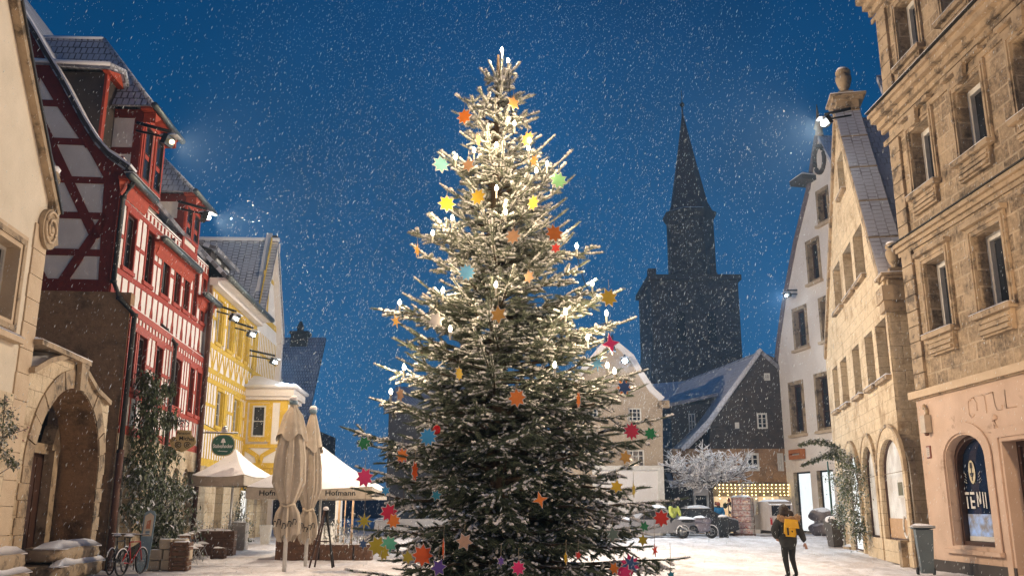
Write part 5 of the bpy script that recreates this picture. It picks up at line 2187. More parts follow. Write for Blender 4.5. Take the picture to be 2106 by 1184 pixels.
# ---- candle bulbs
BULBM = mat_emit('bulb_glow', (1, .86, .62), 55)
RUBBERB = mat('cable_black', (.015, .018, .015), rough=.7)
CAND = mat('candle_holder', (.7, .68, .6), rough=.5)
bulbs = [(1032, 103, 'on the very tip of the christmas tree'), (1045, 125, 'just right below the tip bulb'), (1058, 254, 'in the narrow crown, right of the stem'), (1021, 298, 'on the stem below the pale orange top stars'), (975, 309, 'left of the stem above the peach star'), (937, 324, 'beside the light teal star'), (1087, 305, 'right of the stem below the pale gold star'), (1125, 337, 'above the light green star'), (1103, 351, 'between the light green star and the stem'), (1021, 387, 'right of the large yellow star on the upper stem'), (1040, 436, 'on the snowy tuft in the middle of the upper tree'), (930, 448, 'below the yellow star on the upper left edge'), (890, 479, 'at the base of the long upper left bough'), (1186, 506, 'on the upper right bough beyond the red heart-like star'), (822, 622, 'standing above the long middle left bough'), (911, 597, 'left of the middle, below the bright blue star'), (1020, 585, 'in the middle of the tree above the gold six-pointed star'), (1163, 642, 'deep in the right middle boughs'), (1218, 583, 'left above the big yellow star on the right'), (1247, 644, 'directly under the big yellow star on the right'), (926, 676, 'below and right of the silver star'), (1208, 694, 'left of the pink and blue star'), (1141, 750, 'low on the right, left of the light blue star'), (1249, 751, 'right next to the light blue star'), (1264, 763, 'buried in snow on the right bough below the light blue star'), (831, 755, 'on top of the lower left snowy bough'), (804, 805, 'left of the tan star at the lower left')]
for i, (x, y, lab) in enumerate(bulbs):
    f = .95 if abs(x - 1027) < 110 else .75
    q = surf_y(x, y, f)
    t = thing('candle_bulb', q, 'lit candle bulb ' + lab, 'candle light', 'candle bulbs on the christmas tree')
    m = MB()
    m.lathe(q, [(.012, -.13), (.014, -.04), (.02, -.035)], 8, CAND)
    m.build('candle', CAND, t)
    m = MB()
    m.lathe(q, [(.01, -.03), (.02, -.01), (.019, .01), (.008, .032), (.002, .042)], 8, BULBM)
    m.build('bulb', BULBM, t)
    lamp('POINT', 'candle_light', q + Vector((0, -.06, .09)), 10, (1, .74, .42), .03)

# ---- the cable that links the candles
cb = thing('light_cable', (TX, YT0, 0), 'thin dark cable looping between the candle bulbs of the christmas tree', 'cable')
m = MB()
order = sorted(bulbs, key=lambda b_: b_[1])
for a_, b_ in zip(order, order[1:]):
    pa_, pb_ = surf_y(a_[0], a_[1], .75), surf_y(b_[0], b_[1], .75)
    if abs(a_[0] - b_[0]) < 330:
        m.tube([pa_.lerp(pb_, i / 8) + Vector((0, -.04 * math.sin(PI * i / 8), -.12 - .14 * math.sin(PI * i / 8))) for i in range(9)], .005, 4, RUBBERB, caps=False)
m.build('wire', RUBBERB, cb)

# ---- paper stars
COL = dict(orange=(.75, .2, .02), palorange=(.72, .36, .12), gold=(.62, .33, .06), peach=(.65, .36, .18), yellow=(.72, .47, .03), olive=(.42, .34, .02), teal=(.16, .42, .42), ltgreen=(.22, .48, .22), red=(.62, .03, .02), crimson=(.6, .01, .06), pink=(.72, .02, .16), blue=(.02, .28, .6), ltblue=(.16, .45, .72), silver=(.52, .5, .52), green=(.01, .2, .07), darkblue=(.02, .08, .22), mint=(.12, .48, .3), purple=(.09, .04, .28), tan=(.5, .3, .2), orangered=(.7, .1, .01), greygreen=(.12, .18, .15), tealblue=(.01, .2, .28))
stars = [(955, 240, 30, 'orange', 8, 10, 'orange star at the upper left edge of the narrow crown'),
 (1056, 212, 28, 'palorange', 6, 30, 'pale orange star near the top, right of the stem'),
 (1085, 286, 30, 'gold', 8, 35, 'pale gold star on the right of the narrow crown'),
 (983, 288, 24, 'palorange', 8, 65, 'narrow turned orange star left of the upper stem'),
 (1098, 330, 24, 'gold', 6, 50, 'half hidden gold star under the snowy right crown bough'),
 (907, 338, 32, 'teal', 8, 10, 'light teal star at the left tip of the crown'),
 (963, 340, 26, 'peach', 6, 20, 'peach star right of the light teal star'),
 (1149, 371, 32, 'ltgreen', 8, 5, 'light green star at the right edge of the crown'),
 (983, 405, 32, 'yellow', 8, 20, 'large yellow star left of the stem in the upper tree'),
 (919, 419, 32, 'yellow', 8, 5, 'yellow star hanging free at the upper left edge'),
 (1097, 417, 30, 'yellow', 8, 45, 'narrow yellow star right of the stem in the upper tree'),
 (858, 515, 26, 'gold', 8, 60, 'small gold star hanging from the longest upper left bough'),
 (1055, 486, 30, 'peach', 8, 10, 'peach star in the middle under the snowy tuft'),
 (1140, 480, 34, 'orange', 8, 5, 'orange star half covered by the upper right bough'),
 (1143, 510, 20, 'red', 6, 10, 'small red star right below the half covered orange star'),
 (960, 560, 32, 'ltblue', 10, 0, 'bright blue star left of the stem in the upper middle'),
 (1088, 569, 26, 'peach', 6, 30, 'dull peach star right of the stem in the upper middle'),
 (1252, 612, 34, 'yellow', 8, 5, 'big yellow star at the right edge beside the church tower'),
 (1025, 647, 34, 'gold', 6, 25, 'gold six-pointed star in the centre of the tree'),
 (814, 660, 26, 'gold', 6, 45, 'gold star under the long middle left bough'),
 (897, 658, 32, 'silver', 6, 10, 'silver white star on the left middle boughs'),
 (1256, 706, 38, 'pink', 4, 20, 'pink star with long points, blue star behind, at the right edge'),
 (1228, 747, 32, 'ltblue', 8, 5, 'light blue star beneath the pink long-pointed star'),
 (944, 768, 26, 'yellow', 8, 60, 'dim yellow star in the dark gap left of the stem'),
 (1063, 818, 34, 'orange', 8, 5, 'bright orange-yellow star in the middle of the lower half'),
 (823, 811, 28, 'tan', 6, 60, 'narrow tan star on the lower left snowy bough'),
 (1190, 822, 30, 'orange', 8, 75, 'orange star seen nearly edge-on in the right lower boughs'),
 (1284, 796, 28, 'darkblue', 6, 10, 'dark blue star with orange one behind at the right bough end'),
 (880, 898, 34, 'blue', 10, 5, 'large blue star beside the red glass bauble'),
 (749, 911, 26, 'green', 8, 5, 'green star hanging from the outermost left bough'),
 (827, 936, 26, 'orange', 8, 20, 'orange star over a pink one on the left outer bough'),
 (853, 968, 36, 'orangered', 8, 68, 'tall narrow orange star left of the dark inner boughs'),
 (750, 981, 34, 'pink', 8, 5, 'magenta pink star in front of the big open parasol'),
 (1299, 886, 32, 'crimson', 10, 5, 'crimson many-pointed star before the beige house'),
 (1338, 891, 24, 'green', 8, 5, 'dark green star right of the crimson star'),
 (1286, 940, 26, 'gold', 6, 15, 'gold star below the crimson star before the beige wall'),
 (1268, 1000, 24, 'yellow', 6, 10, 'yellow star in front of the white hoarding'),
 (1303, 1007, 26, 'olive', 6, 65, 'narrow olive star in front of the white hoarding'),
 (1111, 1027, 30, 'orange', 4, 15, 'four-pointed orange star right of the lower trunk'),
 (897, 1018, 20, 'tealblue', 6, 10, 'small dark teal star deep in the lower left boughs'),
 (793, 1008, 18, 'blue', 6, 10, 'tiny blue star left behind the outer lower boughs'),
 (800, 1053, 32, 'crimson', 8, 5, 'crimson star above an orange one at the lower left'),
 (809, 1070, 26, 'orange', 8, 5, 'orange star directly below the lower left crimson star'),
 (749, 1071, 30, 'olive', 8, 5, 'mustard yellow star on a long string at the far left'),
 (1360, 1065, 30, 'red', 8, 5, 'red star in front of the snowy motorcycle'),
 (776, 1122, 34, 'olive', 8, 5, 'olive star overlapping a twin next to the mint star'),
 (789, 1136, 26, 'olive', 8, 25, 'smaller olive star tucked behind the mint star'),
 (800, 1118, 30, 'mint', 8, 0, 'mint green star at the lower left'),
 (839, 1145, 24, 'olive', 6, 10, 'mustard six-pointed star left of the big orange-red star'),
 (869, 1141, 38, 'orangered', 8, 5, 'big orange-red star near the bottom left'),
 (912, 1127, 36, 'orangered', 6, 70, 'narrow red-orange star seen nearly edge-on at the bottom'),
 (902, 1166, 30, 'purple', 6, 20, 'purple star at the bottom edge left of the trunk'),
 (747, 1118, 18, 'darkblue', 6, 10, 'small dark blue star before the wooden planter'),
 (955, 1113, 30, 'tan', 6, 10, 'dull tan star on the snowy bottom boughs'),
 (1066, 1167, 26, 'pink', 8, 10, 'hot pink star at the bottom right of the trunk'),
 (1030, 1153, 18, 'purple', 6, 30, 'small purple star over the lower trunk'),
 (1260, 1098, 26, 'greygreen', 6, 10, 'grey-green star in the bottom right boughs'),
 (1325, 1082, 20, 'green', 6, 10, 'small green star at the lower right boughs'),
 (1322, 1110, 20, 'olive', 6, 30, 'small olive star under the small green one at lower right'),
 (1347, 1131, 22, 'red', 6, 50, 'small red star on a long string over the snowy ground'),
 (1164, 1147, 22, 'yellow', 6, 70, 'narrow yellow star hanging low right of the trunk'),
 (1189, 1141, 14, 'red', 6, 20, 'tiny red star low in the right boughs'),
 (1263, 1168, 22, 'orange', 6, 40, 'orange star at the bottom edge left of the blue star'),
 (1297, 1160, 36, 'darkblue', 6, 10, 'blue long-pointed star over a pink one at the bottom right'),
 (1283, 1176, 30, 'pink', 8, 10, 'pink star behind the bottom right blue star'),
 (1380, 1182, 16, 'tealblue', 6, 10, 'small teal star at the bottom right on a thread')]
RIM = mat('star_rim_white', (.7, .68, .66), rough=.6)
THREAD = mat('thread', (.3, .26, .2), rough=.8)


def starpoly(n, r_, inner=.58, ph=PI / 2):
    return [((r_ if i % 2 == 0 else r_ * inner) * math.cos(ph + PI * i / n), (r_ if i % 2 == 0 else r_ * inner) * math.sin(ph + PI * i / n)) for i in range(2 * n)]


def flat_star(t, q, poly, yaw, roll, d0, d1, material, name):
    fr = Frame((q.x, q.y), (math.cos(yaw), math.sin(yaw)), (0, -1))
    m = MB(fr)
    c, s = math.cos(roll), math.sin(roll)
    pp = [(a * c - b * s, q.z + a * s + b * c) for a, b in poly]
    m.prism(pp, d0, d1, material)
    return m.build(name, material, t)


for i, (x, y, s, c, n, yaw, lab) in enumerate(stars):
    q = surf_y(x, y, 1.0 if abs(x - 1027) < 200 else .7)
    if abs(q.x - TX) > 1.2:
        q = atY(x, y, YT0 - .85)
    dist = (q - Vector((0, 0, EYE))).length
    r_ = s / 2 / F * dist * 1.12
    nm = 'paper_star'
    t = thing(nm, q, lab, 'star', 'paper stars hung on the christmas tree')
    yw = R(yaw + rt.uniform(0, 16)) * (1 if i % 2 else -1)
    roll = rt.uniform(-.4, .4)
    inner = .62 if n >= 8 else (.34 if n == 4 else .55)
    if 'long' in lab:
        inner = .36
    M_ = mat('card_' + c, COL[c], tuple(v * .8 for v in COL[c]), .6, 8)
    flat_star(t, q, starpoly(n, r_, inner), yw, roll, 0, .004, M_, 'star_face')
    flat_star(t, q, starpoly(n, r_ * 1.1, inner * 1.02), yw, roll, -.005, -.0005, RIM, 'star_rim')
    if 'blue star behind' in lab or 'orange one behind' in lab or 'over a pink' in lab or 'pink one' in lab:
        c2 = 'darkblue' if 'blue star behind' in lab else ('orange' if 'orange one' in lab else 'pink')
        flat_star(t, q, starpoly(6, r_ * 1.05, .5), yw, roll + .5, -.02, -.014, mat('card_' + c2, COL[c2], tuple(v * .8 for v in COL[c2]), .6, 8), 'back_star')
    m = MB()
    hl = .3 if 'string' in lab or 'thread' in lab else .12
    m.tube([q + Vector((0, 0, r_ * .9)), q + Vector((.005, .01, r_ + hl))], .0025, 4, THREAD)
    m.build('thread', THREAD, t)
q = surf_y(898, 883, .9)
t = thing('glass_bauble', q, 'small red glass bauble hanging beside the large blue star', 'bauble')
m = MB()
RB = mat('bauble_red', (.55, .01, .01), rough=.12, ns=2)
m.blob(q, .045, .045, .052, 0, 1, 3, RB)
m.build('ball', RB, t)
m = MB()
m.lathe(q + Vector((0, 0, .05)), [(.014, -.005), (.014, .012)], 8, mat('bauble_cap', (.7, .6, .35), rough=.3, metal=1))
m.tube([q + Vector((0, 0, .06)), q + Vector((0, 0, .2))], .003, 4, THREAD)
m.build('cap', THREAD, t)
# ================================================================== THINGS ON THE SQUARE
def LF(px, py, yaw=0):
    g = G(px, py)
    f = Frame((g.x, g.y), (math.cos(R(yaw)), math.sin(R(yaw))), (0, -1))
    f.A.z = g.z
    f.s = (g - Vector((0, 0, EYE))).length / F
    return f


def put(name, fr, label, cat, group=None):
    return thing(name, fr.A, label, cat, group)


BLUEGREY = mat('board_blue_grey', (.2, .3, .36), (.13, .2, .26), .5, 5)
FABRIC = mat('parasol_cloth', (.54, .47, .38), (.42, .36, .28), .9, 4, 60, .2)
FABRICW = mat('parasol_cloth_pale', (.66, .58, .46), (.55, .47, .35), .9, 3)
BLACKTXT = mat('print_black', (.02, .02, .02), rough=.8)
RUBBER = mat('rubber', (.02, .02, .02), rough=.8)
CHROME = mat('metal_light', (.5, .5, .5), (.35, .35, .35), .35, 5, metal=.8, snow=.3)
REDP = mat('paint_red', (.5, .03, .025), rough=.4)
GREENP = mat('plastic_green', (.02, .22, .12), rough=.5)
TERR = mat('stone_tub', (.35, .32, .29), (.25, .23, .21), .8, 4, 8, .3, snow=.2)
LEAF = mat('leaf_dark', (.05, .075, .03), (.11, .13, .055), .55, 6)
LEAFS = mat('leaf_snowed', (.06, .085, .04), (.5, .5, .48), .6, 7, snow=.35)


def leaf_template(seed):
    r_ = random.Random(seed)
    V_ = [(-.02, 0, 0), (.02, 0, 0), (-.35, .4, .05), (.35, .4, .05), (0, .45, -.08), (0, 1, -.25)]
    T_ = [(0, 1, 4), (0, 4, 2), (1, 3, 4), (2, 4, 5), (4, 3, 5)]
    return np.array(V_), np.array(T_)


def leaves(parent, name, pts, n, ln, wd, material, spread=.2, seed=1, droop=-.3):
    """n leaves scattered round the points pts (centre, radius)"""
    r_ = random.Random(seed)
    its = []
    for i in range(n):
        c, rad = pts[r_.randrange(len(pts))]
        p = Vector(c) + Vector((r_.gauss(0, .5), r_.gauss(0, .5), r_.gauss(0, .5))) * rad
        d = Vector((r_.uniform(-1, 1), r_.uniform(-1, 1), r_.uniform(-1, .7) + droop)).normalized()
        its.append((p, d, ln * r_.uniform(.6, 1.3), 2.3 * wd * r_.uniform(.7, 1.3)))
    return batch(its, [leaf_template(1)], name, material, parent)


def stems(parent, paths, r_=.015, material=None, name='stem'):
    m = MB()
    for p in paths:
        m.tube(p, r_, 5, material or BARK)
    return m.build(name, material or BARK, parent)


# ---- climbing bamboo-like shrub on the red house
f = LF(322, 1152)
t = put('climbing_shrub', f, 'tall bamboo-like evergreen shrub climbing the red timbered house wall', 'shrub')
pts = []
pa = []
path = [(340, 1120, .75), (332, 1060, .75), (318, 1010, .65), (303, 950, .55), (300, 900, .5), (306, 850, .4), (312, 800, .35), (300, 770, .2)]
for (x0, y0, r0), (x1, y1, r1) in zip(path, path[1:]):
    for j in range(7):
        a_ = j / 7
        c = onf(FL, x0 + (x1 - x0) * a_, y0 + (y1 - y0) * a_, .5)
        pts.append((c, r0 + (r1 - r0) * a_))
    pa.append(onf(FL, x0, y0, .4))
for (x, y, r_) in ((345, 800, .25), (350, 860, .3), (352, 930, .3), (360, 1000, .4), (385, 1010, .2), (345, 1080, .7), (360, 1100, .7), (340, 1050, .7), (280, 1050, .5), (285, 980, .35)):
    pts += [(onf(FL, x, y, .6), r_)] * 3
leaves(t, 'foliage', pts, 5200, .2, .045, LEAF, seed=2, droop=-.5)
leaves(t, 'snowy_foliage', [p for p in pts if p[0].z < 2.6] * 2 + pts[::4], 1700, .19, .05, LEAFS, seed=5, droop=-.3)
stems(t, [pa, [p + Vector((.2, .05, 0)) for p in pa], [p + Vector((-.15, .05, 0)) for p in pa]])
m = MB(f)
m.box(-.5, .9, -.3, .35, 0, .45, SANDP)
m.build('tub', SANDP, t)

# ---- rose at the left edge
c0 = onf(FL, 12, 880, .45)
t = thing('climbing_rose', FL.w((-7.2, .4, 0)), 'thin climbing rose with snowy leaves and berries at the left picture edge', 'shrub')
pts = [(onf(FL, x, y, .4), s) for x, y, s in ((8, 825, .12), (18, 850, .16), (5, 870, .16), (15, 890, .12), (8, 930, .14), (20, 945, .12), (30, 955, .08), (2, 905, .15), (28, 880, .1), (-12, 850, .2), (-15, 920, .2))]
leaves(t, 'foliage', pts, 520, .07, .028, LEAFS, seed=4)
leaves(t, 'leaves', pts, 300, .07, .028, LEAF, seed=9)
stems(t, [[FL.w((-7.6, .3, 0)), onf(FL, -10, 980, .35), onf(FL, 5, 900, .4), onf(FL, 10, 810, .4)], [onf(FL, 5, 900, .4), onf(FL, 30, 890, .45), onf(FL, 58, 880, .5)], [onf(FL, -10, 980, .35), onf(FL, 20, 960, .4)]], .01)
m = MB()
rr_ = random.Random(5)
for (x, y) in ((58, 878), (52, 885), (60, 892), (48, 905), (40, 882), (35, 900), (22, 838), (14, 822), (30, 860)):
    m.blob(onf(FL, x, y, .5), .022, .022, .022, 0, 1, 1, mat('berry', (.45, .2, .16), (.6, .5, .45), .5, 20))
m.build('berries', None, t)


# ---- bicycles
def tor(mb, c, r_, th, ax, material, n=24, k=6):
    """wheel rim: ax = direction of the axle (horizontal vector)"""
    ax = Vector(ax).normalized()
    e1 = Vector((0, 0, 1))
    e2 = ax.cross(e1)
    pts = [Vector(c) + (e1 * math.cos(2 * PI * i / n) + e2 * math.sin(2 * PI * i / n)) * r_ for i in range(n + 1)]
    vs, fs = [], []
    for i in range(n):
        t_ = 2 * PI * i / n
        rd = e1 * math.cos(t_) + e2 * math.sin(t_)
        for j in range(k):
            a = 2 * PI * j / k
            vs.append(Vector(c) + rd * (r_ + th * math.cos(a)) + ax * th * math.sin(a))
    for i in range(n):
        for j in range(k):
            fs.append((i * k + j, ((i + 1) % n) * k + j, ((i + 1) % n) * k + (j + 1) % k, i * k + (j + 1) % k))
    mb.add(vs, fs, material, True)


def bicycle(fr, paint, label):
    t = put('bicycle', fr, label, 'bicycle', 'bicycles parked at the red house corner')
    # u = along the bike, d = sideways
    for x, nm in ((-.52, 'wheel'), (.52, 'wheel')):
        m = MB(fr)
        tor(m, (x, 0, .34), .31, .022, (0, 1, 0), RUBBER)
        for i in range(14):
            a = 2 * PI * i / 14
            m.tube([(x, 0, .34), (x + .3 * math.cos(a), 0, .34 + .3 * math.sin(a))], .0025, 4, CHROME, caps=False)
        m.tube([(x, -.05, .34), (x, .05, .34)], .025, 8, CHROME)
        w_ = m.build(nm, RUBBER, t)
        m = MB(fr)
        m.tube([(x + .335 * math.cos(a), 0, .34 + .335 * math.sin(a)) for a in [PI * (.12 + .76 * i / 10) for i in range(11)]], .014, 6, SNOW)
        m.build('snow_cover', SNOW, w_)
    m = MB(fr)
    bb, st_, hd, hb_ = (-.05, 0, .3), (-.2, 0, .82), (.36, 0, .82), (.4, 0, .68)
    for a, b in ((bb, st_), (st_, hd), (bb, hb_), ((-.52, 0, .34), bb), ((-.52, 0, .34), (-.17, 0, .72)), (hd, (.52, 0, .34))):
        m.tube([a, b], .018, 6, paint)
    m.build('frame', paint, t)
    m = MB(fr)
    m.tube([(.36, 0, .82), (.33, 0, .98)], .015, 6, IRON)
    m.tube([(.2, -.3, .99), (.32, -.22, .99), (.34, 0, .98), (.32, .22, .99), (.2, .3, .99)], .014, 6, IRON)
    m.tube([(.2, -.3, 1.005), (.32, -.22, 1.005), (.34, 0, 1.0), (.32, .22, 1.005), (.2, .3, 1.005)], .013, 6, SNOW)
    m.build('handlebar', IRON, t)
    m = MB(fr)
    m.tube([(-.2, 0, .8), (-.23, 0, .93)], .014, 6, IRON)
    m.blob((-.25, 0, .95), .14, .07, .035, .1, 2, 2, RUBBER)
    m.snowcap(-.38, -.13, -.05, .05, .97, .05, 2)
    m.build('saddle', RUBBER, t)
    m = MB(fr)
    tor(m, (-.05, 0.03, .3), .09, .008, (0, 1, 0), CHROME, 14, 4)
    m.tube([(-.05, -.08, .3), (-.05, -.08, .46)], .012, 5, IRON)
    m.tube([(-.05, .08, .3), (-.05, .08, .14)], .012, 5, IRON)
    m.build('pedals', IRON, t)


f = LF(240, 1180, 94)
bicycle(f, mat('paint_dark', (.04, .04, .045), rough=.4), 'dark bicycle with snowy tyres, the one nearer the brown drainpipe')
f = LF(268, 1183, 86)
bicycle(f, REDP, 'red framed bicycle right of the dark one')

# ---- snowboard-like board, stone blocks, crates
f = LF(291, 1176, 8)
h = (1176 - 1066) * f.s
m = MB(f)
w_ = .15
pl_ = [(-w_, .1), (-w_ * .6, .02), (w_ * .6, .02), (w_, .1), (w_, h - .12), (w_ * .7, h - .03), (0, h), (-w_ * .7, h - .03), (-w_, h - .12)]
m.prism([(a + .06 * b, b) for a, b in pl_], 0, .03, BLUEGREY)
t = put('snowboard', f, 'upright board with blue lower half leaning by the stone blocks', 'snowboard')
m.build('board', BLUEGREY, t)
m = MB(f)
m.prism([(a * .75 + .06 * b, b) for a, b in ((-w_, h * .58), (w_, h * .58), (w_, h - .15), (0, h - .06), (-w_, h - .15))], .031, .036, FABRICW)
m.prism([(-.06 + .06 * h * .75, h * .7), (.05 + .06 * h * .75, h * .7), (.06 + .06 * h * .8, h * .85), (-.04 + .06 * h * .8, h * .82)], .037, .04, mat('print_orange', (.5, .2, .1), rough=.6))
m.prism([(-.05 + .06 * h * .62, h * .61), (.06 + .06 * h * .62, h * .61), (.06 + .06 * h * .64, h * .67), (-.05 + .06 * h * .64, h * .66)], .037, .04, BLUEGREY)
m.build('printed_panel', FABRICW, t)

k = 0
BLK = mat('pale_block', (.52, .43, .31), (.4, .32, .23), .9, 3, 10, .5, snow=.2)
names = ['left end of the bottom row', 'second of the bottom row', 'right end of the bottom row', 'left end of the middle row', 'second of the middle row', 'right end of the middle row', 'left of the top row', 'right of the top row, snow on it']
for r_, (n, x0) in enumerate(((3, 0), (3, .06), (2, .3))):
    for i in range(n):
        fb = LF(303, 1172, 4)
        s_ = .34
        m = MB(fb)
        x, z = x0 + i * (s_ + .03), r_ * (s_ * .82)
        bm = bmesh.new()
        bmesh.ops.create_cube(bm, size=1)
        bmesh.ops.bevel(bm, geom=bm.edges[:], offset=.12, segments=2, affect='EDGES', profile=.6)
        jit = rnd.uniform(-.04, .04)
        m.add([(x + s_ / 2 + v.co.x * s_, jit + v.co.y * s_, z + s_ * .41 + v.co.z * s_ * .8) for v in bm.verts], [tuple(v.index for v in ff.verts) for ff in bm.faces], BLK, False)
        bm.free()
        m.build('stone_block', BLK, None, fb.w((x + s_ / 2, 0, z)), 'pale stone block, ' + names[k] + ' of the pile', 'stone block', 'stone blocks piled beside the board')
        k += 1


def crate(fr, u, d, z, w_, dd_, h_, label, group='wooden crates by the shrub', snow=True):
    t = thing('wooden_crate', fr.w((u, d, z)), label, 'crate', group)
    m = MB(fr)
    n = 3
    for i in range(n):
        z0_ = z + h_ * i / n + .01
        z1_ = z + h_ * (i + 1) / n - .015
        m.box(u - w_ / 2, u + w_ / 2, d + dd_ / 2 - .02, d + dd_ / 2, z0_, z1_, WOOD)
        m.box(u - w_ / 2, u + w_ / 2, d - dd_ / 2, d - dd_ / 2 + .02, z0_, z1_, WOOD)
        m.box(u - w_ / 2, u - w_ / 2 + .02, d - dd_ / 2 + .02, d + dd_ / 2 - .02, z0_, z1_, WOOD)
        m.box(u + w_ / 2 - .02, u + w_ / 2, d - dd_ / 2 + .02, d + dd_ / 2 - .02, z0_, z1_, WOOD)
    m.box(u - w_ / 2 + .02, u + w_ / 2 - .02, d - dd_ / 2 + .02, d + dd_ / 2 - .02, z + .01, z + .03, WOOD)
    for sx_ in (-1, 1):
        m.box(u + sx_ * (w_ / 2 - .05) - .025, u + sx_ * (w_ / 2 - .05) + .025, d + dd_ / 2, d + dd_ / 2 + .02, z, z + h_, WOOD)
    m.build('slats', WOOD, t)
    if snow:
        m = MB(fr)
        m.snowcap(u - w_ / 2 + .03, u + w_ / 2 - .03, d - dd_ / 2 + .03, d + dd_ / 2 - .03, z + h_ * .8, .1, u + z)
        m.build('snow_cover', SNOW, t)


f = LF(369, 1172, 5)
crate(f, 0, 0, 0, .5, .45, .36, 'snowy wooden crate, lower one of the pair beside the stacked chairs', snow=False)
crate(f, 0, -.02, .38, .52, .45, .38, 'snowy wooden crate, upper one of the pair beside the stacked chairs')
f = LF(449, 1148, 5)
crate(f, 0, 0, 0, .45, .4, .36, 'dark small crate with snow right of the green bucket')


# ---- folding chairs
def chair(fr, label):
    t = put('folding_chair', fr, label, 'chair', 'snowy folding chairs leaning together')
    m = MB(fr)
    m.box(-.2, .2, -.18, .2, .44, .47, WOOD)
    m.build('seat', WOOD, t)
    m = MB(fr)
    m.snowcap(-.2, .2, -.18, .2, .47, .07, 3)
    m.build('snow_cover', SNOW, t)
    m = MB(fr)
    for z in (.68, .78):
        m.box(-.2, .2, -.22, -.2, z, z + .07, WOOD)
    m.snowcap(-.2, .2, -.24, -.18, .85, .04, 4)
    m.build('backrest', WOOD, t)
    for s_ in (-1, 1):
        m = MB(fr)
        m.tube([(s_ * .2, .24, 0), (s_ * .2, -.02, .46), (s_ * .2, -.21, .86)], .013, 6, CHROME)
        m.build('leg', CHROME, t)
        m = MB(fr)
        m.tube([(s_ * .18, -.22, 0), (s_ * .18, .16, .45)], .013, 6, CHROME)
        m.build('leg', CHROME, t)


for i, (x, y, lab) in enumerate(((384, 1160, 'snow topped folding chair nearest to the crates'), (396, 1154, 'snow topped folding chair in the middle of three'), (408, 1147, 'snow topped folding chair nearest to the green bucket'))):
    chair(LF(x, y, 60 + 5 * i), lab)
f = LF(425, 1141, 0)
m = MB(f)
m.lathe((0, 0, 0), [(.16, 0), (.25, .42), (.27, .44), (.24, .44), (.2, .3)], 16, GREENP)
o = put('bucket', f, 'green plastic tub on the snow in front of the wooden planter bench', 'bucket')
m.build('shell', GREENP, o)
m = MB(f)
m.tube([(-.26, 0, .43), (-.15, 0, .58), (.15, 0, .58), (.26, 0, .43)], .008, 5, IRON)
m.build('handle', IRON, o)


def planter(fr, u0, u1, d0, d1, h_, label, material=None, boards=3, shrub=0, seed=1, leafm=None, sh=.5, snow=True, name='wooden_planter', cat='planter'):
    material = material or WOOD
    t = thing(name, fr.w(((u0 + u1) / 2, (d0 + d1) / 2, 0)), label, cat)
    m = MB(fr)
    m.box(u0 + .03, u1 - .03, d0 + .03, d1 - .03, 0, h_ - .08, material)
    for i in range(boards):
        z0_, z1_ = h_ * i / boards + .008, h_ * (i + 1) / boards - .008
        m.box(u0, u1, d1 - .03, d1, z0_, z1_, material)
        m.box(u0, u0 + .03, d0, d1 - .03, z0_, z1_, material)
        m.box(u1 - .03, u1, d0, d1 - .03, z0_, z1_, material)
        m.box(u0 + .03, u1 - .03, d0, d0 + .03, z0_, z1_, material)
    m.build('box', material, t)
    if snow:
        m = MB(fr)
        m.snowcap(u0 + .03, u1 - .03, d0 + .03, d1 - .03, h_ - .06, .12, seed)
        m.build('snow_cover', SNOW, t)
    if shrub:
        pts = [(fr.w((u0 + (u1 - u0) * (i + .5) / 6, (d0 + d1) / 2, h_ + sh * (.2 + .6 * rnd.random()))), sh * .8) for i in range(6)]
        leaves(t, 'foliage', pts, shrub, .14, .03, leafm or LEAFS, seed=seed)
        stems(t, [[fr.w((u0 + (u1 - u0) * (i + .5) / 6, (d0 + d1) / 2, h_ * .6)), pts[i][0] + Vector((0, 0, sh * .4))] for i in range(6)], .01)
    return t


f = LF(405, 1142, 3)
planter(f, -.35, 1.25, -.4, .05, .85, 'long brown wooden planter bench behind the chairs, under the left parasol', shrub=120, sh=.3, seed=3)
f = LF(484, 1131, 3)
planter(f, -.28, .38, -.4, .25, 1.05, 'tall dark square tub with trailing snowy plant left of the lit doorway', TERR, 1, 260, 7, LEAFS, .45, name='plant_tub')
pts = [(f.w((.55, .1, z)), .16) for z in (.4, .7, 1.0)] + [(f.w((.1 + .1 * math.sin(z * 3), 0, z)), .1) for z in np.linspace(1.2, 2.9, 10)]
t = thing('climbing_vine', f.w((.2, 0, 1.0)), 'thin green vine rising in front of the lit shop window', 'plant')
leaves(t, 'foliage', pts, 260, .11, .035, LEAF, seed=17)
stems(t, [[f.w((.1, 0, .9)), f.w((.2, 0, 1.9)), f.w((.35, 0, 3.0))]], .01)
f = LF(381, 1120, 3)
planter(f, -.3, .35, -.5, .0, 1.15, 'dark tub with pinkish heather left of the parasol post', mat('tub_black', (.04, .04, .045), rough=.5), 1, 200, 11, mat('heather_pink', (.35, .14, .12), (.5, .35, .32), .7, 9), .25, name='plant_tub')
f = LF(545, 1118, 3)
m = MB(f)
o = put('white_tub', f, 'white tapering tub by the doorway behind the closed parasols', 'tub')
m.lathe((0, 0, 0), [(.22, 0), (.34, .78), (.36, .8), (.33, .8), (.3, .7)], 4, FRAMEW, False, PI / 4)
m.build('tub', FRAMEW, o)
f = LF(565, 1152, 2)
e = LF(765, 1150, 2)
n_ = (e.A - f.A).length
planter(f, 0, n_ * .44, -.5, 0, .82, 'brown wooden planter box behind the closed parasols', boards=2, shrub=80, seed=21, sh=.25)
planter(f, n_ * .46, n_ * .8, -.5, 0, .5, 'low brown planter box with snowy grass right of the easel', boards=1, shrub=420, seed=23, sh=.6)
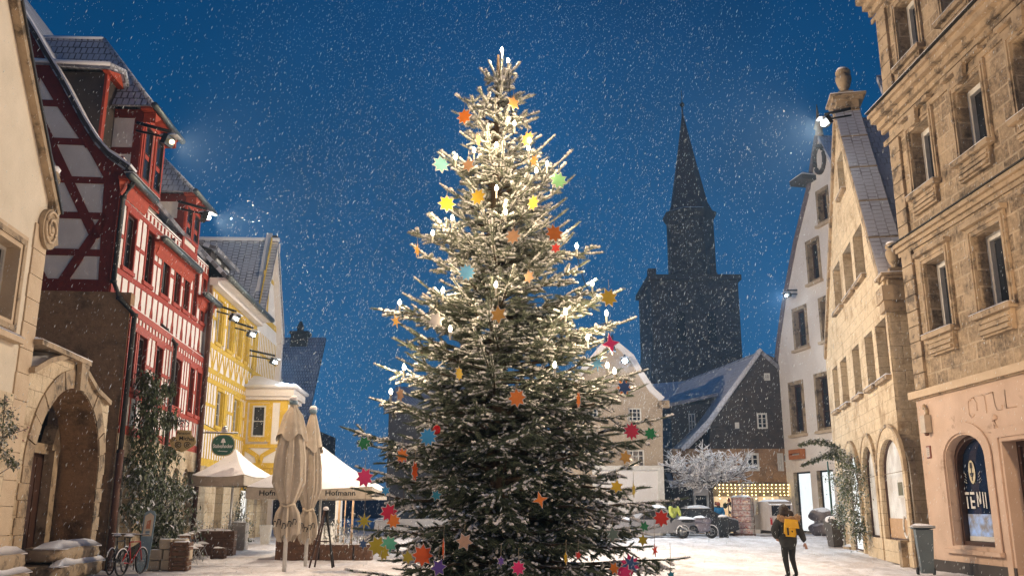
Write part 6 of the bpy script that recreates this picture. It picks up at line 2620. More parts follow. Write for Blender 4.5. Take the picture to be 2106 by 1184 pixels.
planter(f, n_ * .82, n_ * 1.0, -.5, 0, .5, 'short planter box at the right end, before the tree boughs', boards=1, shrub=60, seed=27, sh=.25)
# posts and easel
for i, (x, y0, y1, lab) in enumerate(((693, 1130, 1025, 'pale wooden post right of the easel'), (706, 1120, 1020, 'thin pale post between two thicker wooden posts'), (722, 1118, 1012, 'thick pale post with snow knob left of the magenta star'))):
    f = LF(x, y0)
    h_ = (y0 - y1) * f.s * .97
    o = put('wooden_post', f, lab, 'post', 'wooden posts behind the planter')
    r_ = .05 if i != 1 else .03
    m = MB(f)
    m.tube([(0, 0, 0), (.03, 0, h_)], [r_, r_ * .85], 8, WOODP)
    m.build('shaft', WOODP, o)
    m = MB(f)
    m.blob((.03, 0, h_ + .03), r_ * 1.3, r_ * 1.3, .07, .1, 2, 2, SNOW)
    m.build('snow_cover', SNOW, o)
f = LF(664, 1166)
h_ = (1166 - 1058) * f.s
o = put('easel_stand', f, 'dark wooden A-shaped trestle standing in the snow right of the closed parasols', 'trestle')
for (x0, x1, d_) in ((-.36, -.02, .15), (.3, .05, .15), (.26, .0, -.3), (-.3, 0, -.3)):
    m = MB(f)
    m.tube([(x0, d_, 0), (x1, 0, h_)], .028, 6, IRON if x0 > 0 else FRAMED)
    m.build('leg', FRAMED, o)
m = MB(f)
m.tube([(-.2, .1, h_ * .45), (.16, .1, h_ * .45)], .02, 6, FRAMED)
m.blob((.01, 0, h_ + .03), .09, .08, .06, .1, 2, 2, SNOW)
m.build('crossbar', FRAMED, o)


# ---- parasols
def closed_parasol(px, py, ytop, ycone, yband, yhem, wpx, label, seed):
    f = LF(px, py)
    Y = f.A.y
    zt_ = atY(px, ytop, Y).z
    z = lambda y: atY(px, y, Y).z
    k_ = f.s * .98
    o = put('closed_parasol', f, label, 'parasol', 'big closed parasols tied round their poles')
    m = MB(f)
    m.tube([(0, 0, 0), (0, 0, zt_ - .1)], .055, 10, FRAMEW)
    m.build('pole', FRAMEW, o)
    r0 = wpx * k_ / 2

    def cloth(levels, folds, phase, amp, sharp=1.0, hem=0):
        n = 120
        vs, fs = [], []
        for j, (zz_, rr_) in enumerate(levels):
            for i in range(n):
                a = 2 * PI * i / n
                fo = math.cos(a * folds + phase + .25 * math.sin(zz_ * 2 + seed)) + .4 * math.cos(a * (folds * 2 + 1) + seed)
                rad = rr_ * (1 + amp * (fo - .3))
                hz = zz_ + (hem * math.cos(a * folds + 2 + seed) if j == len(levels) - 1 else 0)
                vs.append((rad * math.cos(a), rad * math.sin(a) * .8, hz))
        for j in range(len(levels) - 1):
            for i in range(n):
                fs.append((j * n + i, j * n + (i + 1) % n, (j + 1) * n + (i + 1) % n, (j + 1) * n + i))
        return vs, fs
    lev = [(zt_ - .1, .04), (zt_ - .25, .1), (z(ycone) + .6, r0 * .62), (z(ycone) + .1, r0 * .92), (z(ycone), r0 * 1.0)]
    m = MB(f)
    v, q = cloth(lev, 4, .4, .1, hem=.1)
    m.add(v, q, FABRIC, True)
    m.build('vent_flap', FABRIC, o)
    lev = [(z(ycone) + .35, r0 * .5), (z(ycone) - .15, r0 * .8), ((z(ycone) + z(yband)) / 2 + .35, r0 * .95), ((z(ycone) + z(yband)) / 2 - .3, r0 * 1.02), (z(yband) + .3, r0 * .75), (z(yband), r0 * .42)]
    m = MB(f)
    v, q = cloth(lev, 7, 1.2 + seed, .17)
    m.add(v, q, FABRIC, True)
    m.build('canopy', FABRIC, o)
    lev = [(z(yband), r0 * .42), (z(yband) - .18, r0 * .66), ((z(yband) + z(yhem)) / 2, r0 * .78), (z(yhem) + .12, r0 * .74), (z(yhem), r0 * .7)]
    m = MB(f)
    v, q = cloth(lev, 6, 2.2 + seed, .24, hem=.1)
    m.add(v, q, FABRIC, True)
    m.tube([(r0 * .46 * math.cos(a), r0 * .4 * math.sin(a), z(yband) + .03 * math.sin(a * 3)) for a in [2 * PI * i / 16 for i in range(17)]], .035, 6, FABRICW)
    sk = m.build('gathered_hem', FABRIC, o)
    m = MB(f)                                    # printed letters crumpled in the folds
    for i in range(5):
        a = PI / 2 + (i - 2) * .38
        rr_ = r0 * .92
        zz_ = (z(yband) + z(yhem)) / 2 - .05 + .06 * math.sin(i * 2.1)
        c_ = (-rr_ * math.cos(a), rr_ * math.sin(a) * .8)
        for dx, dz, w2, h2 in ((-.04, 0, .02, .15), (0, .06, .08, .025), (.04, -.02, .02, .12)):
            m.obox((c_[0] + dx, c_[1] + .01, zz_ + dz), w2, .01, h2, -(a - PI / 2), 0, .2, BLACKTXT)
    m.build('print', BLACKTXT, sk)
    m = MB(f)
    m.lathe((0, 0, zt_ - .18), [(.1, 0), (.12, .06), (.09, .14), (.03, .2)], 12, BLUEGREY)
    m.blob((0, 0, zt_ - .02), .12, .12, .09, .1, 2, 2, SNOW)
    m.build('cap', SNOW, o)


closed_parasol(628, 1163, 838, 925, 1048, 1112, 44, 'closed beige parasol with blue cap, right and farther of the two', 3)
closed_parasol(584, 1177, 818, 900, 1038, 1106, 60, 'closed beige parasol, left and nearer of the two', 1)


def open_parasol(fr, hw, zv, zp, label, word, yaw0=0):
    o = put('open_parasol', fr, label, 'parasol', 'open parasols with snow on top')
    m = MB(fr)
    m.tube([(0, 0, 0), (0, 0, zp)], .045, 8, FRAMEW)
    m.build('pole', FRAMEW, o)
    m = MB(fr)
    n = 10
    cs = [(-hw, -hw), (hw, -hw), (hw, hw), (-hw, hw)]
    vs, fs = [], []
    for s_ in range(4):
        a, b = Vector(cs[s_]), Vector(cs[(s_ + 1) % 4])
        base = len(vs)
        for i in range(n + 1):
            for j in range(n + 1):
                t_ = i / n
                e_ = a.lerp(b, j / n) * (1 - t_)
                sag = -.12 * math.sin(PI * t_) - .1 * (1 - t_) * math.sin(PI * j / n) * .8
                vs.append((e_.x, e_.y, zv + (zp - zv) * t_ ** .92 + sag))
        for i in range(n):
            for j in range(n):
                q = base + i * (n + 1) + j
                fs.append((q, q + 1, q + n + 2, q + n + 1))
    m.add(vs, fs, FABRICW, True)
    m.build('canopy', FABRICW, o)
    m = MB(fr)
    m.add([(x, y, z + .05 + .02 * noisev((x, y, 0), 3)) for x, y, z in vs], fs, SNOW, True)
    m.build('snow_cover', SNOW, o)
    m = MB(fr)
    for s_ in range(4):
        a, b = cs[s_], cs[(s_ + 1) % 4]
        v, q = [], []
        for j in range(n + 1):
            e_ = Vector(a).lerp(Vector(b), j / n)
            sg = -.1 * math.sin(PI * j / n) * .8
            v += [(e_.x, e_.y, zv + sg + .03), (e_.x * 1.01, e_.y * 1.01, zv - .34 + sg * .3)]
        for j in range(n):
            q.append((2 * j, 2 * j + 2, 2 * j + 3, 2 * j + 1))
        m.add(v, q, FABRIC, False)
    va = m.build('valance', FABRIC, o)
    if word:
        m = MB(fr)
        for c_ in (-hw * .55, hw * .5):
            text_mb(m, word, .24, c_, hw * 1.012, zv - .24, BLACKTXT, .01, sx=1.15, bold=.004)
        m.build('printed_name', BLACKTXT, va)
    m = MB(fr)
    for c_ in cs:
        m.tube([(0, 0, zp - .3), (c_[0] * .97, c_[1] * .97, zv)], .018, 5, WOODP)
        m.tube([(0, 0, zp - 1.1), (c_[0] * .5, c_[1] * .5, (zv + zp) / 2 - .12)], .014, 5, WOODP)
    m.build('ribs', WOODP, o)


YP = 31.0
p0, p1, p2 = atY(505, 1003, YP), atY(765, 1006, YP), atY(640, 928, YP + 1.5)
f = Frame(((p0.x + p1.x) / 2, YP + 2), (1, .02), (0, -1))
f.A.z = gz(YP + 2)
open_parasol(f, (p1.x - p0.x) / 2 * .985, p0.z - f.A.z, p2.z - f.A.z + .15, 'wide open parasol with printed name on its valance behind the closed parasols', 'Hofmann')
YP = 34.0
p0, p1, p2 = atY(390, 978, YP), atY(530, 978, YP), atY(461, 932, YP + 1)
f = Frame(((p0.x + p1.x) / 2, YP + 1.2), (1, -.25), (0, -1))
f.A.z = gz(YP + 1)
open_parasol(f, (p1.x - p0.x) / 2 * .86, p0.z - f.A.z, p2.z - f.A.z + .15, 'smaller open parasol with snowy roof below the green oval sign', None)

# ---- hanging signs
m = None
pS = onf(FL, 376, 905, 1.1)
fs_ = Frame((pS.x, pS.y), (1, .12), (0, -1))
t = thing('hanging_inn_sign', pS, 'cream painted inn sign on scrolled black iron bracket by the red house', 'sign')
Kf = F / (pS.y * 1.0)
k = 1 / Kf
zc = pS.z
m = MB(fs_)
shape = [(-24, 3), (-18, 8), (-14, 6), (-12, 21), (15, 20), (17, 10), (24, 5), (27, -4), (22, -11), (12, -18), (0, -24), (-12, -20), (-22, -12), (-26, -4)]
m.prism([(a * k, zc + b * k) for a, b in shape], -.02, .02, mat('sign_cream', (.55, .42, .2), (.45, .33, .14), .6, 6))
m.build('board', None, t)
m = MB(fs_)
text_mb(m, 'Pension', 8.5 * k, 0, .022, zc + 12 * k, BLACKTXT, .002, bold=.002)
text_mb(m, 'St. Michel', 11.5 * k, 0, .022, zc + .5 * k, BLACKTXT, .002, curve=-.05 / k * .1, bold=.003)
for c_ in (-8, 10):
    m.tube([((c_ + 6 * math.cos(a)) * k, .03, zc + (-9 + 6 * math.sin(a)) * k) for a in [2 * PI * i / 14 for i in range(15)]], .01, 4, BLACKTXT)
    m.tube([((c_ + 2.5 * math.cos(a)) * k, .03, zc + (-9 + 2.5 * math.sin(a)) * k) for a in [2 * PI * i / 10 for i in range(11)]], .012, 4, BLACKTXT)
m.build('lettering', BLACKTXT, t)
m = MB(fs_)
w0 = -1.15
m.tube([(w0, 0, zc + .9), (w0 + .35, 0, zc + .68), (-.3, 0, zc + .62), (0.05, 0, zc + .62), (.14, 0, zc + .52), (.08, 0, zc + .42)], .018, 6, IRON)
for c_, r_ in (((w0 + .2, zc + 1.05), .17), ((w0 + .55, zc + .82), .1), ((-.1, zc + .5), .12), ((w0 + .45, zc + .56), .08)):
    m.tube([(c_[0] + r_ * (1 - i / 26) * math.cos(i * .45), 0, c_[1] + r_ * (1 - i / 26) * math.sin(i * .45)) for i in range(24)], .012, 5, IRON)
m.build('bracket', IRON, t)
pS = onf(FY, 459, 915, 1.2)
fs_ = Frame((pS.x, pS.y), (1, .1), (0, -1))
t = thing('hanging_oval_sign', pS, 'dark green oval tavern sign with white lamp emblem below a snowy bracket', 'sign')
k = pS.y / F
zc = pS.z
m = MB(fs_)
GS = mat('sign_green', (.02, .1, .065), (.015, .08, .05), .5, 3)
ovl = lambda a_, b_: [(a_ * k * math.copysign(abs(math.cos(t_)) ** .8, math.cos(t_)), zc + b_ * k * math.copysign(abs(math.sin(t_)) ** .8, math.sin(t_))) for t_ in [2 * PI * i / 32 for i in range(32)]]
m.prism(ovl(23.5, 22), -.02, .02, mat('sign_rim_cream', (.5, .42, .25), rough=.6))
m.prism(ovl(21.5, 20), .021, .03, GS)
m.build('board', GS, t)
m = MB(fs_)
text_mb(m, 'Stubenhocker', 10.5 * k, 0, .03, zc - 5 * k, W_, .004, sx=.66, bold=.004)
m.prism([(-5 * k, zc + 5 * k), (5 * k, zc + 5 * k), (3 * k, zc + 11 * k), (1.5 * k, zc + 13.5 * k), (-1.5 * k, zc + 13.5 * k), (-3 * k, zc + 11 * k)], .031, .036, W_)
m.prism(rect(-.7 * k, .7 * k, zc + 1 * k, zc + 5 * k), .031, .036, W_)
m.prism([(-10 * k, zc - 11 * k), (10 * k, zc - 12 * k), (9 * k, zc - 13 * k), (-9 * k, zc - 12 * k)], .031, .036, W_)
m.build('lettering', W_, t)
m = MB(fs_)
zt_ = zc + 25 * k
m.tube([(-42 * k, 0, zt_), (28 * k, 0, zt_ - .02)], .022, 6, IRON)
m.tube([(-42 * k, 0, zt_ + .35), (-10 * k, 0, zt_ + .02)], .012, 5, IRON)
m.tube([(-38 * k, 0, zt_ + .03), (28 * k, 0, zt_ + .01)], .025, 6, SNOW)
for x in (-12, 12):
    m.tube([(x * k, 0, zt_), (x * k, 0, zc + 18 * k)], .008, 5, IRON)
m.blob((0, 0, zt_ + .12), .12, .04, .14, .3, 3, 2, CHROME)
m.build('bracket', IRON, t)

# ---- small window kiosk behind the parasols
f = Frame((atY(668, 1030, 40).x, 40), (1, 0), (0, -1))
f.A.z = .15
t = put('glass_booth', f, 'pale framed glass booth seen under the parasol valance', 'booth')
m = MB(f)
hw_ = .55
m.box(-hw_, hw_, -1.2, 0, 0, .8, FRAMEW)
m.box(-hw_, hw_, -1.2, 0, 1.9, 2.1, FRAMEW)
for x in (-hw_, hw_ - .08):
    m.box(x, x + .08, -1.2, 0, .8, 1.9, FRAMEW)
m.build('frame', FRAMEW, t)
m = MB(f)
m.box(-hw_ + .08, hw_ - .08, -1.1, -.1, .8, 1.9, GLASS)
m.build('pane', GLASS, t)
# ================================================================== VEHICLES, BARE TREE, PEOPLE
def motorcycle(fr, label):
    t = put('motorcycle', fr, label, 'motorcycle')
    for x in (-.7, .72):
        m = MB(fr)
        tor(m, (x, 0, .31), .25, .07, (0, 1, 0), RUBBER, 26, 8)
        tor(m, (x, 0, .31), .17, .015, (0, 1, 0), CHROME, 20, 4)
        for i in range(5):
            a = 2 * PI * i / 5
            m.tube([(x, 0, .31), (x + .18 * math.cos(a), 0, .31 + .18 * math.sin(a))], .012, 5, CHROME)
        w_ = m.build('wheel', RUBBER, t)
        m = MB(fr)
        m.tube([(x + .32 * math.cos(a), .02, .31 + .32 * math.sin(a)) for a in [PI * (-.1 + 1.2 * i / 14) for i in range(15)]], .03, 6, SNOW)
        m.build('snow_cover', SNOW, w_)
    FA = mat('fairing_grey', (.22, .2, .24), (.16, .15, .18), .35, 3, snow=.2)
    m = MB(fr)
    m.blob((.3, 0, .52), .42, .2, .28, .12, 2, 3, FA)
    m.blob((.5, 0, .82), .25, .2, .2, .1, 2, 3, FA)
    m.build('fairing', FA, t)
    m = MB(fr)
    m.blob((.12, 0, .85), .3, .17, .15, .06, 2, 3, FA)
    m.build('tank', FA, t)
    m = MB(fr)
    m.blob((-.4, 0, .82), .36, .14, .08, .05, 2, 3, RUBBER)
    m.blob((-.75, 0, .92), .2, .1, .07, .05, 2, 3, FA)
    m.build('seat', RUBBER, t)
    m = MB(fr)
    m.snowcap(-.9, -.1, -.14, .14, .9, .12, 2)
    m.snowcap(-.1, .4, -.15, .15, .97, .1, 3)
    m.build('snow_cover', SNOW, t)
    m = MB(fr)
    m.blob((-.05, 0, .45), .3, .14, .2, .2, 4, 3, IRON)
    m.tube([(-.7, .08, .31), (-.15, .1, .42)], .03, 6, CHROME)
    m.tube([(.72, .09, .31), (.5, .09, .9)], .03, 6, CHROME)
    m.tube([(.72, -.09, .31), (.5, -.09, .9)], .03, 6, CHROME)
    m.tube([(-.1, .16, .3), (-.5, .18, .38), (-.85, .18, .6)], .05, 8, CHROME)
    m.build('engine', IRON, t)
    m = MB(fr)
    m.tube([(.35, -.32, 1.0), (.48, 0, .98), (.35, .32, 1.0)], .016, 6, IRON)
    m.blob((.6, 0, 1.05), .12, .15, .14, .05, 2, 2, mat_glass())
    m.blob((.5, .3, 1.12), .05, .06, .04, 0, 2, 2, IRON)
    m.build('handlebar', IRON, t)


f = LF(1434, 1106, 4)
motorcycle(f, 'snow covered sports motorcycle parked below the bare snowy tree')


def car(fr, L, label, body, snow=True, name='parked_car', lights=None):
    t = put(name, fr, label, 'car', 'snow covered parked cars')
    h1_, h2_ = .85, 1.42
    prof = [(-L / 2, .3), (-L / 2 + .05, .75), (-L / 2 + .9, h1_), (-L / 2 + 1.55, h2_ - .03), (L / 2 - 1.6, h2_), (L / 2 - .65, h1_ + .08), (L / 2 - .05, .8), (L / 2, .35), (L / 2 - .3, .22), (-L / 2 + .3, .22)]
    m = MB(fr)
    m.prism(prof, -.85, .85, body)
    m.build('body', body, t)
    m = MB(fr)
    gl = [(-L / 2 + 1.05, h1_ + .02), (-L / 2 + 1.6, h2_ - .1), (L / 2 - 1.65, h2_ - .08), (L / 2 - .85, h1_ + .06)]
    m.prism(gl, -.86, .86, GLASS)
    m.build('windows', GLASS, t)
    for x in (-L / 2 + .75, L / 2 - .75):
        m = MB(fr)
        tor(m, (x, .78, .31), .22, .09, (0, 1, 0), RUBBER, 20, 6)
        m.tube([(x, .7, .31), (x, .87, .31)], .15, 12, CHROME)
        m.build('wheel', RUBBER, t)
    m = MB(fr)
    m.snowcap(-L / 2 + 1.5, L / 2 - 1.5, -.8, .8, h2_, .16, 3)
    m.snowcap(-L / 2 + .05, -L / 2 + 1.0, -.8, .8, .78, .12, 4, z1=.88)
    m.snowcap(L / 2 - .7, L / 2 - .05, -.8, .8, .9, .12, 5, z1=.82)
    m.build('snow_cover', SNOW, t)
    if lights:
        m = MB(fr)
        m.blob((lights, .86, .72), .08, .03, .06, 0, 1, 2, mat_emit('indicator_orange', (1, .45, .08), 25))
        m.build('indicator', None, t)


CARW = mat('paint_grey', (.3, .3, .32), (.25, .25, .27), .35, 2, snow=.15)
car(LF(1345, 1104, 4), 4.0, 'snow covered silver car left of the motorcycle, behind the tree boughs', CARW)
car(LF(1432, 1101, 2), 4.2, 'low dark car with glowing orange indicator behind the motorcycle', mat('paint_black', (.03, .03, .035), rough=.3, snow=.15), lights=1.1)
car(LF(850, 1101, 10), 4.2, 'snow covered car seen through the lower left boughs', CARW)

# van
f = LF(1592, 1101, 88)
t = put('delivery_van', f, 'white van with red side parked between lit shop and white gabled house', 'van')
VW = mat('paint_white', (.6, .56, .54), (.5, .46, .44), .35, 2)
m = MB(f)
m.prism([(-1.8, .3), (-1.8, 1.6), (-1.6, 1.75), (.9, 1.75), (1.3, 1.15), (1.75, .95), (1.8, .3)], -.6, .6, VW)
m.build('body', VW, t)
m = MB(f)
m.prism([(-1.7, .35), (.9, .35), (.9, .85), (-1.7, .95)], .601, .62, REDP)
m.build('red_panel', REDP, t)
m = MB(f)
m.prism([(.6, 1.1), (1.25, 1.1), (.9, 1.6), (.6, 1.6)], -.61, .61, GLASS)
m.build('windows', GLASS, t)
for x in (-1.2, 1.2):
    m = MB(f)
    tor(m, (x, .54, .3), .2, .08, (0, 1, 0), RUBBER, 18, 6)
    m.build('wheel', RUBBER, t)
m = MB(f)
m.snowcap(-1.7, .9, -.55, .55, 1.75, .12, 4)
m.build('snow_cover', SNOW, t)
m = MB(f)
m.box(-1.82, -1.8, -.48, .48, 1.05, 1.55, GLASS)
m.box(-1.83, -1.8, -.58, -.48, .6, .95, REDP)
m.box(-1.83, -1.8, .48, .58, .6, .95, REDP)
m.build('rear_window', GLASS, t)

# pallet cage with red and white wrapped goods
f = LF(1527, 1101, 0)
t = put('goods_cage', f, 'tall stack of red and white wrapped goods in a wire cage before the lit shop', 'goods stack')
hc = (1101 - 1030) * f.s
m = MB(f)
RW = mat('wrapped_red', (.4, .06, .04), (.72, .66, .64), .6, 9, third=((.72, .68, .66), 5, .5))
rg = random.Random(8)
zz = .12
while zz < hc - .1:
    h_ = rg.uniform(.18, .28)
    m.obox((rg.uniform(-.04, .04), 0, zz + h_ / 2), .85, .7, h_ * .92, rg.uniform(-.04, .04), 0, rg.uniform(-.05, .05), RW)
    zz += h_
m.build('wrapped_goods', RW, t)
m = MB(f)
for x in (-.55, .55):
    for d_ in (-.45, .45):
        m.tube([(x, d_, 0), (x, d_, hc)], .025, 6, BROWNP)
for j in range(7):
    z = .1 + (hc - .15) * j / 6
    m.tube([(-.55, .45, z), (.55, .45, z)], .01, 4, BROWNP)
    m.tube([(.55, .45, z), (.55, -.45, z)], .01, 4, BROWNP)
for j in range(5):
    m.tube([(.55, -.45 + .22 * j, 0), (.55, -.45 + .22 * j, hc)], .01, 4, BROWNP)
m.build('cage', BROWNP, t)
m = MB(f)
m.box(-.6, .6, -.5, .5, .03, .12, WOOD)
m.build('pallet', WOOD, t)
m = MB(f)
m.snowcap(-.45, .45, -.4, .4, zz - .03, .12, 4)
m.build('snow_cover', SNOW, t)
f = LF(1489, 1105, 0)
m = MB(f)
t = put('grey_litter_bin', f, 'grey cylindrical litter bin left of the red wrapped goods', 'bin')
m.lathe((0, 0, 0), [(.24, 0), (.26, .9), (.28, .92), (.28, .98), (.2, 1.0)], 14, DPIPE)
m.build('shell', DPIPE, t)
m = MB(f)
m.blob((0, 0, 1.02), .25, .25, .09, .1, 2, 2, SNOW)
m.build('snow_cover', SNOW, t)

# ---- bare tree loaded with snow
f = LF(1466, 1100, 0)
bt = put('bare_snowy_tree', f, 'small leafless tree with every twig snow covered, before the slate house', 'tree')
kk = f.s
trunk_h = (1100 - 1010) * kk
W1 = MB()
S1 = MB()
rb = random.Random(12)
BK2 = mat('bark_grey', (.07, .055, .045), (.04, .032, .027), .9, 9, 14, .5)
o_ = f.A
W1.tube([o_, o_ + Vector((.04, 0, trunk_h * .5)), o_ + Vector((.02, 0, trunk_h))], [.14, .11, .1], 8, BK2)
W1.build('trunk', BK2, bt)
W1 = MB()
twigs = []


def grow(p, d, L, r_, lvl):
    n = 4
    pts = [p]
    q = p.copy()
    dd = d.copy()
    for i in range(n):
        dd = (dd + Vector((rb.uniform(-.22, .22), rb.uniform(-.22, .22), rb.uniform(-.16, .2)))).normalized()
        q = q + dd * L / n
        pts.append(q.copy())
    W1.tube(pts, [r_ * (1 - .5 * i / n) for i in range(n + 1)], 4, BK2, caps=False)
    S1.tube([a + Vector((0, 0, r_ * .5 + .022)) for a in pts], [max(.018, r_ * .7)] * (n + 1), 5, SNOW)
    if lvl > 0:
        for i in range(1, n + 1):
            for s_ in range(2 if lvl > 1 else 3):
                a = Vector((rb.uniform(-1, 1), rb.uniform(-1, 1), rb.uniform(-.35, .5))).normalized()
                grow(pts[i], (dd * .55 + a * .8).normalized(), L * rb.uniform(.45, .65), r_ * .5, lvl - 1)
    else:
        for i in range(1, n + 1):
            for s_ in range(1):
                a = (dd * .6 + Vector((rb.uniform(-1, 1), rb.uniform(-1, 1), rb.uniform(-.3, .6)))).normalized()
                twigs.append((pts[i], a, rb.uniform(.14, .3), .02))


tp_ = o_ + Vector((.02, 0, trunk_h))
for i, (ax, az, L) in enumerate(((-1, .35, 1.9), (-.8, .7, 1.7), (-.3, .8, 1.2), (.35, .85, 1.3), (.6, .8, 1.6), (1, .4, 1.7), (-.5, .2, 1.2), (.7, .3, 1.1), (-1.1, .6, 1.2))):
    grow(tp_ + Vector((0, 0, rb.uniform(-.2, .4))), Vector((ax, rb.uniform(-.5, .5), az)).normalized(), L, .055, 2)
W1.build('branches', BK2, bt)
S1.build('branch_snow', SNOW, bt)
batch(twigs, [snow_template(i) for i in range(3)], 'twig_snow', SNOW, bt, True)

# ---- boulders, planter with arched climber, garden bin
for (x, y, rx_, rz_, z, lab) in ((1690, 1101, .62, .42, .36, 'grey snow dusted boulder, lower of two by the bright doorway'), (1690, 1101, .58, .4, 1.05, 'snow covered boulder resting on top of the lower one')):
    f = LF(x, y)
    m = MB(f)
    m.blob((0, 0, z), rx_, .5, rz_, .12, 2.2, 4, mat('boulder', (.3, .27, .26), (.2, .18, .18), .9, 3, 9, .6, snow=.42), seed=z, flat=-rz_ * .95)
    m.build('boulder', None, None, f.w((0, 0, z - rz_)), lab, 'boulder')
f = LF(1719, 1123, 12)
kp = f.s
t = put('plant_pot', f, 'dark square pot with snowy earth standing before the stone gabled house', 'plant pot')
TB = mat('tub_dark_stone', (.1, .09, .085), (.06, .055, .05), .8, 4, 8, .3)
m = MB(f)
m.lathe((0, 0, 0), [(.3, 0), (.43, 1.0), (.47, 1.03), (.45, 1.1), (.38, 1.08)], 4, TB, False, PI / 4)
m.build('pot', TB, t)
m = MB(f)
m.blob((0, 0, 1.08), .36, .36, .14, .2, 2, 3, SNOW)
m.build('snow_cover', SNOW, t)
Yp = f.A.y
cl = thing('arching_climber', f.w((0, 0, 1.1)), 'snowy climbing shrub arching left from the dark pot over the doorway', 'shrub')
arc1 = [(1722, 1070), (1735, 1020), (1748, 980), (1745, 945), (1725, 922), (1700, 908), (1670, 906), (1640, 915)]
arc2 = [(1738, 1010), (1745, 965), (1728, 940), (1700, 935), (1675, 945), (1645, 958)]
arc3 = [(1735, 1080), (1760, 1040), (1765, 990), (1752, 950)]
arc4 = [(1770, 1110), (1768, 1080), (1760, 1050)]
def pc(x, y):
    if x > 1730:
        return onf(FS, x, y, .45)
    return atY(x, y, onf(FS, 1730, y, .45).y)


A = [[pc(x, y) for x, y in a_] for a_ in (arc1, arc2, arc3, arc4)]
pts = []
for a_, rad in zip(A, (.16, .14, .42, .25)):
    for i in range(len(a_) - 1):
        for j in range(5):
            q = a_[i].lerp(a_[i + 1], j / 5)
            fr_ = (i + j / 5) / (len(a_) - 1)
            pts.append((q, rad * (1.6 - 1.3 * fr_) if a_ is not A[2] else rad))
for (x, y, r_) in ((1742, 1000, .5), (1748, 1030, .5), (1735, 960, .4), (1720, 985, .35), (1755, 975, .35), (1728, 1050, .3), (1765, 1090, .25), (1715, 930, .25)):
    pts += [(pc(x, y), r_)] * 5
leaves(cl, 'foliage', pts, 3400, .1, .04, LEAF, seed=31)
leaves(cl, 'snowy_foliage', pts, 2100, .1, .05, LEAFS, seed=33, droop=.3)
stems(cl, A, .018)
p_ = atY(1702, 955, Yp)
m = MB(f)
bx = (p_ - f.A).dot(f.u)
m.tube([(bx, 0, .9), (bx, 0, p_.z)], .03, 6, mat('stake_green', (.02, .09, .08), rough=.5))
m.build('stake', None, cl) if False else m.build('garden_stake', mat('stake_green', (.02, .09, .08), rough=.5), None, f.w((bx, 0, .9)), 'thin dark green stake rising from the dark square pot', 'stake')
f = LF(1908, 1182, -15)
t = put('garden_bin', f, 'tall narrow grey-blue wheeled bin between stone and pink walls', 'bin')
BG = mat('bin_blue_grey', (.11, .15, .17), (.08, .11, .13), .45, 3)
m = MB(f)
m.lathe((0, 0, .05), [(.2, 0), (.29, 1.05), (.31, 1.07)], 4, BG, False, PI / 4)
m.build('body', BG, t)
m = MB(f)
m.obox((0, .0, 1.17), .52, .52, .06, 0, .06, 0, BG)
m.tube([(-.18, -.26, 1.12), (.18, -.26, 1.12)], .02, 6, BG)
m.build('lid', BG, t)
m = MB(f)
m.snowcap(-.25, .25, -.24, .24, 1.19, .07, 2)
m.build('snow_cover', SNOW, t)
for s_ in (-1, 1):
    m = MB(f)
    m.tube([(s_ * .16, -.2, .09), (s_ * .22, -.2, .09)], .09, 12, RUBBER)
    m.build('wheel', RUBBER, t)
f = LF(1745, 1128, 0)
m = MB(f)
m.box(-.1, .75, -.3, .3, 0, .1, SANDP)
m.snowcap(-.1, .75, -.3, .3, .1, .09, 6)
m.build('stone_step', None, None, f.A, 'low snow covered stone slab at the foot of the leftmost arch', 'step')

# ================================================================== PEOPLE
SKIN = mat('skin', (.5, .3, .22), rough=.6)
COAT = mat('coat_black', (.028, .032, .032), (.018, .02, .021), .85, 8, 30, .3, snow=.12)
JEANS = mat('trousers_black', (.014, .017, .018), (.01, .012, .012), .85, 8)
HAIR = mat('hair_dark', (.02, .014, .01), (.035, .022, .015), .6, 20, 40, .6)
FUR = mat('fur_tan', (.42, .28, .16), (.25, .15, .08), .9, 25, 40, .8)
YBAG = mat('bag_yellow', (.75, .44, .01), (.62, .34, .01), .6, 5)


def fp(fr, pts):
    return [fr.w(p) for p in pts]


f = LF(1626, 1190, 0)
t = put('person', f, 'person in black coat with tan fur hood walking away towards the bright doorway', 'person')
# skeleton in the frame: u to the right, d towards us, z up
sk_p = [(0, 0, .86), (0, -.01, 1.05), (0, -.01, 1.28), (-.02, -.02, 1.42), (-.03, -.03, 1.5), (-.04, -.03, 1.6),
        (-.09, 0, .84), (-.1, .03, .47), (-.07, .1, .09), (-.07, -.05, .05),
        (.1, 0, .84), (.1, -.1, .48), (.13, .08, .12), (.12, -.06, .05),
        (-.19, -.01, 1.36), (-.31, .02, 1.1), (-.2, -.12, .93),
        (.19, -.01, 1.36), (.29, .04, 1.09), (.39, .0, .84)]
sk_e = [(0, 1), (1, 2), (2, 3), (3, 4), (4, 5), (0, 6), (6, 7), (7, 8), (8, 9), (0, 10), (10, 11), (11, 12), (12, 13), (2, 14), (14, 15), (15, 16), (2, 17), (17, 18), (18, 19)]
sk_r = [.13, .12, .13, .07, .06, .09, .11, .075, .05, .04, .11, .075, .045, .04, .07, .05, .04, .07, .05, .035]
skin('body', fp(f, sk_p), sk_e, sk_r, JEANS, t)
cp = [(0, 0, .8), (0, 0, 1.0), (0, 0, 1.25), (-.01, -.01, 1.36), (-.2, 0, 1.33), (-.33, .04, 1.1), (-.24, -.08, .94), (.2, 0, 1.33), (.31, .05, 1.08), (.4, .01, .86), (-.07, 0, .68), (.08, 0, .68)]
ce = [(0, 1), (1, 2), (2, 3), (2, 4), (4, 5), (5, 6), (2, 7), (7, 8), (8, 9), (0, 10), (0, 11)]
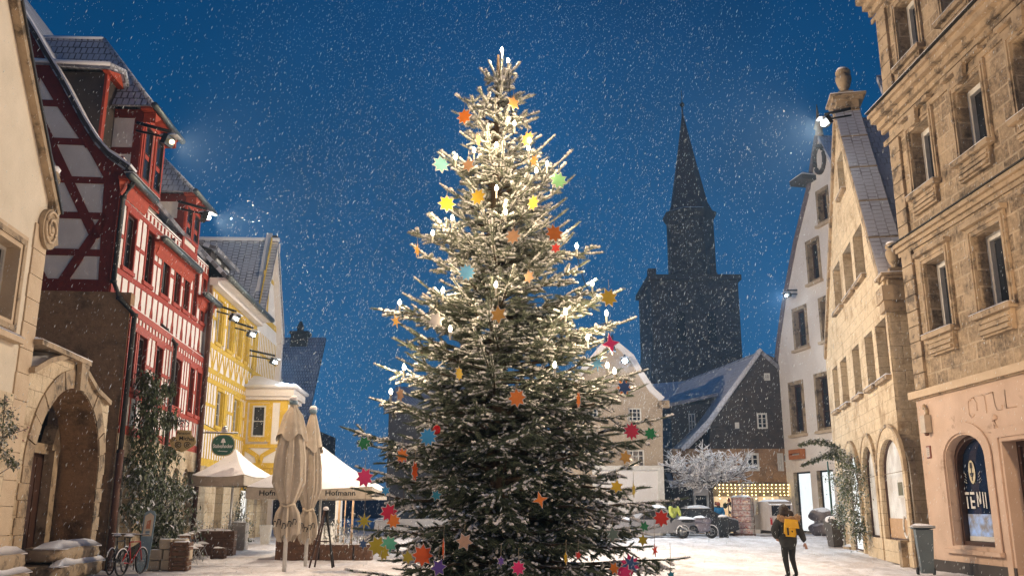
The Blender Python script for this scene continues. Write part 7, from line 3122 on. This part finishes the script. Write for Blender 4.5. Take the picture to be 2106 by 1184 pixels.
cr_ = [(.24, .18), (.22, .17), (.24, .18), .14, .12, .1, .07, .12, .09, .065, .16, .16]
skin('coat', fp(f, cp), ce, cr_, COAT, t)
for (q0, q1) in (((-.24, -.1, .93), (-.17, -.15, .88)), ((.4, 0, .84), (.43, -.01, .73))):
    a, b = Vector(q0), Vector(q1)
    hp = [a, a.lerp(b, .5), b]
    he = [(0, 1), (1, 2)]
    hr = [.028, .036, .03]
    for i in range(4):
        o2 = Vector((-.024 + .016 * i, 0, 0))
        hp += [b + o2, b + o2 + (b - a).normalized() * (.05 - .004 * abs(i - 1.5)) + Vector((0, -.012, 0))]
        he += [(2, len(hp) - 2), (len(hp) - 2, len(hp) - 1)]
        hr += [.011, .009]
    hp += [a.lerp(b, .5) + Vector((-.035, -.02, -.01)), b + Vector((-.045, -.03, 0))]
    he += [(1, len(hp) - 2), (len(hp) - 2, len(hp) - 1)]
    hr += [.013, .01]
    skin('hand', fp(f, hp), he, hr, SKIN, t, sub=1)
m = MB(f)
m.blob((-.05, -.02, 1.6), .12, .13, .145, .06, 3, 3, HAIR)
m.blob((-.02, .05, 1.51), .19, .09, .1, .15, 3, 3, HAIR)
m.blob((.09, .03, 1.5), .07, .07, .08, .2, 3, 3, HAIR)
m.build('hair', HAIR, t)
m = MB(f)
rf = random.Random(2)
for i in range(26):
    a = i / 25
    th = PI * (.05 + .9 * a)
    m.blob((.03 + .22 * math.cos(th), .06 + .12 * math.sin(th), 1.43 - .06 * math.sin(th)), .065, .06, .065, .5, 8, 2, FUR, seed=i)
m.build('fur_hood', FUR, t)
for (x, d_, z) in ((-.07, 0, .05), (.12, 0, .05)):
    m = MB(f)
    m.blob((x, d_ - .02, z), .055, .13, .06, .05, 2, 3, IRON, flat=-.05)
    m.build('boot', IRON, t)
b_ = thing('backpack', f.w((.02, .2, 1.2)), 'bright yellow roll top backpack worn by the walking person in black', 'backpack')
m = MB(f)
vs = []
bm = bmesh.new()
bmesh.ops.create_cube(bm, size=1)
bmesh.ops.bevel(bm, geom=bm.edges[:], offset=.16, segments=3, affect='EDGES')
M0 = Matrix.Rotation(.08, 4, 'Y')
q = [M0 @ Vector((v.co.x * (.3 - .02 * v.co.z), v.co.y * .15, v.co.z * .36)) for v in bm.verts]
m.add([(.02 + p.x, .22 + p.y, 1.16 + p.z) for p in q], [tuple(v.index for v in ff.verts) for ff in bm.faces], YBAG, True)
bm.free()
m.build('bag_body', YBAG, b_)
m = MB(f)
m.prism([(-.15, 1.2), (.2, 1.17), (.17, 1.37), (-.12, 1.4)], .27, .32, YBAG)
m.build('flap', YBAG, b_)
m = MB(f)
m.prism([(-.09, 1.02), (-.05, 1.02), (-.05, 1.2), (-.09, 1.2)], .295, .306, BLACKTXT)
m.prism([(.13, 1.02), (.17, 1.02), (.16, 1.2), (.12, 1.2)], .295, .306, BLACKTXT)
m.prism([(.01, 1.1), (.04, 1.08), (.05, 1.12), (.02, 1.13)], .296, .306, BLACKTXT)
m.tube([(-.1, .16, 1.38), (-.13, .05, 1.43), (-.13, -.1, 1.4)], .02, 6, YBAG)
m.tube([(.14, .16, 1.36), (.15, .05, 1.42), (.15, -.1, 1.39)], .02, 6, YBAG)
m.build('straps', BLACKTXT, b_)


def small_person(px, py, label, coat, hairc, yaw=0, h=1.7, lean=0, arms=0):
    f = LF(px, py, yaw)
    t = put('person', f, label, 'person')
    s_ = h / 1.7
    P_ = [(0, 0, .9), (0, lean * .3, 1.1), (0, lean * .7, 1.35), (0, lean, 1.48), (0, lean * 1.1, 1.6), (-.09, 0, .85), (-.1, .02, .48), (-.1, 0, .06), (.09, 0, .85), (.1, -.02, .48), (.1, 0, .06), (-.19, lean * .8, 1.4), (-.25, lean + .05 + arms, 1.15), (-.18, lean + .2 + arms, 1.02), (.19, lean * .8, 1.4), (.25, lean + .05 + arms, 1.15), (.18, lean + .2 + arms, 1.02)]
    E_ = [(0, 1), (1, 2), (2, 3), (3, 4), (0, 5), (5, 6), (6, 7), (0, 8), (8, 9), (9, 10), (2, 11), (11, 12), (12, 13), (2, 14), (14, 15), (15, 16)]
    R_ = [.14, .14, .16, .08, .1, .1, .075, .06, .1, .075, .06, .09, .07, .05, .09, .07, .05]
    P_ = [(a * s_, b * s_, c * s_) for a, b, c in P_]
    skin('body', fp(f, P_), E_, [r_ * s_ for r_ in R_], JEANS, t, sub=1)
    cpp = [P_[i] for i in (0, 1, 2, 11, 12, 13, 14, 15, 16)]
    skin('jacket', fp(f, cpp), [(0, 1), (1, 2), (2, 3), (3, 4), (4, 5), (2, 6), (6, 7), (7, 8)], [.18, .18, .19, .12, .09, .07, .12, .09, .07], coat, t, sub=1)
    m = MB(f)
    m.blob((0, lean * 1.1 - .02, 1.64 * s_), .1, .11, .13, .05, 2, 3, hairc)
    m.build('hair', hairc, t)


small_person(1384, 1105, 'person bending forward in bright yellow-green work jacket beside the snowy car', mat('hivis_yellow', (.55, .62, .12), (.45, .52, .1), .7, 5), HAIR, 200, 1.75, .25)
small_person(1481, 1100, 'person in bright blue jacket and reddish cap left of the red wrapped goods', mat('jacket_blue', (.02, .25, .6), rough=.7), mat('cap_red', (.4, .08, .04), rough=.8), 0, 1.7, 0)
small_person(1609, 1102, 'person in blue jacket standing beside the van behind the walking person', mat('jacket_navy', (.05, .16, .33), rough=.7), mat('hair_brown', (.12, .07, .04), rough=.7), 30, 1.75, 0)

# guy rope of the tree and a far traffic light
tl = atY(676, 1008, 48)
t = thing('traffic_light', (tl.x, tl.y, .27), 'distant traffic light showing green under the parasol edge', 'traffic light')
m = MB()
m.tube([(tl.x, tl.y, .2), (tl.x, tl.y, tl.z - .2)], .05, 6, IRON)
m.build('pole', IRON, t)
m = MB()
m.box(tl.x - .15, tl.x + .15, tl.y - .1, tl.y + .1, tl.z - .3, tl.z + .6, IRON)
m.build('housing', IRON, t)
m = MB()
m.blob((tl.x + .05, tl.y - .12, tl.z - .1), .1, .04, .1, 0, 1, 2, mat_emit('signal_green', (.3, 1, .75), 12))
m.build('signal', None, t)
# ================================================================== FALLING SNOW
rs = random.Random(99)
Vt, Ft = [], []
bm = bmesh.new()
bmesh.ops.create_cone(bm, cap_ends=True, segments=4, radius1=.01, radius2=1, depth=1)
bm.clear()
for p_ in ((0, 0, 1), (1, 0, 0), (0, 1, 0), (-1, 0, 0), (0, -1, 0), (0, 0, -1)):
    bm.verts.new(p_)
bm.verts.ensure_lookup_table()
for i in range(4):
    bm.faces.new((bm.verts[0], bm.verts[1 + i], bm.verts[1 + (i + 1) % 4]))
    bm.faces.new((bm.verts[5], bm.verts[1 + (i + 1) % 4], bm.verts[1 + i]))
bm.verts.index_update()
base_v = np.array([tuple(v.co) for v in bm.verts])
base_f = np.array([tuple(v.index for v in ff.verts) for ff in bm.faces])
bm.free()
NF = 85000
rg_ = np.random.RandomState(4)
y = 6 + 42 * rg_.rand(NF) ** .62
xw = (rg_.rand(NF) * 2 - 1) * (y * .62 + 1.5)
zlo, zhi = 0.05, None
z = .1 + rg_.rand(NF) * (y * .72 + 1.8)
keep = np.array([(abs(a) < 10.0 + 0 * b or b < 18) for a, b in zip(xw, y)]) & (xw > -10.2 - .03 * (y - 20)) & (xw < 11.2)
x, y, z = xw[keep], y[keep], z[keep]
n = len(x)
s = (.0019 + .0022 * rg_.rand(n) ** 4) * (1 + .045 * y)
V_ = base_v[None] * (1 + .35 * (rg_.rand(n, len(base_v), 1) - .5))
V_ = V_ * s[:, None, None] * np.array([.62, .62, 4.8])
V_[:, :, 0] += V_[:, :, 2] * (.25 + .15 * rg_.rand(n)[:, None])
V_ = V_ + np.stack([x, y, z], 1)[:, None, :]
T_ = base_f[None] + (np.arange(n) * len(base_v))[:, None, None]
VV = V_.reshape(-1, 3).astype(np.float32)
TT = T_.reshape(-1, 3).astype(np.int32)
me = bpy.data.meshes.new('falling_snow')
me.vertices.add(len(VV))
me.vertices.foreach_set('co', VV.ravel())
me.loops.add(TT.size)
me.loops.foreach_set('vertex_index', TT.ravel())
me.polygons.add(len(TT))
me.polygons.foreach_set('loop_start', np.arange(0, TT.size, 3, dtype=np.int32))
me.polygons.foreach_set('loop_total', np.full(len(TT), 3, dtype=np.int32))
me.polygons.foreach_set('use_smooth', np.ones(len(TT), dtype=bool))
me.update(calc_edges=True)
FLK = bpy.data.materials.new('snowflake')
FLK.use_nodes = True
nt = FLK.node_tree
nt.nodes.clear()
o1 = nt.nodes.new('ShaderNodeOutputMaterial')
d1 = nt.nodes.new('ShaderNodeBsdfDiffuse')
d1.inputs[0].default_value = (.82, .9, .95, 1)
t1 = nt.nodes.new('ShaderNodeBsdfTranslucent')
t1.inputs[0].default_value = (.82, .9, .95, 1)
a1 = nt.nodes.new('ShaderNodeMixShader')
nt.links.new(d1.outputs[0], a1.inputs[1])
nt.links.new(t1.outputs[0], a1.inputs[2])
a1.inputs[0].default_value = .5
tr1 = nt.nodes.new('ShaderNodeBsdfTransparent')
a2 = nt.nodes.new('ShaderNodeMixShader')
a2.inputs[0].default_value = .6
nt.links.new(tr1.outputs[0], a2.inputs[1])
nt.links.new(a1.outputs[0], a2.inputs[2])
nt.links.new(a1.outputs[0], o1.inputs['Surface'])
me.materials.append(FLK)
o = bpy.data.objects.new('falling_snow', me)
C.objects.link(o)
props(o, 'snowflakes falling thickly through the night air over the square', 'snow', None, 'stuff')
# ---- the air itself
m = MB()
m.box(-140, 140, -40, 200, -2.5, 66)
hz = bpy.data.materials.new('haze')
hz.use_nodes = True
nt = hz.node_tree
nt.nodes.clear()
oo = nt.nodes.new('ShaderNodeOutputMaterial')
pv = nt.nodes.new('ShaderNodeVolumePrincipled')
pv.inputs['Color'].default_value = (.38, .62, .95, 1)
pv.inputs['Density'].default_value = .0008
pv.inputs['Anisotropy'].default_value = .3
nt.links.new(pv.outputs[0], oo.inputs['Volume'])
m.build('haze', hz, label='thin pale snow haze filling the whole square', cat='haze', kind='stuff')
# ================================================================== GROUND
def grid_ground():
    xs = np.concatenate([np.linspace(-120, -16, 14)[:-1], np.linspace(-16, 22, 380), np.linspace(22, 120, 14)[1:]])
    ys = np.concatenate([np.linspace(-30, 8, 12)[:-1], 8 + (np.linspace(0, 1, 420) ** 1.5) * 50, np.linspace(58, 180, 14)[1:]])
    X, Y = np.meshgrid(xs, ys)
    Z = np.zeros_like(X)
    for i in range(X.shape[0]):
        for j in range(X.shape[1]):
            x, y = X[i, j], Y[i, j]
            z = gz(y)
            if 6 < y < 60 and -17 < x < 23:
                z += .035 * noise.noise(Vector((x * .5, y * .5, 0))) + .03 * noise.noise(Vector((x * 1.7, y * 1.7, 3)))
                z += .02 * noise.noise(Vector((x * 5, y * 5, 9)))
                # trodden, rutted way across the square
                rut = abs(math.sin((x - .16 * y - 1.0) * 2.2 + .6 * noise.noise(Vector((x * .3, y * .2, 5)))))
                if 1 < x < 12:
                    z -= .035 * (1 - rut) ** 3
                z += .04 * max(0, noise.noise(Vector((x * 3.1, y * 3.1, 21))) - .1)
                for ph_ in (0.4, 3.1, 5.6, 7.9, -2.6, -5.5):     # footprints along a few walked lines
                    xx = x - ph_ - .14 * (y - 14) - .35 * math.sin(y * .35 + ph_)
                    st_ = (y * 1.45 + ph_) % 1.0
                    sd_ = .13 if int(y * 1.45 + ph_) % 2 else -.13
                    if abs(xx - sd_) < .13 and st_ < .45:
                        z -= .085
            Z[i, j] = z
    ny, nx = X.shape
    V_ = np.stack([X.ravel(), Y.ravel(), Z.ravel()], 1)
    idx = np.arange(nx * ny).reshape(ny, nx)
    Fq = np.stack([idx[:-1, :-1].ravel(), idx[:-1, 1:].ravel(), idx[1:, 1:].ravel(), idx[1:, :-1].ravel()], 1)
    me = bpy.data.meshes.new('ground')
    me.from_pydata(V_.tolist(), [], Fq.tolist())
    for p in me.polygons:
        p.use_smooth = True
    m, nt, b = nodes('snowy_ground')
    tc = nt.nodes.new('ShaderNodeTexCoord')
    v = tc.outputs['Object']
    mp = nt.nodes.new('ShaderNodeMapping')
    mp.inputs['Scale'].default_value = (1, .45, 1)
    nt.links.new(v, mp.inputs[0])
    col = mixc(nt, noise_fac(nt, mp.outputs[0], .7, 6, .7, .3, .7), (.82, .81, .84), (.56, .55, .58))
    dirt = noise_fac(nt, mp.outputs[0], .55, 9, .75, .45, .6)
    dm = nt.nodes.new('ShaderNodeMath')
    dm.operation = 'MULTIPLY'
    nt.links.new(dirt, dm.inputs[0])
    dm.inputs[1].default_value = .55
    col = mixc(nt, dm.outputs[0], col, (.3, .25, .23))
    d2 = noise_fac(nt, v, 4.5, 8, .8, .56, .68)
    dm2 = nt.nodes.new('ShaderNodeMath')
    dm2.operation = 'MULTIPLY'
    nt.links.new(d2, dm2.inputs[0])
    dm2.inputs[1].default_value = .8
    col = mixc(nt, dm2.outputs[0], col, (.28, .22, .19))
    nt.links.new(col, b.inputs['Base Color'])
    b.inputs['Roughness'].default_value = .7
    n = nt.nodes.new('ShaderNodeTexNoise')
    n.inputs['Scale'].default_value = 7
    n.inputs['Detail'].default_value = 10
    n.inputs['Roughness'].default_value = .7
    nt.links.new(v, n.inputs['Vector'])
    bump(nt, b, n.outputs['Fac'], .7, .08)
    me.materials.append(m)
    o = bpy.data.objects.new('ground', me)
    C.objects.link(o)
    props(o, kind='structure')


grid_ground()
m = MB()
HILLM = mat('far_hill', (.05, .06, .08), (.03, .04, .055), .9, .05)
pts = []
vs, fs = [], []
nx = 60
for i in range(nx + 1):
    x = -130 + 260 * i / nx
    h = 3.2 + 2.2 * noise.noise(Vector((x * .03, 1, 0))) + 1.2 * noise.noise(Vector((x * .11, 4, 0)))
    vs += [(x, 150, -1), (x, 155, h), (x, 178, h * 1.2), (x, 184, -1)]
for i in range(nx):
    for j in range(3):
        fs.append((i * 4 + j, (i + 1) * 4 + j, (i + 1) * 4 + j + 1, i * 4 + j + 1))
m.add(vs, fs, HILLM)
m.build('hills', HILLM, kind='structure')

# ================================================================== LAMPS
LENS = mat_emit('lamp_lens', (1, .96, .9), 60)
LENSC = mat_emit('lamp_lens_cool', (.85, .97, 1), 60)


def floodlight(loc, target, energy, color, label, angle=140, arm=None, lens=LENS, r=.075):
    loc = Vector(loc)
    t = thing('floodlight', loc, label, 'floodlight', 'floodlights fixed high on the houses')
    dr = (Vector(target) - loc).normalized()
    q = dr.to_track_quat('-Z', 'Y').to_matrix().to_4x4()
    m = MB()
    for (a, b_) in (((-.22, -.15, 0), (.22, .15, .16)),):
        v = [Vector((x, y, z)) for z in (a[2], b_[2]) for x, y in ((a[0], a[1]), (b_[0], a[1]), (b_[0], b_[1]), (a[0], b_[1]))]
        v = [loc + (q @ p) for p in v]
        m.add(v, [(0, 3, 2, 1), (4, 5, 6, 7), (0, 1, 5, 4), (1, 2, 6, 5), (2, 3, 7, 6), (3, 0, 4, 7)], IRON)
    if arm is not None:
        m.tube([loc + Vector((0, 0, .1)), Vector(arm)], .035, 6, IRON)
        m.tube([loc + Vector((0, 0, .3)), Vector(arm) + Vector((0, 0, .25))], .05, 6, IRON)
    m.build('housing', IRON, t)
    m = MB()
    m.blob(loc + dr * .06, r, r, r, 0, 1, 2, lens)
    m.build('lens', lens, t)
    m = MB()
    m.snowcap(loc.x - .24, loc.x + .24, loc.y - .16, loc.y + .16, loc.z + .14, .09, 3)
    m.build('snow_cover', SNOW, t)
    l = lamp('SPOT', 'floodlight_beam', loc + dr * .25, energy, color, .12, target, angle, .8)
    return t


WARM, WW, COOL = (1, .71, .45), (1, .8, .58), (.86, .95, 1)


p = onf(FL, 350, 291, 1.0)
floodlight(p, (9, 22, 5), 7000, WARM, 'warm floodlight under the eaves of the larger red dormer', arm=p - FL.n * 1.0 + Vector((0, 0, .3)), lens=mat_emit('lamp_lens_dim', (1, .8, .5), 3), r=.08)
p = onf(FL, 425, 447, 1.0)
floodlight(p, (13, 44, 8), 16000, WW, 'bright floodlight at the eaves of the smaller, farther red dormer', arm=p - FL.n * 1.0 + Vector((0, 0, .3)))
p = onf(FY, 485, 655, .9)
floodlight(p, (2, 30, 0), 1800, WW, 'bright floodlight under the left part of the yellow house cornice', arm=p - FY.n * .8 + Vector((0, 0, .3)))
p = onf(FY, 520, 688, .9)
floodlight(p, (4, 32, 0), 1800, WW, 'bright floodlight at the corner between yellow cornice and yellow gable', arm=p - FY.n * .8 + Vector((0, 0, .3)))
p = onf(FY, 565, 744, 1.3)
floodlight(p, (6, 40, 0), 2500, COOL, 'cool white floodlight on the far edge of the yellow house above the bay roof', arm=p - FY.n * 1.2 + Vector((0, 0, .3)), lens=LENSC)
p = onf(FS, 1697, 252, .9)
floodlight(p, (-8, 28, 4), 14000, WW, 'brilliant floodlight beside the topmost stone urn of the stone gable', arm=p - FS.n * .9 + Vector((0, 0, .2)), lens=LENSC, r=.11)
p = onf(FWH, 1618, 607, .7)
floodlight(p, (-4, 36, 0), 6000, COOL, 'cool floodlight on the left edge of the white gable halfway up', arm=p - FWH.n * .7 + Vector((0, 0, .1)), lens=LENSC)
p = onf(FBG, 1285, 741, .8)
floodlight(p, (2, 32, 0), 5000, COOL, 'cool floodlight on the beige house gable right of the christmas tree', arm=p - FBG.n * .8, lens=LENSC, r=.13)


def added_street_lamp(x, y, label, energy):  # unseen lamps, added to throw warm light on the near facades
    t = thing('added_street_lamp', (x, y, 0), label, 'street lamp', 'added street lamps behind the viewer')
    m = MB()
    m.lathe((x, y, 0), [(.14, 0), (.14, .5), (.07, .6), (.05, 4.4), (.09, 4.5)], 12, IRON)
    m.build('pole', IRON, t)
    m = MB()
    m.lathe((x, y, 4.5), [(.12, 0), (.2, .45)], 6, mat_emit('lantern_glass', (1, .7, .4), 12), False)
    m.build('lantern', None, t)
    m = MB()
    m.lathe((x, y, 4.96), [(.24, 0), (.05, .25), (.02, .4)], 6, IRON, False)
    m.build('cap', IRON, t)
    lamp('POINT', 'added_street_light', (x, y - .0, 4.3), energy, WARM, .2)


added_street_lamp(-8.5, 3.0, 'added black lantern street lamp left behind the viewer', 1700)
added_street_lamp(8.0, 1.0, 'added black lantern street lamp right behind the viewer', 1900)

t = thing('added_wall_lantern', (11.3, 13.5, 6.0), 'added black lantern on the sandstone house wall right outside the picture', 'wall lantern')  # unseen lantern, added to brighten the timbered gable and left facades
m = MB()
m.tube([(11.9, 13.5, 6.4), (11.2, 13.5, 6.4), (11.0, 13.5, 6.25)], .03, 6, IRON)
m.build('arm', IRON, t)
m = MB()
m.lathe((11.0, 13.5, 5.8), [(.1, 0), (.17, .4)], 6, mat_emit('lantern_glass', (1, .7, .4), 12), False)
m.build('lantern', None, t)
lamp('POINT', 'added_lantern_light', (10.75, 13.5, 5.7), 1500, WARM, .15)
# ================================================================== LIGHT, AIR, RENDER
w = bpy.data.worlds.new('World')
sc.world = w
w.use_nodes = True
nt = w.node_tree
bg = nt.nodes['Background']
tc = nt.nodes.new('ShaderNodeTexCoord')
sep = nt.nodes.new('ShaderNodeSeparateXYZ')
nt.links.new(tc.outputs['Generated'], sep.inputs[0])
rp = nt.nodes.new('ShaderNodeValToRGB')
nt.links.new(sep.outputs[2], rp.inputs[0])
cr = rp.color_ramp
cr.elements[0].position = 0.0
cr.elements[0].color = (.05, .13, .26, 1)
cr.elements[1].position = .75
cr.elements[1].color = (.0005, .038, .122, 1)
for p, c_ in ((.12, (.01, .11, .27, 1)), (.3, (.001, .082, .225, 1)), (.5, (.0005, .056, .172, 1))):
    e = cr.elements.new(p)
    e.color = c_
nz = nt.nodes.new('ShaderNodeTexNoise')
nz.inputs['Scale'].default_value = 3.5
nz.inputs['Detail'].default_value = 5
nt.links.new(tc.outputs['Generated'], nz.inputs['Vector'])
mr = nt.nodes.new('ShaderNodeMapRange')
mr.inputs[1].default_value = .3
mr.inputs[2].default_value = .7
mr.inputs[3].default_value = .78
mr.inputs[4].default_value = 1.2
nt.links.new(nz.outputs['Fac'], mr.inputs[0])
mx = nt.nodes.new('ShaderNodeVectorMath')
mx.operation = 'SCALE'
nt.links.new(rp.outputs[0], mx.inputs[0])
nt.links.new(mr.outputs[0], mx.inputs['Scale'])
nt.links.new(mx.outputs[0], bg.inputs['Color'])
bg.inputs['Strength'].default_value = 1.0
sc.view_settings.view_transform = 'Standard'
sc.view_settings.look = 'None'
sc.view_settings.exposure = 0
sc.view_settings.gamma = 1
sc.render.engine = 'CYCLES'
cy = sc.cycles
cy.max_bounces = 6
cy.diffuse_bounces = 3
cy.glossy_bounces = 2
cy.transmission_bounces = 2
cy.volume_bounces = 0
cy.transparent_max_bounces = 4
cy.caustics_reflective = False
cy.caustics_refractive = False
cy.sample_clamp_indirect = 4
cy.use_light_tree = True
cy.use_adaptive_sampling = True
cy.adaptive_threshold = .025
